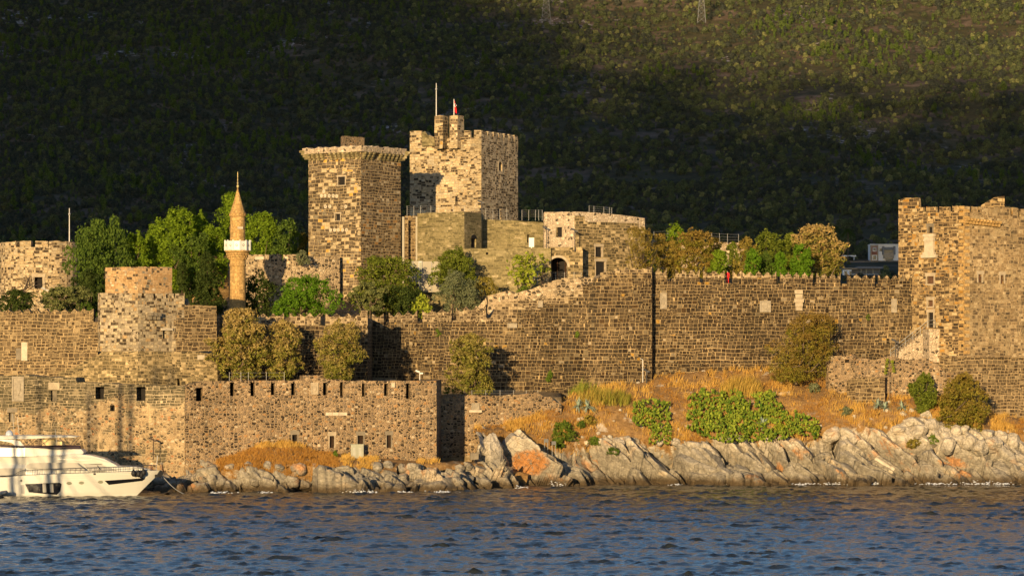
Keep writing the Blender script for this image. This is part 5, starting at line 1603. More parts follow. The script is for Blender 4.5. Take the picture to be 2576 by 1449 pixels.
def tree(name, U, Vt, Vb, wpx, Y, leaf, kind, label, cat="tree", n=22, lr=.2, size=.2, dens=70, tone=None, trunk=True, bark='bark', zbase=None, flat=1.0, spread=.8, asp=.55, seed=None, droop=0, fuzz=.3, lift=.0, group=None, lean=0, depth=.8, limbs=5, extra=None):
    rng = np.random.default_rng(seed if seed is not None else int(U * 7 + Vt * 13) % 99991)
    if Y > 417 and name not in ("caper_plant", "wall_plant"): zbase = castle_h(PX(U, Y), Y)
    c = W(U, Vb, Y); w = wpx * Y / F; h = (Vb - Vt) * Y / F
    r_ = root(name, (c.x, c.y, c.z if zbase is None else zbase)); tag(r_, label, cat, group)
    lobes = make_lobes((c.x, c.y, c.z + lift * h), w, h * (1 - lift), kind, int(n * 1.7), lr * .78, rng, depth)
    for i in range(int(n * .9)):
        x_, y_, z_, r_2 = lobes[int(rng.integers(len(lobes)))]
        v = np.array([x_ - c.x, y_ - c.y, (z_ - c.z - h * .4)]); v = v / (np.linalg.norm(v) + 1e-6)
        k_ = r_2 * rng.uniform(.9, 1.45)
        lobes.append((x_ + v[0] * k_, y_ + v[1] * k_, max(c.z + .3, z_ + v[2] * k_), r_2 * rng.uniform(.22, .5)))
    if lean: lobes = [(x + lean * (z - c.z), y, z, r) for x, y, z, r in lobes]
    if extra: lobes += [(PX(u, Y), Y + dy, PZ(v, Y), r) for u, v, r, dy in extra]
    num = int(dens * w * h / (size / .2) ** 2)
    P, N, d = crown_points(lobes, int(num * 2.3), rng, spread, flat, fuzz)
    hole = np.array([noise.noise(Vector(p) * (1.1 if w > 3 else 1.8)) for p in P.tolist()])
    kk = hole > -.30 + .25 * rng.random(len(P)) * (hole < 0); P, N, d = P[kk], N[kk], d[kk]
    Q = leaf_quads(P, N, size, asp, rng, droop)
    at = None
    if tone is not None:
        # dry flower heads sit on the outside of the upper lobes
        hh = (P[:, 2] - c.z) / h
        t = np.clip(d[:, 2] * .8 + .35 + (hh - .45) * 1.0 * tone[1] + rng.normal(0, .25, len(P)), 0, 1) * tone[0]
        at = {"tone": np.clip(t, 0, 1)}
    np_mesh("crown", Q, 4, L[leaf], r_, attr=at)
    if trunk:
        mb = MB(); base = r_.location.copy() - Vector((0, 0, .4))
        top = Vector((c.x + lean * h * .5, c.y, c.z + h * (.55 + lift * .3)))
        rt = max(.1, w * .028)
        k = 6; pts = []
        for i in range(k + 1):
            t = i / k; p = base.lerp(top, t); pts.append(p + Vector((rng.normal() * .06 * w * t * .5, rng.normal() * .03 * w * t, 0)))
        mb.tube(pts, [rt * (1.25 - .95 * i / k) for i in range(k + 1)], 7)
        for i in range(limbs):
            s = pts[min(k, 2 + i % (k - 2))]; L_ = lobes[int(rng.integers(len(lobes)))]
            e = Vector(L_[:3]); m = s.lerp(e, .5) + Vector((0, 0, -.08 * w))
            mb.tube([s, m, e], [rt * .55, rt * .35, rt * .12], 5)
        make("trunk", mb, M[bark], r_, smooth=True)
    return r_

# --- garden behind the walls
tree("pepper_tree", 262, 578, 790, 205, 446, 'pepper', 'round', "wide weeping dull green tree beside the round tower and its pole", n=34, lr=.17, size=.2, droop=.55, dens=80, zbase=22, tone=None)
tree("pine_tree", 335, 592, 720, 80, 449, 'pine', 'round', "bright pine crown between the weeping tree and the tallest pine", n=14, lr=.24, size=.17, dens=90, zbase=22)
tree("pine_tree", 452, 531, 730, 165, 452, 'pine', 'egg', "tallest bright green pine left of the minaret", n=40, lr=.16, size=.17, dens=95, zbase=23, extra=[(437, 546, .8, 0), (450, 540, .7, 0)])
tree("pine_tree", 530, 572, 720, 100, 455, 'pine', 'egg', "bright pine crown touching the minaret on its left side", n=20, lr=.2, size=.17, dens=95, zbase=23)
tree("pine_tree", 585, 487, 660, 112, 464, 'pine', 'cone', "ragged bright pine rising behind the minaret's conical roof", n=30, lr=.19, size=.18, dens=70, zbase=26, extra=[(573, 500, .9, 0), (560, 545, 1.3, 0), (622, 560, 1.2, 0)])
tree("pine_tree", 660, 541, 660, 100, 461, 'pine', 'round', "bright pine crown just right of the minaret above the balcony", n=22, lr=.2, size=.17, dens=90, zbase=26)
tree("pepper_tree", 718, 565, 668, 92, 460, 'pepper', 'round', "soft green rounded tree between minaret and machicolated tower", n=18, lr=.22, size=.2, droop=.4, dens=90, zbase=26)
tree("shrub", 765, 590, 660, 40, 463, 'brown', 'egg', "brownish shrub touching the left wall of the machicolated tower", n=9, lr=.28, size=.16, dens=70, zbase=27)
tree("cypress_tree", 523, 640, 792, 118, 442, 'dark', 'cone', "dark ragged conifer between the turret and the minaret", n=34, lr=.16, size=.2, dens=100, zbase=20, bark='dark_bark')
tree("dark_tree", 650, 700, 795, 110, 440, 'dark', 'round', "dark low tree filling the gap right of the minaret base", n=18, lr=.22, size=.2, dens=100, zbase=20)
tree("juniper", 458, 665, 760, 56, 444, 'dark', 'cone', "dark narrow juniper directly behind the orange turret", n=14, lr=.2, size=.18, dens=90, zbase=20)
tree("cedar_tree", 165, 718, 790, 150, 424, 'cedar', 'umbrella', "grey green flat layered cedar in front of the round tower", n=26, lr=.13, size=.16, flat=.5, dens=110, zbase=18)
tree("shrub", 219, 768, 798, 56, 418, 'pepper', 'bush', "small pale rounded bush poking over the left curtain wall", n=10, lr=.28, size=.15, dens=110, zbase=18, trunk=False)
tree("shrub", 40, 735, 795, 110, 420, 'dark', 'bush', "dark leafy shrub row over the far left curtain wall", n=16, lr=.2, size=.18, dens=110, zbase=18, trunk=False)
tree("dark_tree", 225, 690, 800, 90, 437, 'dark', 'round', "dark shaded tree under the weeping pepper tree", n=16, lr=.22, size=.2, dens=100, zbase=20)
tree("stone_pine", 772, 704, 792, 202, 432, 'bright', 'bush', "vivid green low domed pine behind the forward curtain wall", n=42, lr=.12, size=.15, dens=130, zbase=19.5, fuzz=.2)
tree("loquat_tree", 965, 652, 792, 205, 438, 'loquat', 'round', "broad yellowish green tree below the machicolated tower", n=40, lr=.13, size=.18, dens=85, zbase=21, fuzz=.5, spread=1.1)
tree("cedar_tree", 932, 708, 786, 118, 431, 'cedar', 'umbrella', "flat topped grey cedar before the broad yellowish tree", n=20, lr=.13, size=.16, flat=.5, dens=110, zbase=19.5)
tree("dark_tree", 1020, 725, 795, 90, 433, 'dark', 'round', "dark lower tree left of the grey olive", n=14, lr=.24, size=.2, dens=110, zbase=19.5)
tree("carob_tree", 1141, 633, 735, 128, 441, 'loquat', 'round', "dense rounded carob before the smooth olive terrace wall", n=30, lr=.17, size=.15, dens=120, zbase=22)
tree("olive_tree", 1151, 688, 792, 124, 433, 'olive', 'egg', "grey green olive bush behind the middle curtain wall", n=30, lr=.17, size=.17, asp=.3, dens=130, zbase=19.5)
tree("fig_shrub", 1062, 748, 800, 62, 428.5, 'fig', 'bush', "yellowing big leaved shrub creeping over the middle wall crest", n=12, lr=.24, size=.25, dens=70, zbase=19, trunk=False)
tree("shrub", 1222, 700, 742, 62, 437, 'brown', 'bush', "brown twiggy shrub to the right of the grey olive", n=9, lr=.25, size=.14, dens=70, zbase=22, trunk=False)
tree("shrub", 1318, 722, 745, 36, 436, 'weed', 'bush', "small green weed bush at the fig tree's foot", n=7, lr=.28, size=.16, dens=90, zbase=23, trunk=False)
# fig tree with visible trunk
ft = tree("fig_tree", 1318, 642, 722, 108, 438, 'fig', 'round', "leafy bright fig tree with a dark leaning trunk in front of the terrace wall", n=18, lr=.15, size=.3, dens=40, zbase=PZ(742, 438), fuzz=.5, spread=1.2, bark='dark_bark', limbs=9)
tree("fig_tree", 1363, 640, 690, 52, 440, 'fig', 'egg', "half bare fig branches beside the arched gateway", n=8, lr=.16, size=.26, dens=18, zbase=PZ(715, 440), fuzz=.6, spread=1.2, bark='dark_bark', limbs=14)
# trees behind the right-hand curtain wall
tree("tamarisk_tree", 1610, 572, 700, 108, 440, 'brown', 'round', "sparse feathery tamarisk in front of the rough house end", n=26, lr=.14, size=.14, asp=.35, dens=55, zbase=23, fuzz=.6, spread=1.3, bark='dark_bark', tone=(.5, .3), limbs=14)
tree("pine_tree", 1706, 572, 640, 84, 452, 'pine', 'round', "bright pine top behind the brown green trees right of the rough house", n=12, lr=.24, size=.16, dens=90, zbase=25)
tree("tamarisk_tree", 1662, 590, 690, 70, 446, 'brown', 'egg', "dull tamarisk between the feathery one and the broad brown tree", n=14, lr=.2, size=.15, dens=75, zbase=24, tone=(.5, .3), fuzz=.5)
tree("tamarisk_tree", 1755, 588, 700, 140, 446, 'amber', 'round', "broad brown green tamarisk behind the swallowtail merlons", n=36, lr=.15, size=.16, dens=85, zbase=24, tone=(.8, .5), fuzz=.45)
tree("pine_tree", 1808, 634, 690, 62, 441, 'pine', 'bush', "low bright green bush right of the broad brown tamarisk", n=14, lr=.24, size=.16, dens=110, zbase=24)
tree("shrub", 1850, 655, 700, 56, 445, 'brown', 'bush', "grey brown thicket above the red clad walker", n=10, lr=.24, size=.15, dens=70, zbase=24, trunk=False)
tree("tamarisk_tree", 1932, 588, 690, 130, 450, 'loquat', 'egg', "olive brown tamarisk left of the huge tan tree", n=32, lr=.16, size=.17, dens=80, zbase=24, tone=(.6, .5), fuzz=.4)
tree("pine_tree", 1893, 634, 692, 50, 439, 'bright', 'egg', "leftmost of the three clipped bright green cones behind the merlons", cat="tree", n=16, lr=.26, size=.14, dens=150, zbase=24, fuzz=.15)
tree("pine_tree", 1963, 638, 694, 44, 439, 'bright', 'egg', "middle one of the three clipped bright green cones behind the merlons", n=14, lr=.26, size=.14, dens=150, zbase=24, fuzz=.15)
tree("pine_tree", 2012, 618, 697, 62, 439, 'bright', 'egg', "largest of the three clipped bright green cones before the tan tree", n=18, lr=.24, size=.14, dens=150, zbase=24, fuzz=.15)
tree("tamarisk_tree", 2052, 572, 696, 142, 447, 'tamarisk', 'round', "huge tan topped tamarisk crowning the right curtain wall", n=44, lr=.15, size=.18, dens=90, zbase=24, tone=(1.0, .8), fuzz=.25)
tree("tamarisk_tree", 2098, 610, 690, 52, 449, 'tamarisk', 'egg', "small tan offshoot on the right edge of the huge tamarisk", n=12, lr=.24, size=.16, dens=80, zbase=24, tone=(1.0, .6))
for (u, vt, vb, ww, yy, lf, lab) in ((1690, 606, 700, 66, 448, 'brown', "dusty brown shrub filling the gap left of the broad brown tamarisk"), (1800, 600, 700, 60, 451, 'brown', "olive brown shrub on the right shoulder of the broad brown tamarisk"), (1842, 612, 700, 50, 455, 'loquat', "greenish shrub before the ruined terrace wall"), (1880, 600, 695, 64, 456, 'brown', "brown shrub touching the olive brown tamarisk on its left"), (1925, 640, 698, 60, 443, 'pepper', "dark green shrub between the first two clipped bright cones"), (1985, 590, 690, 66, 453, 'loquat', "green crown wedged behind the huge tan tamarisk"), (1640, 640, 700, 60, 444, 'loquat', "low green shrub at the foot of the feathery tamarisk")):
    tree("shrub", u, vt, vb, ww, yy, lf, 'egg', lab, "shrub", n=14, lr=.22, size=.15, dens=75, fuzz=.45, tone=(.4, .3) if lf == 'brown' else None)
# --- tamarisks in front of the walls
tree("tamarisk_tree", 606, 782, 948, 166, 402.5, 'tamarisk', 'round', "largest tan topped tamarisk below the minaret before the dark wall", n=52, lr=.15, size=.17, dens=100, zbase=11.5, tone=(.8, .8), fuzz=.25)
tree("tamarisk_tree", 715, 812, 952, 112, 404, 'tamarisk', 'round', "smaller tan topped tamarisk leaning against the largest one", n=36, lr=.17, size=.17, dens=100, zbase=11.5, tone=(.75, .8), fuzz=.25)
tree("tamarisk_tree", 852, 818, 954, 128, 404, 'tamarisk', 'round', "rounded tan tamarisk standing alone above the gun slits", n=40, lr=.16, size=.16, dens=100, zbase=11.5, tone=(.6, .6), fuzz=.3)
tree("tamarisk_tree", 1183, 845, 990, 136, 412, 'tamarisk', 'egg', "green and tan tamarisk on the terrace left of the orange slope", n=44, lr=.15, size=.16, dens=100, zbase=11.0, tone=(.35, .6), fuzz=.35)
tree("tamarisk_tree", 2000, 796, 958, 205, 416, 'amber', 'egg', "wind bent brown green tamarisk against the right curtain wall", n=46, lr=.14, size=.15, asp=.4, dens=85, zbase=13, tone=(.8, .5), fuzz=.45, lean=.38)
tree("shrub", 2324, 945, 1036, 78, 411, 'loquat', 'round', "small rounded grey green shrub left of the big amber bush", n=22, lr=.18, size=.15, dens=110, zbase=9, tone=None)
tree("tamarisk_tree", 2420, 945, 1086, 138, 409.5, 'amber', 'egg', "big amber green bush at the foot of the massive tower", n=46, lr=.15, size=.16, dens=110, zbase=7.5, tone=(.55, .4), fuzz=.35)
# bare tree by the round tower
r_ = root("bare_tree", W(57, 760, 436)); tag(r_, "leafless dark tree in front of the round tower doorway", "tree")
rb = random.Random(5); mb = MB()
def branch(p, d, ln, rad, lev):
    e = p + d * ln; m = p.lerp(e, .5) + Vector((rb.uniform(-.1, .1), rb.uniform(-.1, .1), 0)) * ln
    mb.tube([p, m, e], [rad, rad * .8, rad * .55], 5)
    if lev:
        for i in range(4 if lev > 2 else 3):
            nd = (d + Vector((rb.uniform(-1.1, 1.1), rb.uniform(-.8, .8), rb.uniform(-.35, .55)))).normalized()
            branch(p.lerp(e, rb.uniform(.45, 1)), nd, ln * rb.uniform(.55, .8), rad * .55, lev - 1)
branch(r_.location - Vector((0, 0, .5)), Vector((.05, 0, 1)), 2.2, .15, 4)
make("branches", mb, M['dark_bark'], r_)
# palms
def palm(p, h, cr, label, nfr=26, seed=1, group=None):
    rng = random.Random(seed); r_ = root("palm_tree", p); tag(r_, label, "palm", group)
    mb = MB(); mb.tube([p - Vector((0, 0, .5)), p + Vector((.1, 0, h * .5)), p + Vector((0, 0, h))], [.28, .22, .25], 8); make("trunk", mb, M['bark'], r_)
    top = p + Vector((0, 0, h)); vs = []
    for i in range(nfr):
        a = rng.uniform(0, 6.283); el = rng.uniform(-.2, 1.3); L_ = cr * rng.uniform(.8, 1.1)
        d = Vector((math.cos(a), math.sin(a), 0)); pts = [top + d * (L_ * t * math.cos(el * (1 - t * .5))) + Vector((0, 0, L_ * (math.sin(el) * t - .75 * t * t))) for t in (0, .25, .5, .75, 1)]
        sd = Vector((-d.y, d.x, 0))
        for a0, b0 in zip(pts, pts[1:]):
            for k in range(4):
                q = a0.lerp(b0, k / 4); q2 = a0.lerp(b0, (k + .6) / 4)
                for s in (-1, 1):
                    tip = q + sd * (s * cr * .2) + (b0 - a0) * .35 + Vector((0, 0, -cr * .07))
                    vs += [q, q2, tip]
    np_mesh("crown", np.array([tuple(v) for v in vs]), 3, L['palm'], r_)
palm(W(66, 775, 428), 1.6, 2.2, "small garden palm in front of the leafless tree", 30, 3)

tree("pine_tree", 400, 580, 720, 105, 456, 'pine', 'round', "bright pine crown filling the gap left of the tallest pine", n=20, lr=.2, size=.17, dens=95)
tree("pine_tree", 503, 548, 720, 95, 458, 'pine', 'egg', "bright pine crown standing just right of the tallest pine", n=20, lr=.2, size=.17, dens=95)
tree("pepper_tree", 480, 600, 740, 120, 450, 'pepper', 'round', "dull green crown low between the tallest pine and the minaret", n=20, lr=.2, size=.19, dens=95)
for (u, v, ww, path_, lab) in ((1383, 948, 22, pC, "small green plant rooted near the foot of the middle dark wall"), (1985, 838, 14, pD, "tiny caper tuft growing from the right dark wall above the bent bush"), (1452, 842, 13, pC, "tiny caper tuft half way up the middle dark wall"), (1100, 838, 15, pC, "little plant hanging on the dark wall below its merlons"), (2185, 800, 13, pD, "tiny tuft on the right dark wall near the golden tower")):
    q_ = path_.at(path_.s_of(u))[0]
    tree("wall_plant", u, v - ww * .6, v + ww * .5, ww, q_.y - .12, 'weed', 'bush', lab, "plant", n=6, lr=.27, size=.11, dens=110, trunk=False, zbase=PZ(v, q_.y), depth=.4)
# --- shore plants on the headland
def blades(pts, hts, w, rng, mat, name, label, lean=.25, parent=None, kind=None, cat=None, tone=None):
    P = np.array([tuple(p) for p in pts]); n = len(P); H = np.array(hts)[:, None]
    a = rng.uniform(0, 6.283, n); sd = np.stack([np.cos(a), np.sin(a) * .4, np.zeros(n)], 1)
    dirn = unit(np.stack([rng.normal(.12, lean, n), rng.normal(0, lean, n), np.ones(n)], 1))
    bend = np.stack([rng.normal(.1, lean, n), rng.normal(0, lean * .5, n), -.3 * np.abs(rng.normal(size=n))], 1)
    mid = P + dirn * H * .55; tip = mid + (dirn + bend) * H * .45
    W_ = w * rng.uniform(.6, 1.4, (n, 1))
    Q = np.stack([P - sd * W_, P + sd * W_, mid + sd * W_ * .7, tip, mid - sd * W_ * .7], 1)
    V = Q.reshape(-1, 3)
    at = {"tone": np.full(n, tone)} if isinstance(tone, float) else ({"tone": tone} if tone is not None else None)
    o = np_mesh(name, V, 5, mat, parent, attr=at)
    if kind: o["kind"] = kind
    if label: o["label"] = label
    if cat: o["category"] = cat
    return o
rng = np.random.default_rng(8); rr_ = random.Random(8)
def dens_fn(U, V, r):
    if r > .75: return 0
    n = noise.noise(Vector((U * .014, V * .03, 2)))
    if r > .35: return .30 if n > 0 else .05
    b = noise.noise(Vector((U * .03, V * .055, 12)))
    if ((U - 1565) / 60) ** 2 + ((V - 1075) / 38) ** 2 < 1: return .06
    return (.9 if n > -.1 else .28) * (1 if b > -.22 else .10)
sp = HEAD.sample(rr_, 6200, dens_fn, 20)
pts, hts, pts2, hts2 = [], [], [], []
for p, U, V in sp:
    m = noise.noise(Vector((U * .011, V * .022, 9))) + rr_.gauss(0, .12)
    red = m > .06 or (U < 1480 and rr_.random() < .5)
    k = rr_.randint(5, 9); base_h = .42 if red else .8
    if V < 985 and U > 1650: base_h *= 1.15
    for _ in range(k):
        q = p + Vector((rr_.gauss(0, .16), rr_.gauss(0, .16), -.08)); h = base_h * rr_.uniform(.6, 1.3)
        (pts2 if red else pts).append(q); (hts2 if red else hts).append(h)
blades(pts, hts, .022, rng, L['grass'], "dry_grass", None, .22, kind="stuff")
blades(pts2, hts2, .026, rng, L['grass_red'], "rusty_grass", None, .35, kind="stuff")
sp = SHORE.sample(rr_, 1900, lambda U, V, r: (1 if (540 < U < 850 and r < .6) else (.5 if (860 < U < 1120 and r < .5 and noise.noise(Vector((U * .02, 0, 4))) > 0) else 0)), 24)
pts, hts, pts2, hts2 = [], [], [], []
for p, U, V in sp:
    yel = V < 1128 or U > 860
    for _ in range(9):
        q = p + Vector((rr_.gauss(0, .15), rr_.gauss(0, .12), -.08))
        if yel: pts.append(q); hts.append(.7 * rr_.uniform(.6, 1.3))
        else: pts2.append(q); hts2.append(.5 * rr_.uniform(.6, 1.3))
blades(pts, hts, .024, rng, L['grass'], "dry_grass", None, .25, kind="stuff")
blades(pts2, hts2, .026, rng, L['grass_red'], "rusty_grass", None, .4, kind="stuff")

def prickly_pear(U0, U1, V0, V1, n, label, seed, size=.3, shape=None):
    rng = random.Random(seed); c = HEAD.at((U0 + U1) / 2, V1)
    r_ = root("prickly_pear", c); tag(r_, label, "cactus")
    seg, pads = 10, []
    mb = MB()
    for i in range(n):
        for _ in range(40):
            U = rng.uniform(U0, U1); V = rng.uniform(V0, V1)
            if shape is None or (shape(U, V) and noise.noise(Vector((U * .05, V * .08, seed * 3.3))) > -.28 + .3 * rng.random() * 0): break
        g0 = HEAD.at(U, min(V + 8, 1112)); y = g0.y - rng.uniform(.0, 2.4) * (.6 + .8 * noise.noise(Vector((U * .035, V * .06, seed)))) - .2
        p = Vector((PX(U, y), y, PZ(V, y)))
        s = size * rng.uniform(.65, 1.3)
        m = Matrix.Rotation(rng.gauss(0, 1.3), 3, 'Z') @ Matrix.Rotation(rng.gauss(0, .6), 3, 'X') @ Matrix.Rotation(rng.gauss(0, .6), 3, 'Y')
        ring = [(math.cos(2 * math.pi * k / seg), math.sin(2 * math.pi * k / seg)) for k in range(seg)]
        vs = [p + m @ Vector((0, -.06, 0))] + [p + m @ Vector((a * s * .55, -.05, b * s * .8)) for a, b in ring] + [p + m @ Vector((a * s * .68, 0, b * s)) for a, b in ring] + [p + m @ Vector((a * s * .55, .05, b * s * .8)) for a, b in ring]
        fs = [(0, 1 + k, 1 + (k + 1) % seg) for k in range(seg)]
        for q in range(2):
            fs += [(1 + q * seg + k, 1 + (q + 1) * seg + k, 1 + (q + 1) * seg + (k + 1) % seg, 1 + q * seg + (k + 1) % seg) for k in range(seg)]
        fs.append(tuple(range(1 + 2 * seg, 1 + 3 * seg)))
        mb.mesh(vs, fs)
    make("pads", mb, L['cactus'], r_)
    return r_
def shp(U, V):
    U += 14 * noise.noise(Vector((U * .04, V * .06, 1))); V += 16 * noise.noise(Vector((U * .05, V * .05, 5)))
    if U < 1800: return 975 + (1800 - U) * .25 < V < 1075 + (U - 1730) * .5
    if U < 1950: return 985 < V < 1112
    return 1010 + (U - 1950) * .42 < V < 1100 - (U - 1950) * .05
prickly_pear(1728, 2062, 972, 1112, 2500, "huge bright green prickly pear thicket spilling over the rocks", 1, .205, shp)
prickly_pear(1592, 1686, 1002, 1070, 420, "smaller prickly pear patch left of the huge thicket", 2, .19, lambda U, V: V > 1000 + abs(U - 1640) * .25)
prickly_pear(1632, 1690, 1070, 1115, 150, "lowest prickly pear tuft hanging onto the pale rocks", 3, .18)

def agave(U, V, n, ln, label, seed, mat='agave', centres=((0, 0),), drop=.5, seaward=0):
    rng = random.Random(seed); c = HEAD.at(U, V) + Vector((0, -.3, .25)); r_ = root("agave", c); tag(r_, label, "agave")
    vs = []
    for (ox, oz) in centres:
        o = c + Vector((ox, 0, oz))
        for i in range(n):
            a = rng.uniform(0, 6.283); el = rng.uniform(.0, 1.35); L_ = ln * rng.uniform(.65, 1.15)
            d = Vector((math.cos(a), math.sin(a) * .8, 0)); sd = Vector((-d.y, d.x, 0)).normalized()
            w0 = L_ * .075; prev = None
            for t in (0, .25, .5, .75, 1.0):
                q = o + d * (L_ * t * math.cos(el)) + Vector((0, 0, L_ * (math.sin(el) * t - drop * t * t * math.cos(el))))
                w = w0 * (1.0 - abs(t - .3) * .6) * (1 if t < 1 else .08) * (1 if t < .75 else .7)
                cur = (q - sd * w, q + Vector((0, 0, -w * .4)), q + sd * w)
                if prev: vs += [prev[0], prev[1], cur[1], cur[0], prev[1], prev[2], cur[2], cur[1]]
                prev = cur
    np_mesh("leaves", np.array([tuple(v) for v in vs]), 4, L[mat], r_)
    return r_
agave(1468, 1030, 44, 1.5, "grey blue agave hanging over the orange bank left of the path", 1, drop=.75, centres=((-.7, .2), (.5, .1)))
agave(1918, 1078, 46, 1.5, "pale grey agave growing inside the huge prickly pear thicket", 2)
agave(2218, 1030, 40, 1.4, "double grey agave with yellowing leaves below the low wall", 3, drop=.6, centres=((-.5, .2), (.4, -.1)))
agave(2268, 1030, 40, 1.4, "second grey agave rosette right of the yellowing double one", 4, drop=.7)
# flowering agave stalk
p = HEAD.at(2238, 1010); t_ = W(2238, 905, p.y); r_ = root("agave_stalk", p); tag(r_, "tall dried agave flower stalk before the low rubble wall", "flower stalk")
mb = MB(); mb.tube([p - Vector((0, 0, .3)), t_], [.07, .035], 6); make("stem", mb, M['bark'], r_)
rngs = np.random.default_rng(3); lob = []
for i in range(9):
    f = i / 9; s = 1 if i % 2 else -1; lob.append((t_.x + s * (.55 - .3 * f), t_.y, t_.z - 1.7 + 1.9 * f, .2))
P_, N_, _ = crown_points(lob, 700, rngs); np_mesh("flower_heads", leaf_quads(P_, N_, .07, .7, rngs), 4, L['fig'], r_)
# reeds and tall dry canes
def canes(U0, U1, V0, Vg, n, h0, h1, label, mat, tone, seed, w=.028, name="reed_clump", cat="reeds", lean=.12):
    rg = random.Random(seed); rn = np.random.default_rng(seed); pts, hs, tn = [], [], []
    for _ in range(n):
        U = rg.uniform(U0, U1); V = Vg + rg.uniform(-9, 9); p = HEAD.at(U, V)
        k = 1 - .45 * abs((U - (U0 + U1) / 2) / ((U1 - U0) / 2)) ** 2
        for _ in range(5):
            pts.append(p + Vector((rg.gauss(0, .2), rg.gauss(0, .35), -.1))); hs.append(rg.uniform(h0, h1) * k); tn.append(min(1, max(0, tone(U) + rg.gauss(0, .2))))
    o = blades(pts, hs, w, rn, L[mat], name, None, lean, tone=np.array(tn))
    tag(o, label, cat); return o
canes(1432, 1500, 940, 985, 60, 1.4, 2.5, "pale green reed clump growing at the foot of the dark wall", 'reed', lambda U: .1, 5)
canes(1455, 1582, 960, 1012, 240, 1.4, 2.6, "tall yellow green canes spreading between the reeds and the agave", 'reed', lambda U: .75 - .5 * (U - 1455) / 127, 6, lean=.2)
canes(1815, 1912, 918, 990, 240, 1.8, 3.3, "tall golden dry cane clump above the prickly pear thicket", 'reed', lambda U: 1.0, 7)
canes(2145, 2235, 905, 948, 70, .6, 1.6, "golden dry grass tuft on the short retaining wall", 'reed', lambda U: 1.0, 8, name="grass_tuft", cat="grass")
def bush(U, V, w, h, leaf, label, n=10, dy=-.2, strip=HEAD, size=.12, lr=.24, dens=130):
    p = strip.at(U, V); Y = p.y + dy
    return tree("shrub", U, V - h, V, w, Y, leaf, 'bush', label, "shrub", n=n, lr=lr, size=size, dens=dens, trunk=False, zbase=PZ(V, Y) - .2, fuzz=.35)
bush(1420, 1108, 70, 42, 'weed', "bright green weed cushion trailing over the pale cliff edge", 14)
bush(1404, 1126, 36, 24, 'weed', "lower trailing end of the green weed cushion", 8)
bush(1495, 1118, 42, 17, 'weed', "small flat green weed patch right of the trailing cushion", 8)
bush(1463, 1075, 28, 15, 'pepper', "tiny grey weed tuft under the hanging agave", 6)
bush(1482, 1068, 40, 22, 'brown', "purplish brown dry bush under the hanging agave", 8)
bush(1540, 1142, 42, 16, 'pepper', "grey green tuft on the rock shelf", 7)
bush(2050, 985, 42, 18, 'olive', "grey rounded tuft in the golden grass right of the thicket", 8)
bush(2130, 1045, 34, 20, 'olive', "low grey green herb on the orange slope", 7)
bush(1962, 1090, 40, 24, 'fig', "yellow green spiky tuft on the thicket's lower edge", 9)
bush(2345, 1118, 44, 22, 'weed', "green tuft between the pale boulders", 8)
bush(2300, 1125, 50, 18, 'brown', "rusty tuft among the pale boulders below the bushes", 8)
bush(842, 1150, 20, 14, 'weed', "little green tuft on the orange mound", 6, strip=SHORE)
bush(1617, 955, 30, 14, 'weed', "tiny weed by the white pole", 6)
mb = None
# climbers on the walls
for (U, V, w, h, Y, lf, lab) in ((760, 655, 42, 22, 447, 'olive', "caper plant growing from the pale garden wall"), (1832, 0, 0, 0, 0, '', ''), (1840 * 0 + 1835, 0, 0, 0, 0, '', '')):
    if w: tree("caper_plant", U, V - h, V + 10, w, Y, lf, 'bush', lab, "plant", n=7, lr=.25, size=.12, dens=90, trunk=False)

# ---------------------------------------------------------------- boulders
def boulder_mesh(seed):
    rb = random.Random(seed); bm = bmesh.new(); bmesh.ops.create_icosphere(bm, subdivisions=4, radius=1)
    off = Vector((rb.uniform(0, 50), rb.uniform(0, 50), rb.uniform(0, 50)))
    pl = [(Vector((rb.gauss(0, 1), rb.gauss(0, 1), rb.gauss(0, 1))).normalized(), rb.uniform(.62, .9)) for _ in range(11)]
    for v in bm.verts:
        p = v.co.copy()
        for n, d in pl:
            e = p.dot(n) - d
            if e > 0: p -= n * e * .88
        p += v.normal * (.10 * noise.fractal(p * 1.6 + off, 1, 2, 4) + .05 * noise.noise(p * 5 + off))
        v.co = p
    me = bpy.data.meshes.new("boulder"); bm.to_mesh(me); bm.free()
    a = me.attributes.new("rock", 'FLOAT', 'POINT'); a.data.foreach_set('value', [1.0] * len(me.vertices))
    me.materials.append(M['ground']); me.polygons.foreach_set('use_smooth', [False] * len(me.polygons))
    return me
BM = [boulder_mesh(i) for i in range(7)]
rb = random.Random(21)
def boulder(p, r, label, group, sq=(1, 1, 1)):
    o = bpy.data.objects.new("boulder", BM[rb.randrange(7)]); COL.objects.link(o)
    o.location = p; o.rotation_euler = (rb.uniform(-.5, .5), rb.uniform(-.5, .5), rb.uniform(0, 6.28))
    o.scale = (r * sq[0] * rb.uniform(.85, 1.25), r * sq[1] * rb.uniform(.8, 1.1), r * sq[2] * rb.uniform(.75, 1.05))
    tag(o, label, "boulder", group)
gA = "grey boulders of the left shore"; lA = "rounded grey limestone boulder in the rock rim below the rampart"
U = 415
while U < 1285:
    for V, k in ((rb.uniform(1222, 1238), 1), (rb.uniform(1195, 1218), 1), (rb.uniform(1168, 1188), .8)):
        if rb.random() < .82:
            if V < 1190 and (U < 540): continue
            u = U + rb.uniform(-14, 14); p = SHORE.at(u, V)
            boulder(p + Vector((0, .1, -.15)), rb.uniform(.5, 1.15) * k, lA, gA)
    U += rb.uniform(24, 40)
gB = "pale boulders of the right slope"; lB = "pale weathered boulder among the dry grass above the cliff"
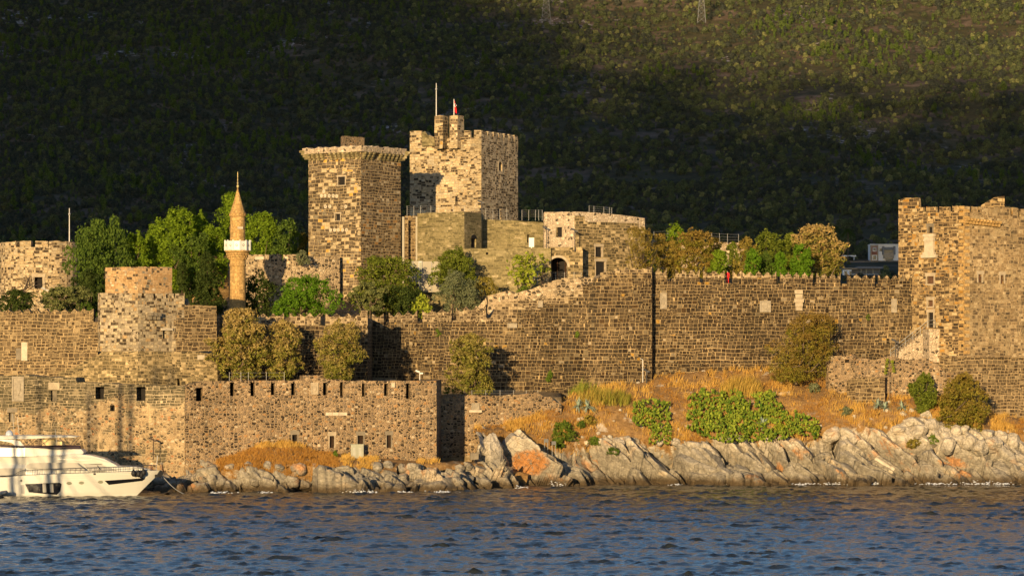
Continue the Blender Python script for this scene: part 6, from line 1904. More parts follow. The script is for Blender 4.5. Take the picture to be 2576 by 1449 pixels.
for U, V, r in ((2290, 1060, 1.0), (2330, 1045, .9), (2345, 1070, 1.1), (2310, 1085, 1.2), (2375, 1090, .9), (2405, 1085, 1.0), (2260, 1080, .9), (2425, 1078, .8), (2385, 1120, 1.3), (2440, 1110, 1.1), (2465, 1125, 1.3), (2500, 1115, 1.2), (2520, 1100, 1.0), (2550, 1110, 1.3), (2350, 1110, .8), (2090, 1088, 1.3), (2105, 1095, 1.0), (2150, 1102, .8), (1660, 1108, .6), (1560, 1112, .6), (1700, 1112, .6), (1505, 1090, .35), (1520, 1098, .4), (1478, 1112, .5), (2270, 1040, .5)):
    boulder(HEAD.at(U, V) + Vector((0, 0, -.1)), r * 1.0, lB, gB)
boulder(HEAD.at(1228, 1130) + Vector((0, -.4, -1.2)), 2.3, "tall grey rock pillar at the right end of the recessed wall", None, (.9, .8, 1.6))
for p, U_, V_ in HEAD.sample(random.Random(44), 60, lambda U, V, r: 1 if (r < .6 and V < 1112) else 0, 40):
    boulder(p + Vector((0, 0, .02)), rb.uniform(.12, .38), "small pale stone lying in the dry grass of the slope", "small stones in the dry grass")
# fallen marble column on the rocks
p = HEAD.at(2222, 1175) + Vector((0, -.5, .35)); mb = MB()
ax = Vector((.82, -.25, -.55)).normalized(); mb.tube([p - ax * 1.35, p - ax * .2, p + ax * .8], [.36, .37, .36], 14); mb.tube([p + ax * .8, p + ax * .95, p + ax * 1.1, p + ax * 1.5], [.38, .5, .52, .5], 14)
tag(make("marble_column", mb, M['marble'], jitter=.03), "fallen pale marble column drum lying on the sloping rocks", "column")
# foam at the waterline
rf = random.Random(31); fm = MB()
def foam(U, Y, ln, ht):
    p = Vector((PX(U, Y), Y, .0))
    for k in range(int(22 * ln)):
        q = p + Vector((rf.gauss(0, ln * .42), rf.uniform(-.9, .5), 0)); s = rf.uniform(.03, .13)
        z = .04 + abs(rf.gauss(0, .10)) * ht
        n = 6; a0 = rf.random() * 6
        vs = [(q.x + s * 1.5 * math.cos(a0 + 6.283 * i / n), q.y + s * .7 * math.sin(a0 + 6.283 * i / n), z) for i in range(n)]
        fm.mesh(vs + [(q.x, q.y, z + s * .7)], [(i, (i + 1) % n, n) for i in range(n)])
for U, Y, ln, ht in ((560, 375.5, 1.6, 1), (668, 375.2, 1.2, 1), (905, 375.6, 2.6, 2.2), (930, 375.6, 1.2, 1.5), (1010, 376.6, 1.2, .8), (1115, 377.6, 1.6, 1), (1405, 396.6, 1.4, 3), (1310, 389.6, .9, 1.5), (1880, 400.6, 3.2, 1), (2020, 400.6, 1.6, .8), (2100, 400.8, 2.2, 1), (2185, 400.8, 3.4, 1.3), (2270, 401, 1.6, 1), (2360, 401, 3, 1), (2460, 401, 3.6, 1.6), (2530, 401, 2, 1), (1700, 399.6, 1.2, .7), (540, 375, .6, .6)):
    foam(U, Y, ln, ht)
g = NT("foam"); g.bsdf((.82, .84, .84, 1), .6); make("sea_foam", fm, g.mat, loc=(0, 0, 0), smooth=True, kind="stuff")

# ---------------------------------------------------------------- scrub on the hillside
def bush_mesh(name, w, h, kind, n, lr, num, size, leaf, seed, spread=.42):
    rng = np.random.default_rng(seed)
    lob = make_lobes((0, 0, -.15 * h), w, h * 1.15, kind, n, lr, rng, 1.0)
    P, N, d = crown_points(lob, num * 2, rng, spread, fuzz=.2)
    P, N = P[:num], N[:num]
    Q = leaf_quads(P, N, size, .7, rng)
    me_o = np_mesh(name, Q, 4, L[leaf], loc=(0, 0, 0))
    COL.objects.unlink(me_o)
    return me_o
PROT = [bush_mesh("scrub_bush", 6.2, 3.8, 'bush', 10, .27, 520, .40, 'scrub_dark', 1),
        bush_mesh("scrub_bush", 5.2, 3.3, 'bush', 9, .28, 460, .38, 'scrub_dark', 2),
        bush_mesh("scrub_bush", 5.6, 3.9, 'bush', 10, .27, 500, .40, 'scrub_mid', 3),
        bush_mesh("scrub_bush", 6.4, 4.0, 'bush', 12, .25, 540, .42, 'scrub_mid', 4),
        bush_mesh("scrub_bush", 4.8, 3.2, 'bush', 9, .28, 440, .36, 'scrub_pale', 5),
        bush_mesh("pine_bush", 5.4, 7.2, 'cone', 18, .18, 520, .42, 'scrub_pine', 6),
        bush_mesh("pine_bush", 5.0, 6.2, 'egg', 16, .19, 460, .42, 'scrub_dark', 7),
        bush_mesh("pine_bush", 6.4, 7.0, 'egg', 20, .18, 560, .45, 'scrub_pine', 8)]
def scatter_hill():
    rng = random.Random(77); pts = []
    HOUSES = [(2222, 1500, 14), (2170, 1420, 14), (2150, 1470, 8), (2240, 1470, 8)]
    y = 1385.0
    while y < 2640:
        half = (1330 * y / F)
        cell = 3.7 if y < 1800 else 4.0
        x = -half
        while x < half:
            px, py = x + rng.uniform(-.5, .5) * cell, y + rng.uniform(-.5, .5) * cell * 1.5
            U = 1288 + px * F / py
            n1 = noise.fractal(Vector((px / 60, py / 75, 3)), 1, 2, 3)
            n2 = noise.fractal(Vector((px / 150, py / 170, 8)), 1, 2, 3)
            left = max(0, min(1, (1500 - U) / 900))
            keep = .70 + .34 * left + .8 * n1
            if rng.random() < keep and not (2105 < U < 2275 and 1395 < py < 1512 and rng.random() < .93):
                pine = .0 + .16 * left + (.5 if n2 > .30 and py > 1750 else 0) + .06 * max(0, (py - 2000) / 500)
                r = rng.random()
                if r < pine: k = rng.choice([5, 6, 7, 7] if n2 > 0 else [6, 5, 7])
                else: k = rng.choice([0, 1, 0, 2, 3, 2, 3, 4] if left < .6 else [0, 1, 0, 1, 2, 3])
                s = (.28 + .78 * rng.random() ** 2.2) * (1.05 if k < 5 else .95)
                pts.append((px, py, hill_h(px, py) - .2, k, s, rng.uniform(0, 6.283)))
            x += cell
        y += cell * 1.25
    return pts
SC = scatter_hill()
# the nearest 300 stand as objects of their own
near = sorted(range(len(SC)), key=lambda i: SC[i][1] if (SC[i][1] > 1430 and abs(SC[i][0]) < 1270 * SC[i][1] / F and SC[i][3] < 5) else 1e9)
def in_view(i):
    x, y, z, k, s, r = SC[i]; U = 1288 + x * F / y; V = HZ - (z + 2 - CZ) * F / y
    tops = [(0, 600), (170, 570), (360, 520), (480, 560), (545, 480), (760, 560), (775, 370), (1025, 330), (1310, 330), (1311, 535), (1625, 550), (1660, 565), (1820, 600), (1860, 580), (2110, 590), (2125, 690), (2258, 690), (2259, 500), (2600, 520)]
    return V < np.interp(U, [t[0] for t in tops], [t[1] for t in tops]) - 4
sel = []
for i in near:
    if len(sel) >= 300: break
    if SC[i][1] > 1430 and SC[i][3] < 5 and abs(SC[i][0]) < 1270 * SC[i][1] / F and in_view(i): sel.append(i)
selset = set(sel)
for i in sel:
    x, y, z, k, s, r = SC[i]
    o = bpy.data.objects.new("scrub_bush", PROT[k].data); COL.objects.link(o)
    o.location = (x, y, z); o.rotation_euler = (0, 0, r); o.scale = (s * 1.1, s * 1.1, s)
    tag(o, "dark rounded scrub bush on the lower shaded hillside behind the castle", "bush", "scrub bushes low on the hillside")
rest = [SC[i] for i in range(len(SC)) if i not in selset]
pc = bpy.data.collections.new("scrub_kinds")
for o in PROT: pc.objects.link(o)
me = bpy.data.meshes.new("hill_scrub"); me.from_pydata([p[:3] for p in rest], [], [])
a = me.attributes.new("pick", 'INT', 'POINT'); names_ = sorted(o.name for o in PROT); a.data.foreach_set('value', [names_.index(PROT[p[3]].name) for p in rest])
a = me.attributes.new("size", 'FLOAT', 'POINT'); a.data.foreach_set('value', [p[4] for p in rest])
a = me.attributes.new("turn", 'FLOAT', 'POINT'); a.data.foreach_set('value', [p[5] for p in rest])
so = bpy.data.objects.new("hill_scrub", me); COL.objects.link(so); so["kind"] = "stuff"
ng = bpy.data.node_groups.new("hill_scrub", 'GeometryNodeTree')
ng.interface.new_socket("Geometry", in_out='INPUT', socket_type='NodeSocketGeometry'); ng.interface.new_socket("Geometry", in_out='OUTPUT', socket_type='NodeSocketGeometry')
gi, go = ng.nodes.new("NodeGroupInput"), ng.nodes.new("NodeGroupOutput")
ip = ng.nodes.new("GeometryNodeInstanceOnPoints"); ci = ng.nodes.new("GeometryNodeCollectionInfo")
ci.inputs["Collection"].default_value = pc; ci.inputs["Separate Children"].default_value = True; ci.inputs["Reset Children"].default_value = True
def na(nm, t):
    n = ng.nodes.new("GeometryNodeInputNamedAttribute"); n.data_type = t; n.inputs["Name"].default_value = nm; return n.outputs["Attribute"]
ip.inputs["Pick Instance"].default_value = True
ng.links.new(gi.outputs[0], ip.inputs["Points"]); ng.links.new(ci.outputs[0], ip.inputs["Instance"]); ng.links.new(na("pick", 'INT'), ip.inputs["Instance Index"])
cx_ = ng.nodes.new("ShaderNodeCombineXYZ"); ng.links.new(na("turn", 'FLOAT'), cx_.inputs[2]); ng.links.new(cx_.outputs[0], ip.inputs["Rotation"])
ng.links.new(na("size", 'FLOAT'), ip.inputs["Scale"]); ng.links.new(ip.outputs[0], go.inputs[0])
md = so.modifiers.new("scrub", 'NODES'); md.node_group = ng
print("SCRUB", len(SC))

# ---------------------------------------------------------------- unseen puffs added behind the viewer, shaped to shade the lower hill
def cloud_bank():
    rng = random.Random(13); bm = bmesh.new()
    Yc = -1500.0
    def ray(U, V, Yh):
        """where the sun ray of a hill point crosses the cloud's plane"""
        x, z = PX(U, Yh), PZ(V, Yh); d = Yh - Yc
        return x - d * math.tan(SUN_AZ), z + d / math.cos(SUN_AZ) * math.tan(SUN_EL)
    # edge of the shade on the hill: (U, V, distance)
    edge = [(-900, -260, 2500), (300, -230, 2480), (900, -190, 2480), (1180, -40, 2470), (1340, 85, 2345), (1600, 215, 2170), (2000, 300, 2035), (2300, 325, 2005), (2700, 330, 2000), (3600, 330, 2000)]
    pts = [ray(*e) for e in edge]
    xs = [p[0] for p in pts]; zs = [p[1] for p in pts]
    def puff(c, r, sub=2):
        m = bmesh.ops.create_icosphere(bm, subdivisions=sub, radius=1)
        s = (r * rng.uniform(1, 1.5), r * rng.uniform(.8, 1.2), r * rng.uniform(.6, .9))
        for v in m['verts']:
            q = v.co * (1 + .18 * noise.noise(v.co * 2 + Vector(c)))
            v.co = Vector((c[0] + q.x * s[0], c[1] + q.y * s[1], c[2] + q.z * s[2]))
    x = xs[0]
    zlow = 400
    while x < xs[-1]:
        zt = float(np.interp(x, xs, zs))
        z = zlow
        while z < zt - 88:
            puff((x + rng.uniform(-14, 14), Yc + rng.uniform(-60, 60), z + 22), 42); z += 36
        # feathered rim: ever smaller and sparser puffs
        for k in range(170):
            t = rng.random()
            r = 5 + 8 * (1 - t)
            if rng.random() < (1 - t) ** 1.2: puff((x + rng.uniform(-26, 26), Yc + rng.uniform(-260, 260), zt - 90 + 190 * t), r, 1)
        x += 52
    me = bpy.data.meshes.new("cloud_bank"); bm.to_mesh(me); bm.free(); me.polygons.foreach_set('use_smooth', [True] * len(me.polygons))
    g = NT("cloud"); g.bsdf((.85, .85, .85, 1), 1.0, None, 0); me.materials.append(g.mat)
    o = bpy.data.objects.new("cloud_bank", me); COL.objects.link(o); o["kind"] = "stuff"
cloud_bank()
# ================================================================ MOTOR YACHT AND WATER THINGS
M['gelcoat'] = plain('white_gelcoat', (.53, .515, .46), .25, .03, .5, spec=.5)
M['deck'] = plain('pale_deck', (.62, .58, .5), .6, .06)
M['tinted'] = plain('dark_tinted_glass', (.008, .008, .010), .08, .1, spec=.6)
M['cover'] = plain('grey_white_window_cover', (.33, .31, .27), .75, .04)
M['antifoul'] = plain('dark_blue_antifouling', (.012, .012, .018), .6, .1)
M['black_rubber'] = plain('black_rubber', (.012, .012, .013), .6, .2)
M['cream_seat'] = plain('cream_seat_cover', (.62, .48, .25), .8, .06)
M['purple_screen'] = plain('dark_plum_windscreen', (.022, .008, .016), .15, .1, spec=.6)
YH = 366.2
yx = lambda U: PX(U, YH)
yz = lambda V: PZ(V, YH) + .0
X0, XB = yx(-150), yx(401)          # stern (outside the frame), stem head
YC = 369.3
yroot = root("motor_yacht", ((X0 + XB) / 2, YC, 0.0)); tag(yroot, "white flybridge motor yacht moored with its bow pointing to the rocks", "yacht")
BW = 3.05
def half_beam(t): return BW * (1 - max(0, (t - .42) / .58) ** 2.3) ** .8 if t < 1 else 0.0
def sheer(t): return float(np.interp(t, [0, .30, .36, .6, .8, 1.0], [yz(1200), yz(1200), yz(1196), yz(1191), yz(1188), yz(1184.5)]))
def hull():
    NS, NZ = 46, 12; vs, fs = [], []
    for side in (-1, 1):
        for i in range(NS + 1):
            t = i / NS; hb = half_beam(t); zs = sheer(t)
            for j in range(NZ + 1):
                q = j / NZ; z = -.6 + (zs + .6) * q
                qq = max(0, z) / max(.1, zs)
                # raked stem: lower stations end further aft
                rake = (1 - qq) * 3.0 * max(0, (t - .55) / .45) ** 1.3
                flare = 1 - (1 - qq) * (.10 + .55 * max(0, (t - .45) / .55))
                if z < .15: flare *= .92
                vs.append((X0 + (XB - X0) * t - rake, YC + side * (hb * flare + .012), z))
    n1 = NZ + 1; off = (NS + 1) * n1
    mats = []
    for i in range(NS):
        for j in range(NZ):
            fs.append((i * n1 + j, (i + 1) * n1 + j, (i + 1) * n1 + j + 1, i * n1 + j + 1))
            fs.append((off + i * n1 + j, off + i * n1 + j + 1, off + (i + 1) * n1 + j + 1, off + (i + 1) * n1 + j))
    for i in range(NS): fs.append((i * n1 + NZ, (i + 1) * n1 + NZ, off + (i + 1) * n1 + NZ, off + i * n1 + NZ))
    for j in range(NZ):
        fs.append((j, j + 1, off + j + 1, off + j)); e = NS * n1
        fs.append((e + j, off + e + j, off + e + j + 1, e + j + 1))
    mb = MB(); mb.mesh(vs, fs); return mb
hu_ = make("hull", hull(), M['gelcoat'], yroot, smooth=True)
m_ = hu_.modifiers.new("edges", 'EDGE_SPLIT'); m_.split_angle = R(40)
hu_.data.materials.append(M['antifoul'])
for f in hu_.data.polygons:
    if f.center.z < .02: f.material_index = 1
def hull_y(x, z):
    t = (x - X0) / (XB - X0); zs = sheer(min(1, t)); qq = max(0, z) / zs
    for _ in range(6):
        rake = (1 - qq) * 3.0 * max(0, (t - .55) / .45) ** 1.3
        t = min(.999, (x + rake - X0) / (XB - X0))
    return YC - half_beam(t) * (1 - (1 - qq) * (.10 + .55 * max(0, (t - .45) / .55)))
from mathutils.bvhtree import BVHTree
_bv = BVHTree.FromPolygons([v.co + hu_.location + LOC[hu_.name] if hu_.parent else v.co for v in hu_.data.vertices], [tuple(f.vertices) for f in hu_.data.polygons])
def on_hull(u, v):
    o = Vector((0, 0, CZ)); d = (W(u, v, 370) - o).normalized()
    h, n, i, dist = _bv.ray_cast(o, d)
    return h if h is not None else W(u, v, 369)
def hull_patch(name, pts, mat, parent=hu_, th=.03, sub=4):
    """pts in px on the near side of the hull, laid on its curved surface"""
    P = []
    for (u, v), (u2, v2) in zip(pts, pts[1:] + pts[:1]):
        for k in range(sub): P.append((u + (u2 - u) * k / sub, v + (v2 - v) * k / sub))
    cu, cv = sum(p[0] for p in P) / len(P), sum(p[1] for p in P) / len(P)
    rings = []
    for f in (1, .66, .33): rings.append([on_hull(cu + (u - cu) * f, cv + (v - cv) * f) + Vector((0, -th, 0)) for u, v in P])
    n = len(P); vs = [p + Vector((0, th * 2, 0)) for p in rings[0]] + rings[0] + rings[1] + rings[2] + [on_hull(cu, cv) + Vector((0, -th, 0))]
    fs = [(r * n + i, r * n + (i + 1) % n, (r + 1) * n + (i + 1) % n, (r + 1) * n + i) for r in range(3) for i in range(n)] + [(3 * n + i, 3 * n + (i + 1) % n, 4 * n) for i in range(n)]
    mb = MB(); mb.mesh(vs, fs)
    return make(name, mb, mat, parent)
wb_ = hull_patch("hull_window", [(63, 1217), (150, 1213.5), (155, 1217), (152, 1234), (143, 1244), (73, 1238)], M['tinted'])
for U0 in (107, 125): hull_patch("curtain", [(U0, 1217), (U0 + 9, 1217), (U0 + 10, 1238), (U0 + 1, 1238)], M['cover'], wb_, .06, 2)
hull_patch("hull_window", [(263, 1208.5), (361, 1202), (366, 1203.5), (358, 1209), (274, 1219)], M['tinted'])
for U0, V0 in ((174, 1215), (205, 1214), (253, 1212)):
    hull_patch("porthole", [(U0 + 6.2 * math.cos(a) * (1 + .1 * abs(math.cos(a))), V0 - 4.0 * math.sin(a)) for a in np.linspace(0, 2 * math.pi, 13)[:-1]], M['cabinet'], sub=1)
hull_patch("vent", [(52, 1219), (61, 1219), (62, 1241), (53, 1241)], M['steel'])
hull_patch("fairlead", [(235, 1188.6), (241, 1188.6), (241, 1194), (235, 1194)], M['dark_metal'])
hull_patch("fairlead", [(51, 1206), (56, 1206), (56, 1211), (51, 1211)], M['dark_metal'])
mb = MB()
for (va, vb) in ((1196, 1192), (1207, 1203.5)):
    pts = []
    for k in range(24):
        U = -150 + 520 * k / 23; pts.append(on_hull(U, va + (vb - va) * max(0, U) / 370))
    mb.tube(pts, .022, 4)
make("rubbing_strake", mb, M['deck'], hu_)

def slab_body(name, side_px, hw_bot, hw_top, mat, nx=1, parent=yroot, ycen=YC, taper_front=.0, vref=None):
    """closed body from a side outline in px; width narrows towards the top and the front"""
    n = len(side_px); zs = [p[1] for p in side_px]; vmin, vmax = min(zs), max(zs); us = [p[0] for p in side_px]; um = max(us)
    def pt(u, v, s):
        k = (vmax - v) / (vmax - vmin); hw = hw_bot + (hw_top - hw_bot) * k
        fr = max(0, (u - (um - 90)) / 90); hw *= 1 - taper_front * fr ** 1.6
        return Vector((yx(u), ycen + s * hw, yz(v)))
    A = [pt(u, v, -1) for u, v in side_px]; B = [pt(u, v, 1) for u, v in side_px]
    mb = MB(); mb.mesh(A + B, [tuple(range(n)), tuple(range(2 * n - 1, n - 1, -1))] + [(i, i + n, (i + 1) % n + n, (i + 1) % n) for i in range(n)])
    o = make(name, mb, mat, parent, smooth=False)
    bv = o.modifiers.new("round", 'BEVEL'); bv.width = .09; bv.segments = 3; bv.limit_method = 'ANGLE'; bv.angle_limit = R(25)
    return o
# deck house with raked front, coach roof on the fore deck, flybridge moulding
house = slab_body("deck_house", [(-150, 1200), (-150, 1150), (40, 1147), (110, 1147), (190, 1149), (232, 1153), (262, 1160), (280, 1166), (296, 1176), (300, 1190), (100, 1196)], 2.45, 2.05, M['gelcoat'], taper_front=.45)
slab_body("fore_deck", [(250, 1192), (285, 1173), (320, 1174), (352, 1178), (372, 1183), (372, 1192)], 1.7, 1.35, M['gelcoat'], taper_front=.6)
fly = slab_body("flybridge", [(-150, 1150), (-150, 1127), (-20, 1124), (60, 1125), (120, 1128), (200, 1130.5), (206, 1138), (204, 1143), (150, 1147), (60, 1150)], 2.3, 2.2, M['gelcoat'], taper_front=.4)
slab_body("cabin_roof", [(90, 1150), (110, 1145), (190, 1142), (225, 1146), (258, 1155), (276, 1164), (262, 1164), (215, 1160), (160, 1158)], 2.12, 1.75, M['gelcoat'], taper_front=.4)
slab_body("wind_deflector", [(-60, 1124), (-60, 1118), (60, 1122), (90, 1122), (140, 1120), (196, 1121), (199, 1131), (140, 1131), (80, 1127), (0, 1126)], 2.34, 2.26, M['purple_screen'], taper_front=.42, parent=fly)
def side_patch(name, pts, yoff, mat, parent, th=.05):
    P = [Vector((yx(u), YC - yoff, yz(v))) for u, v in pts]; mb = MB(); mb.prism(P, (0, th, 0)); return make(name, mb, mat, parent)
side_patch("side_window", [(62, 1177), (66, 1169), (74, 1165), (110, 1164), (152, 1163.5), (190, 1164), (214, 1183), (150, 1182)], 2.42, M['cover'], house)
side_patch("side_window", [(-150, 1185), (-150, 1177), (60, 1178), (62, 1196), (-150, 1196)], 2.47, M['cover'], house)
mb = MB()
P = [Vector((yx(u), YC + y, yz(v))) for u, v, y in ((208, 1168, -2.18), (279, 1169, -1.2), (296, 1184, -1.25), (224, 1186, -2.25))]
mb.prism(P, (.03, -.06, .03)); P2 = [Vector((yx(u), YC + y, yz(v))) for u, v, y in ((279, 1168.5, -1.2), (279, 1168.5, 1.2), (297, 1184, 1.25), (297, 1184, -1.25))]
mb.prism(P2, (.06, 0, .03)); ws_ = make("windscreen", mb, M['cover'], house)
mb = MB()
for U in (243, 268):
    a = Vector((yx(U), YC - 1.95 + (U - 243) * .02, yz(1186))); mb.tube([a, a + Vector((.22, -.05, .45))], .03, 4); b = a + Vector((.2, -.05, .42)); mb.tube([b + Vector((-.3, 0, .28)), b + Vector((.12, 0, -.2))], .028, 4)
make("wiper", mb, M['black_rubber'], ws_) if False else [make("wiper", mb, M['black_rubber'], ws_)]
mb = MB(); pts = [(yx(u), YC - 2.2 + max(0, (u - 210)) * .012, yz(v)) for u, v in ((208, 1168), (250, 1167.5), (280, 1168.8))]; mb.tube(pts, .03, 4); make("screen_trim", mb, M['black_rubber'], house)
# bimini / hard top
top = slab_body("hard_top", [(-150, 1100), (-60, 1097), (60, 1095.5), (120, 1096), (168, 1096.5), (192, 1099), (180, 1101), (120, 1102), (60, 1104.5), (-30, 1105), (-150, 1107)], 1.95, 1.8, M['gelcoat'], taper_front=.25)
mb = MB()
for s in (-1.6, 1.6):
    for a, b in (((0, 1123), (18, 1104)), ((44, 1104), (28, 1124)), ((52, 1104), (72, 1124)), ((82, 1104), (60, 1124)), ((112, 1124), (92, 1103)), ((94, 1124), (122, 1102)), ((170, 1123), (190, 1100)), ((145, 1102), (163, 1123))):
        mb.tube([(yx(a[0]), YC + s, yz(a[1])), (yx(b[0]), YC + s, yz(b[1]))], .028, 4)
make("top_support", mb, M['dark_metal'], top)
side_patch("arch_fin", [(-20, 1106), (30, 1106), (46, 1110), (58, 1124), (36, 1124), (24, 1114)], 1.75, M['gelcoat'], fly, .35)
mb = MB(); c = Vector((yx(116), YC - .5, yz(1116)))
mb.lathe((c.x, c.y, c.z - .55), [(.75, 0), (.86, .1), (.86, .7), (.8, .95), (.55, 1.05)], 16); mb.box(c + Vector((1.05, .1, -.15)), (1.0, 1.3, .75)); make("covered_seat", mb, M['cream_seat'], fly, smooth=False)
side_patch("screen", [(127, 1124), (128, 1108), (150, 1108), (160, 1124)], 1.0, M['tinted'], fly, .03)
mb = MB(); c = Vector((yx(13), YC, yz(1093))); mb.lathe((c.x, c.y, c.z - .42), [(.2, -.2), (.3, 0), (.42, .12), (.45, .35), (.42, .55), (.3, .75), (.12, .85)], 16); make("radar_dome", mb, plain('blue_grey_dome', (.42, .46, .52), .25, .05, spec=.5), top, smooth=True)
# rails
mb = MB(); posts = []
def rail_pt(U, dz):
    x = yx(U); t = (x - X0) / (XB - X0); zs = sheer(min(1, t)); y = YC - half_beam(min(.995, t)) + .08
    return Vector((PX(U, y), y, zs + dz))
us = [0, 12, 24, 36, 46] + list(range(58, 400, 12))
H = lambda U: .18 if U < 44 else (.42 if U < 57 else .62)
mb.tube([rail_pt(U, H(U)) for U in us], .03, 5); mb.tube([rail_pt(U, .06) for U in us], .03, 5)
for U in us[1:]: a = rail_pt(U, 0); mb.tube([a, a + Vector((0, 0, H(U)))], .022, 4)
mb.tube([rail_pt(U, .34) for U in range(240, 398, 12)], .016, 4)
far = [Vector((p.x, 2 * YC - p.y, p.z)) for p in (rail_pt(U, .62) for U in range(280, 398, 12))]
mb.tube(far, .025, 4)
for p in far: mb.tube([p - Vector((0, 0, .62)), p], .02, 4)
make("guard_rail", mb, M['dark_metal'], yroot)
mb = MB()
for U0, y0, hh in ((30, -1.2, 2.6), (34, 1.2, 2.2), (140, -1.9, 1.9)):
    a = Vector((yx(U0), YC + y0, yz(1098 if U0 < 100 else 1121))); mb.tube([a, a + Vector((-.25, 0, hh))], .018, 4)
make("whip_antenna", mb, M['white_post'], yroot)
mb = MB(); a = rail_pt(393, 0); mb.tube([a, a + Vector((.1, .5, 1.7))], .03, 4); make("bow_staff", mb, M['white_post'], yroot)
mb = MB(); c = Vector((yx(396), YC - .2, yz(1194))); mb.box(c, (.5, .5, .75), .4, tilt=(0, .5, 0)); mb.box(c + Vector((-.35, -.1, -.2)), (.5, .35, .3), .3); make("anchor", mb, M['black_rubber'], yroot)
for U, V, h in ((336, 1189, 17), (348.5, 1191, 16), (355, 1193, 17), (361.5, 1187, 17)):
    y = on_hull(U, V).y - .33; c = W(U, V, y); hh = h * y / F
    fr = root("fender", (c.x, c.y, c.z - hh / 2)); tag(fr, "black teardrop fender hanging at the yacht's bow rail", "fender", "black fenders at the bow")
    mb = MB(); mb.lathe((c.x, c.y, c.z - hh * .55), [(.05, 0), (.16, .06), (.27, .22), (.29, .42), (.22, .62), (.1, .78), (.05, .84)], 12); make("body", mb, M['black_rubber'], fr, smooth=True)
    mb = MB(); mb.tube([(c.x, c.y, c.z + hh * .4), (c.x, c.y + .25, c.z + 1.1)], .02, 4); make("cord", mb, M['dark_metal'], fr)
mb = MB(); a = Vector((yx(397), YC - .35, yz(1193))); b = W(467, 1244, 374.5); n_ = 10
mb.tube([a.lerp(b, k / n_) + Vector((0, 0, -.35 * math.sin(math.pi * k / n_))) for k in range(n_ + 1)], .045, 5)
tag(make("mooring_line", mb, plain('white_rope', (.62, .6, .54), .9, .1)), "taut white mooring line running from the yacht's bow into the water", "rope")
# grey tender lying at the yacht's side
tr_ = root("inflatable_tender", (yx(-12), 364.2, 0)); tag(tr_, "grey inflatable tender lying alongside the yacht at the frame edge", "dinghy")
mb = MB(); x1 = PX(14, 364)
mb.tube([(x1 - 4, 363.4, .42), (x1 - 1.2, 363.4, .45), (x1 - .35, 363.7, .55), (x1, 364.2, .62), (x1 - .35, 364.7, .55), (x1 - 1.2, 365.0, .45), (x1 - 4, 365.0, .42)], .24, 10); make("tubes", mb, M['cover'], tr_, smooth=True)
mb = MB(); mb.prism([(x1 - 4, 363.5, .3), (x1 - .8, 363.6, .3), (x1 - .3, 364.2, .4), (x1 - .8, 364.8, .3), (x1 - 4, 364.9, .3)], (0, 0, -.35)); make("floor", mb, M['dark_metal'], tr_)

# ---- schooner moored outside the picture: its masts and rigging throw the streaks on the wall and the yacht
def schooner():
    def before(U, V, Y, d):
        """point from which the sun's shadow falls on pixel (U, V) at depth Y"""
        p = W(U, V, Y); return p + sun_dir * d
    sr = root("sailing_boat", before(230, 1100, 388, 92) * 1.0); sr.location.z = 0; LOC[sr.name] = sr.location.copy()
    tag(sr, "wooden two masted sailing boat moored just outside the view", "boat")
    c = sr.location.copy(); mb = MB(); vs, fs = [], []
    NS, NZ = 24, 6; hx = 13
    for s in (-1, 1):
        for i in range(NS + 1):
            t = i / NS * 2 - 1; hb = 2.8 * (1 - abs(t) ** 3) + .05
            for j in range(NZ + 1):
                q = j / NZ; vs.append((c.x + t * hx * (.88 + .12 * q), c.y + s * hb * (.4 + .6 * q ** .5), -.8 + (2.2 + .8 * t * t) * q))
    n1 = NZ + 1; off = (NS + 1) * n1
    for i in range(NS):
        for j in range(NZ): fs += [(i * n1 + j, (i + 1) * n1 + j, (i + 1) * n1 + j + 1, i * n1 + j + 1), (off + i * n1 + j, off + i * n1 + j + 1, off + (i + 1) * n1 + j + 1, off + (i + 1) * n1 + j)]
        fs.append((i * n1 + NZ - 1, (i + 1) * n1 + NZ - 1, off + (i + 1) * n1 + NZ - 1, off + i * n1 + NZ - 1))
    mb.mesh(vs, fs); make("hull", mb, M['wood'], sr, smooth=True)
    for U, V, r in ((216, 985, .42), (303, 885, .45)):
        p = before(U, V, 388, 92); m = MB(); m.tube([(p.x, p.y, .5), (p.x, p.y, p.z)], [r, r * .55], 8); make("mast", m, M['wood'], sr)
    for U, V, U2, r in ((75, 945, 88, .26), (335, 890, 322, .32), (118, 985, 122, .16), (232, 1010, 236, .2)):
        p = before(U, V, 388, 92); q = before(U2, 1190, 388, 92); m = MB(); m.tube([(q.x, q.y, 1.0), tuple(p)], [r, r * .7], 6); make("spar", m, M['wood'], sr)
    m = MB()
    for U, V, U2, V2 in ((20, 1130, 75, 1240), (75, 1130, 150, 1245), (120, 1130, 185, 1245), (40, 1125, 130, 1250), (170, 1140, 260, 1250), (0, 1165, 60, 1235)):
        p = before(U, V, 366, 70); q = before(U2, V2, 366, 70); p2 = q + (p - q) * 2.2; m.tube([tuple(q), tuple(p2)], .06, 4)
    make("rigging", m, M['dark_metal'], sr)
schooner()

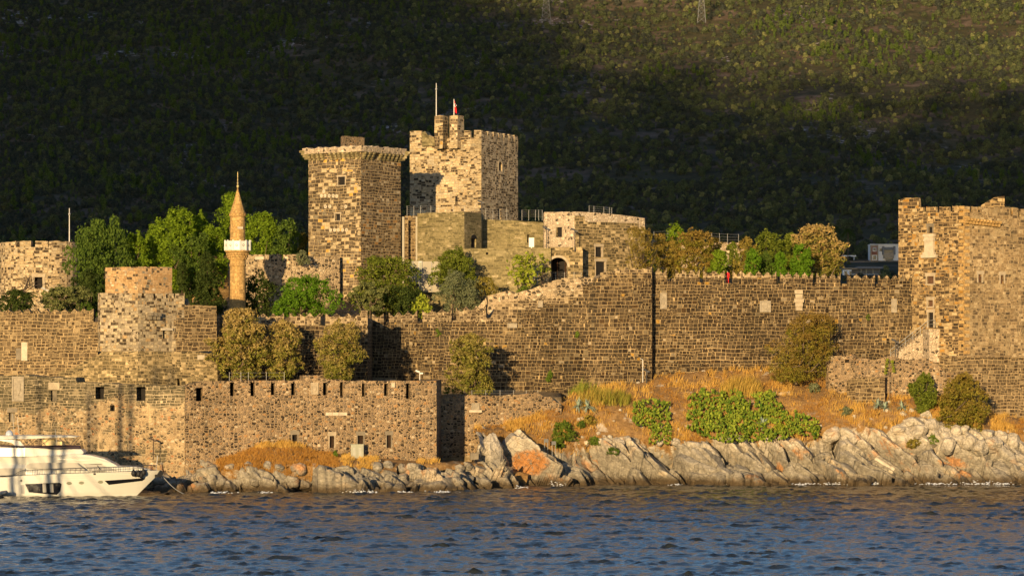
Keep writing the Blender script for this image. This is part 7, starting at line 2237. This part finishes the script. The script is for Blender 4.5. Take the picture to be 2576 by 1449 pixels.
# ================================================================ PERSON AT THE CRENEL
def person(p):
    r_ = root("person", p); tag(r_, "person in red clothes standing in an open crenel of the long wall", "person")
    me = bpy.data.meshes.new("body")
    J = {'pel': (0, 0, .95), 'bel': (0, 0, 1.12), 'che': (0, 0, 1.35), 'nec': (0, 0, 1.5), 'hed': (0, -.02, 1.62), 'crn': (0, -.01, 1.74),
         'shl': (-.19, 0, 1.43), 'ell': (-.27, -.06, 1.16), 'wrl': (-.16, -.24, 1.04), 'hal': (-.12, -.3, 1.06), 'shr': (.19, 0, 1.43), 'elr': (.27, -.05, 1.15), 'wrr': (.25, -.15, .92), 'har': (.24, -.18, .84),
         'hil': (-.1, 0, .9), 'knl': (-.11, -.03, .5), 'anl': (-.11, .02, .09), 'tol': (-.12, -.16, .04), 'hir': (.1, 0, .9), 'knr': (.12, -.02, .5), 'anr': (.13, .03, .09), 'tor': (.15, -.15, .04)}
    E = [('pel', 'bel'), ('bel', 'che'), ('che', 'nec'), ('nec', 'hed'), ('hed', 'crn'), ('che', 'shl'), ('shl', 'ell'), ('ell', 'wrl'), ('wrl', 'hal'), ('che', 'shr'), ('shr', 'elr'), ('elr', 'wrr'), ('wrr', 'har'), ('pel', 'hil'), ('hil', 'knl'), ('knl', 'anl'), ('anl', 'tol'), ('pel', 'hir'), ('hir', 'knr'), ('knr', 'anr'), ('anr', 'tor')]
    RD = dict(pel=.16, bel=.14, che=.15, nec=.055, hed=.095, crn=.06, shl=.07, ell=.05, wrl=.035, hal=.04, shr=.07, elr=.05, wrr=.035, har=.04, hil=.1, knl=.065, anl=.045, tol=.035, hir=.1, knr=.065, anr=.045, tor=.035)
    ks = list(J); me.from_pydata([J[k] for k in ks], [(ks.index(a), ks.index(b)) for a, b in E], [])
    o = bpy.data.objects.new("body", me); COL.objects.link(o)
    md = o.modifiers.new("skin", 'SKIN'); me.skin_vertices or None
    lay = me.skin_vertices[0].data if len(me.skin_vertices) else None
    if lay:
        for i, k in enumerate(ks): lay[i].radius = (RD[k], RD[k] * .85); lay[i].use_root = (k == 'pel')
    sb = o.modifiers.new("sub", 'SUBSURF'); sb.levels = 1; sb.render_levels = 1
    dg = bpy.context.evaluated_depsgraph_get(); ev = bpy.data.meshes.new_from_object(o.evaluated_get(dg)); bpy.data.objects.remove(o)
    skin = plain('skin', (.42, .25, .16), .6, .08)
    ev.materials.append(M['red']); ev.materials.append(skin)
    for f in ev.polygons: f.material_index = 1 if f.center.z > 1.49 or (abs(f.center.x) > .1 and f.center.y < -.2 and f.center.z > .5) else 0
    b = bpy.data.objects.new("body", ev); COL.objects.link(b); b.parent = r_
    LOC[r_.name] = Vector((0, 0, 0))
    m = MB(); m.lathe((0, .015, 1.64), [(.105, -.02), (.11, .05), (.09, .11), (.04, .14)], 12); make("hair", m, M['dark_bark'], r_, smooth=True)
    m = MB()
    for s in (-1, 1): m.box((s * .035, -.105, 1.645), (.02, .02, .012))
    m.box((0, -.115, 1.61), (.02, .03, .04)); make("face", m, M['void'], r_)
    for f, (x, y, z) in (("hand", (-.12, -.31, 1.06)), ("hand", (.24, -.19, .82))):
        m = MB(); m.tube([(x, y, z), (x, y - .05, z - .02)], [.035, .03], 6)
        for k in range(4): m.tube([(x - .03 + k * .02, y - .05, z - .02), (x - .03 + k * .02, y - .09 - .01 * (k in (1, 2)), z - .035), (x - .028 + k * .02, y - .10, z - .07)], .009, 5)
        m.tube([(x + .035, y - .01, z), (x + .06, y - .05, z - .02)], .01, 5); make(f, m, skin, r_)
    return r_
pz_ = PZ(709, 424)
# the walkway behind the merlons
mb = MB(); prv = None
for U in range(1640, 2290, 40):
    s = pD.s_of(U); q = pD.at(s)[0]; mb.box((q.x + 1.0, q.y + 2.4, PZ(712, q.y) - .5), (2.2, 1.6, .9))
wk = make("wall_walk", mb, M['curtain_pale'], right_curtain, uvs=True)
q = pD.at(pD.s_of(1833))[0]
person(Vector((q.x, q.y + 2.2, PZ(712, q.y) - .05)))

# ================================================================ HOUSES AND PYLONS ON THE HILL
M['white_wall'] = plain('white_render', (.78, .78, .76), .8, .05)
M['brick_clad'] = plain('red_brown_cladding', (.22, .085, .05), .8, .15)
M['grey_clad'] = plain('grey_cladding', (.16, .165, .17), .8, .15)
M['pane'] = plain('dark_window_glass', (.02, .025, .03), .12, .2, spec=.6)
YV = 1500.0
def hv(name, U0, U1, V0, V1, y0, dep, mat, parent):
    a, b = W(U0, V1, YV), W(U1, V0, YV); mb = MB(); mb.box(((a.x + b.x) / 2, YV + y0 + dep / 2, (a.z + b.z) / 2), (b.x - a.x, dep, b.z - a.z)); return make(name, mb, mat, parent)
vl = root("white_house", W(2225, 655, YV)); tag(vl, "modern white house with a red brown clad corner low on the shaded hill", "house")
hv("wall", 2189, 2262, 616, 657, 0, 9, M['white_wall'], vl)
t_ = hv("corner_tower", 2189, 2209, 615.5, 656, -.8, .8, M['frame_stone'], vl)
hv("brick_panel", 2192, 2206, 621, 641, -.95, .15, M['brick_clad'], t_)
for U0, U1, V0, V1, y in ((2195, 2204, 623, 633, -1.0), (2194, 2205, 642, 655, -.9)):
    f = hv("window", U0, U1, V0, V1, y, .14, M['white_wall'], vl); hv("pane", U0 + 1.3, U1 - 1.3, V0 + 1.3, V1 - 1.3, y - .06, .06, M['pane'], f)
f = hv("window", 2212, 2222, 625, 632, -.1, .1, M['pane'], vl)
bl = hv("balcony", 2222, 2248, 636, 650, -1.6, 1.6, M['frame_stone'], vl)
hv("loggia_glass", 2224, 2246, 629, 636, -.12, .1, M['pane'], vl); hv("awning", 2224, 2246, 622, 629, -1.2, 1.2, M['grey_clad'], vl); hv("glass_door", 2226, 2246, 649.5, 655, -1.7, .08, M['pane'], vl)
for U in (2219, 2247): hv("pillar", U, U + 4.5, 620, 641, -1.7, 1.7, M['grey_clad'], vl)
hv("flat_roof", 2188, 2263, 614.4, 616.2, -1, 10.5, M['white_wall'], vl)
YV = 1494.0
tag(hv("terrace_wall", 2120, 2300, 657, 672, 0, 1.2, M['rubble_light'], None), "grey stone terrace wall under the modern white house", "wall")
YV = 1503.0
pv = root("pavilion", W(2140, 652, YV)); tag(pv, "low white pool pavilion left of the modern house", "pavilion")
hv("roof_slab", 2118, 2152, 643, 646, -3, 6, M['white_wall'], pv); hv("back_wall", 2120, 2150, 646, 655, 2, .5, M['grey_clad'], pv); hv("pillar", 2122, 2124, 646, 655, -2.5, .5, M['white_wall'], pv); hv("pillar", 2146, 2148, 646, 655, -2.5, .5, M['white_wall'], pv)
YV = 1420.0
lh = root("long_house", W(2165, 702, YV)); tag(lh, "long low white house with a dark veranda on the hill's foot", "house")
hv("wall", 2121, 2216, 676, 706, 2.5, 7, M['grey_clad'], lh); hv("roof", 2118, 2158, 674, 677, -.5, 10, M['frame_stone'], lh); hv("roof", 2156, 2222, 671, 676, -.5, 10, M['grey_clad'], lh)
hv("white_wall", 2120, 2142, 679, 703, 0, 2.5, M['white_wall'], lh)
for U0, U1 in ((2124, 2131), (2137, 2141.6)): hv("window", U0, U1, 682, 697, -.08, .1, M['pane'], lh)
for U0 in (2165, 2178, 2195): hv("pillar", U0, U0 + 3, 677, 690, 0, .5, M['concrete'], lh)
hv("veranda_rail", 2142, 2216, 690, 691, -.1, .1, M['white_wall'], lh); hv("veranda_base", 2118, 2216, 697, 706, -.2, 2.6, M['white_wall'], lh)
YV = 1405.0
tag(hv("garden_wall", 2105, 2150, 706, 718, 0, 1, M['white_wall'], None), "white garden wall below the long low house", "wall")
palm(Vector((PX(2133, 1490), 1490, PZ(652, 1490))), 13.5, 4.2, "tall dark palm on the hill left of the modern white house", 34, 9)
palm(Vector((PX(2100, 1500), 1500, PZ(650, 1500))), 14.0, 4.0, "taller dim palm behind the huge tan tamarisk", 34, 10)

M['pylon_steel'] = plain('dull_pylon_steel', (.17, .17, .165), .6, .15)
def pylon(U, V, Y, wpx, hm, label):
    p = W(U, V, Y); r_ = root("power_pylon", p); tag(r_, label, "pylon"); w = wpx * Y / F / 2
    k = lambda t: w * (1 - t) ** 1.0 + .55
    for sx in (-1, 1):
        for sy in (-1, 1):
            mb = MB(); mb.tube([p + Vector((sx * k(t), sy * k(t), hm * t)) for t in (0, .5, .75, 1)], .13, 4); make("leg", mb, M['pylon_steel'], r_)
    mb = MB(); ts = [0, .16, .3, .42, .52, .61, .69, .76, .83, .9, 1]
    for a, b in zip(ts, ts[1:]):
        for sx, sy, ex_, ey in ((-1, -1, 1, -1), (1, -1, 1, 1), (1, 1, -1, 1), (-1, 1, -1, -1)):
            mb.tube([p + Vector((sx * k(a), sy * k(a), hm * a)), p + Vector((ex_ * k(b), ey * k(b), hm * b))], .07, 4); mb.tube([p + Vector((ex_ * k(a), ey * k(a), hm * a)), p + Vector((sx * k(b), sy * k(b), hm * b))], .07, 4)
            mb.tube([p + Vector((sx * k(b), sy * k(b), hm * b)), p + Vector((ex_ * k(b), ey * k(b), hm * b))], .06, 4)
    make("lattice", mb, M['pylon_steel'], r_)
    for f in (.8, .95):
        mb = MB(); mb.box(p + Vector((0, 0, hm * f)), (9, .5, .4)); make("cross_arm", mb, M['pylon_steel'], r_)
    return p
PYA = pylon(1374, 57, 2400, 20, 31, "lattice power pylon on the sunlit hilltop nearer the keep")
PYB = pylon(1765, 58, 2405, 17, 31, "second lattice power pylon on the sunlit hilltop towards the right")
wl = root("power_lines", PYA); tag(wl, "thin overhead power lines running down the dark hill from the pylon", "power line")
for dx, z1 in ((-4, .8), (4, .8), (-4, .95)):
    a = PYA + Vector((dx, 0, 31 * z1)); b = W(840, 215, 2150) + Vector((dx, 0, 31 * z1 - 24))
    mb = MB(); mb.tube([a.lerp(b, t) + Vector((0, 0, -26 * t * (1 - t))) for t in np.linspace(0, 1, 24)], .05, 3, cap=False); make("wire", mb, M['dark_metal'], wl)
    b2 = PYB + Vector((dx, 0, 31 * z1)); mb = MB(); mb.tube([a.lerp(b2, t) + Vector((0, 0, -14 * t * (1 - t))) for t in np.linspace(0, 1, 16)], .05, 3, cap=False); make("wire", mb, M['dark_metal'], wl)
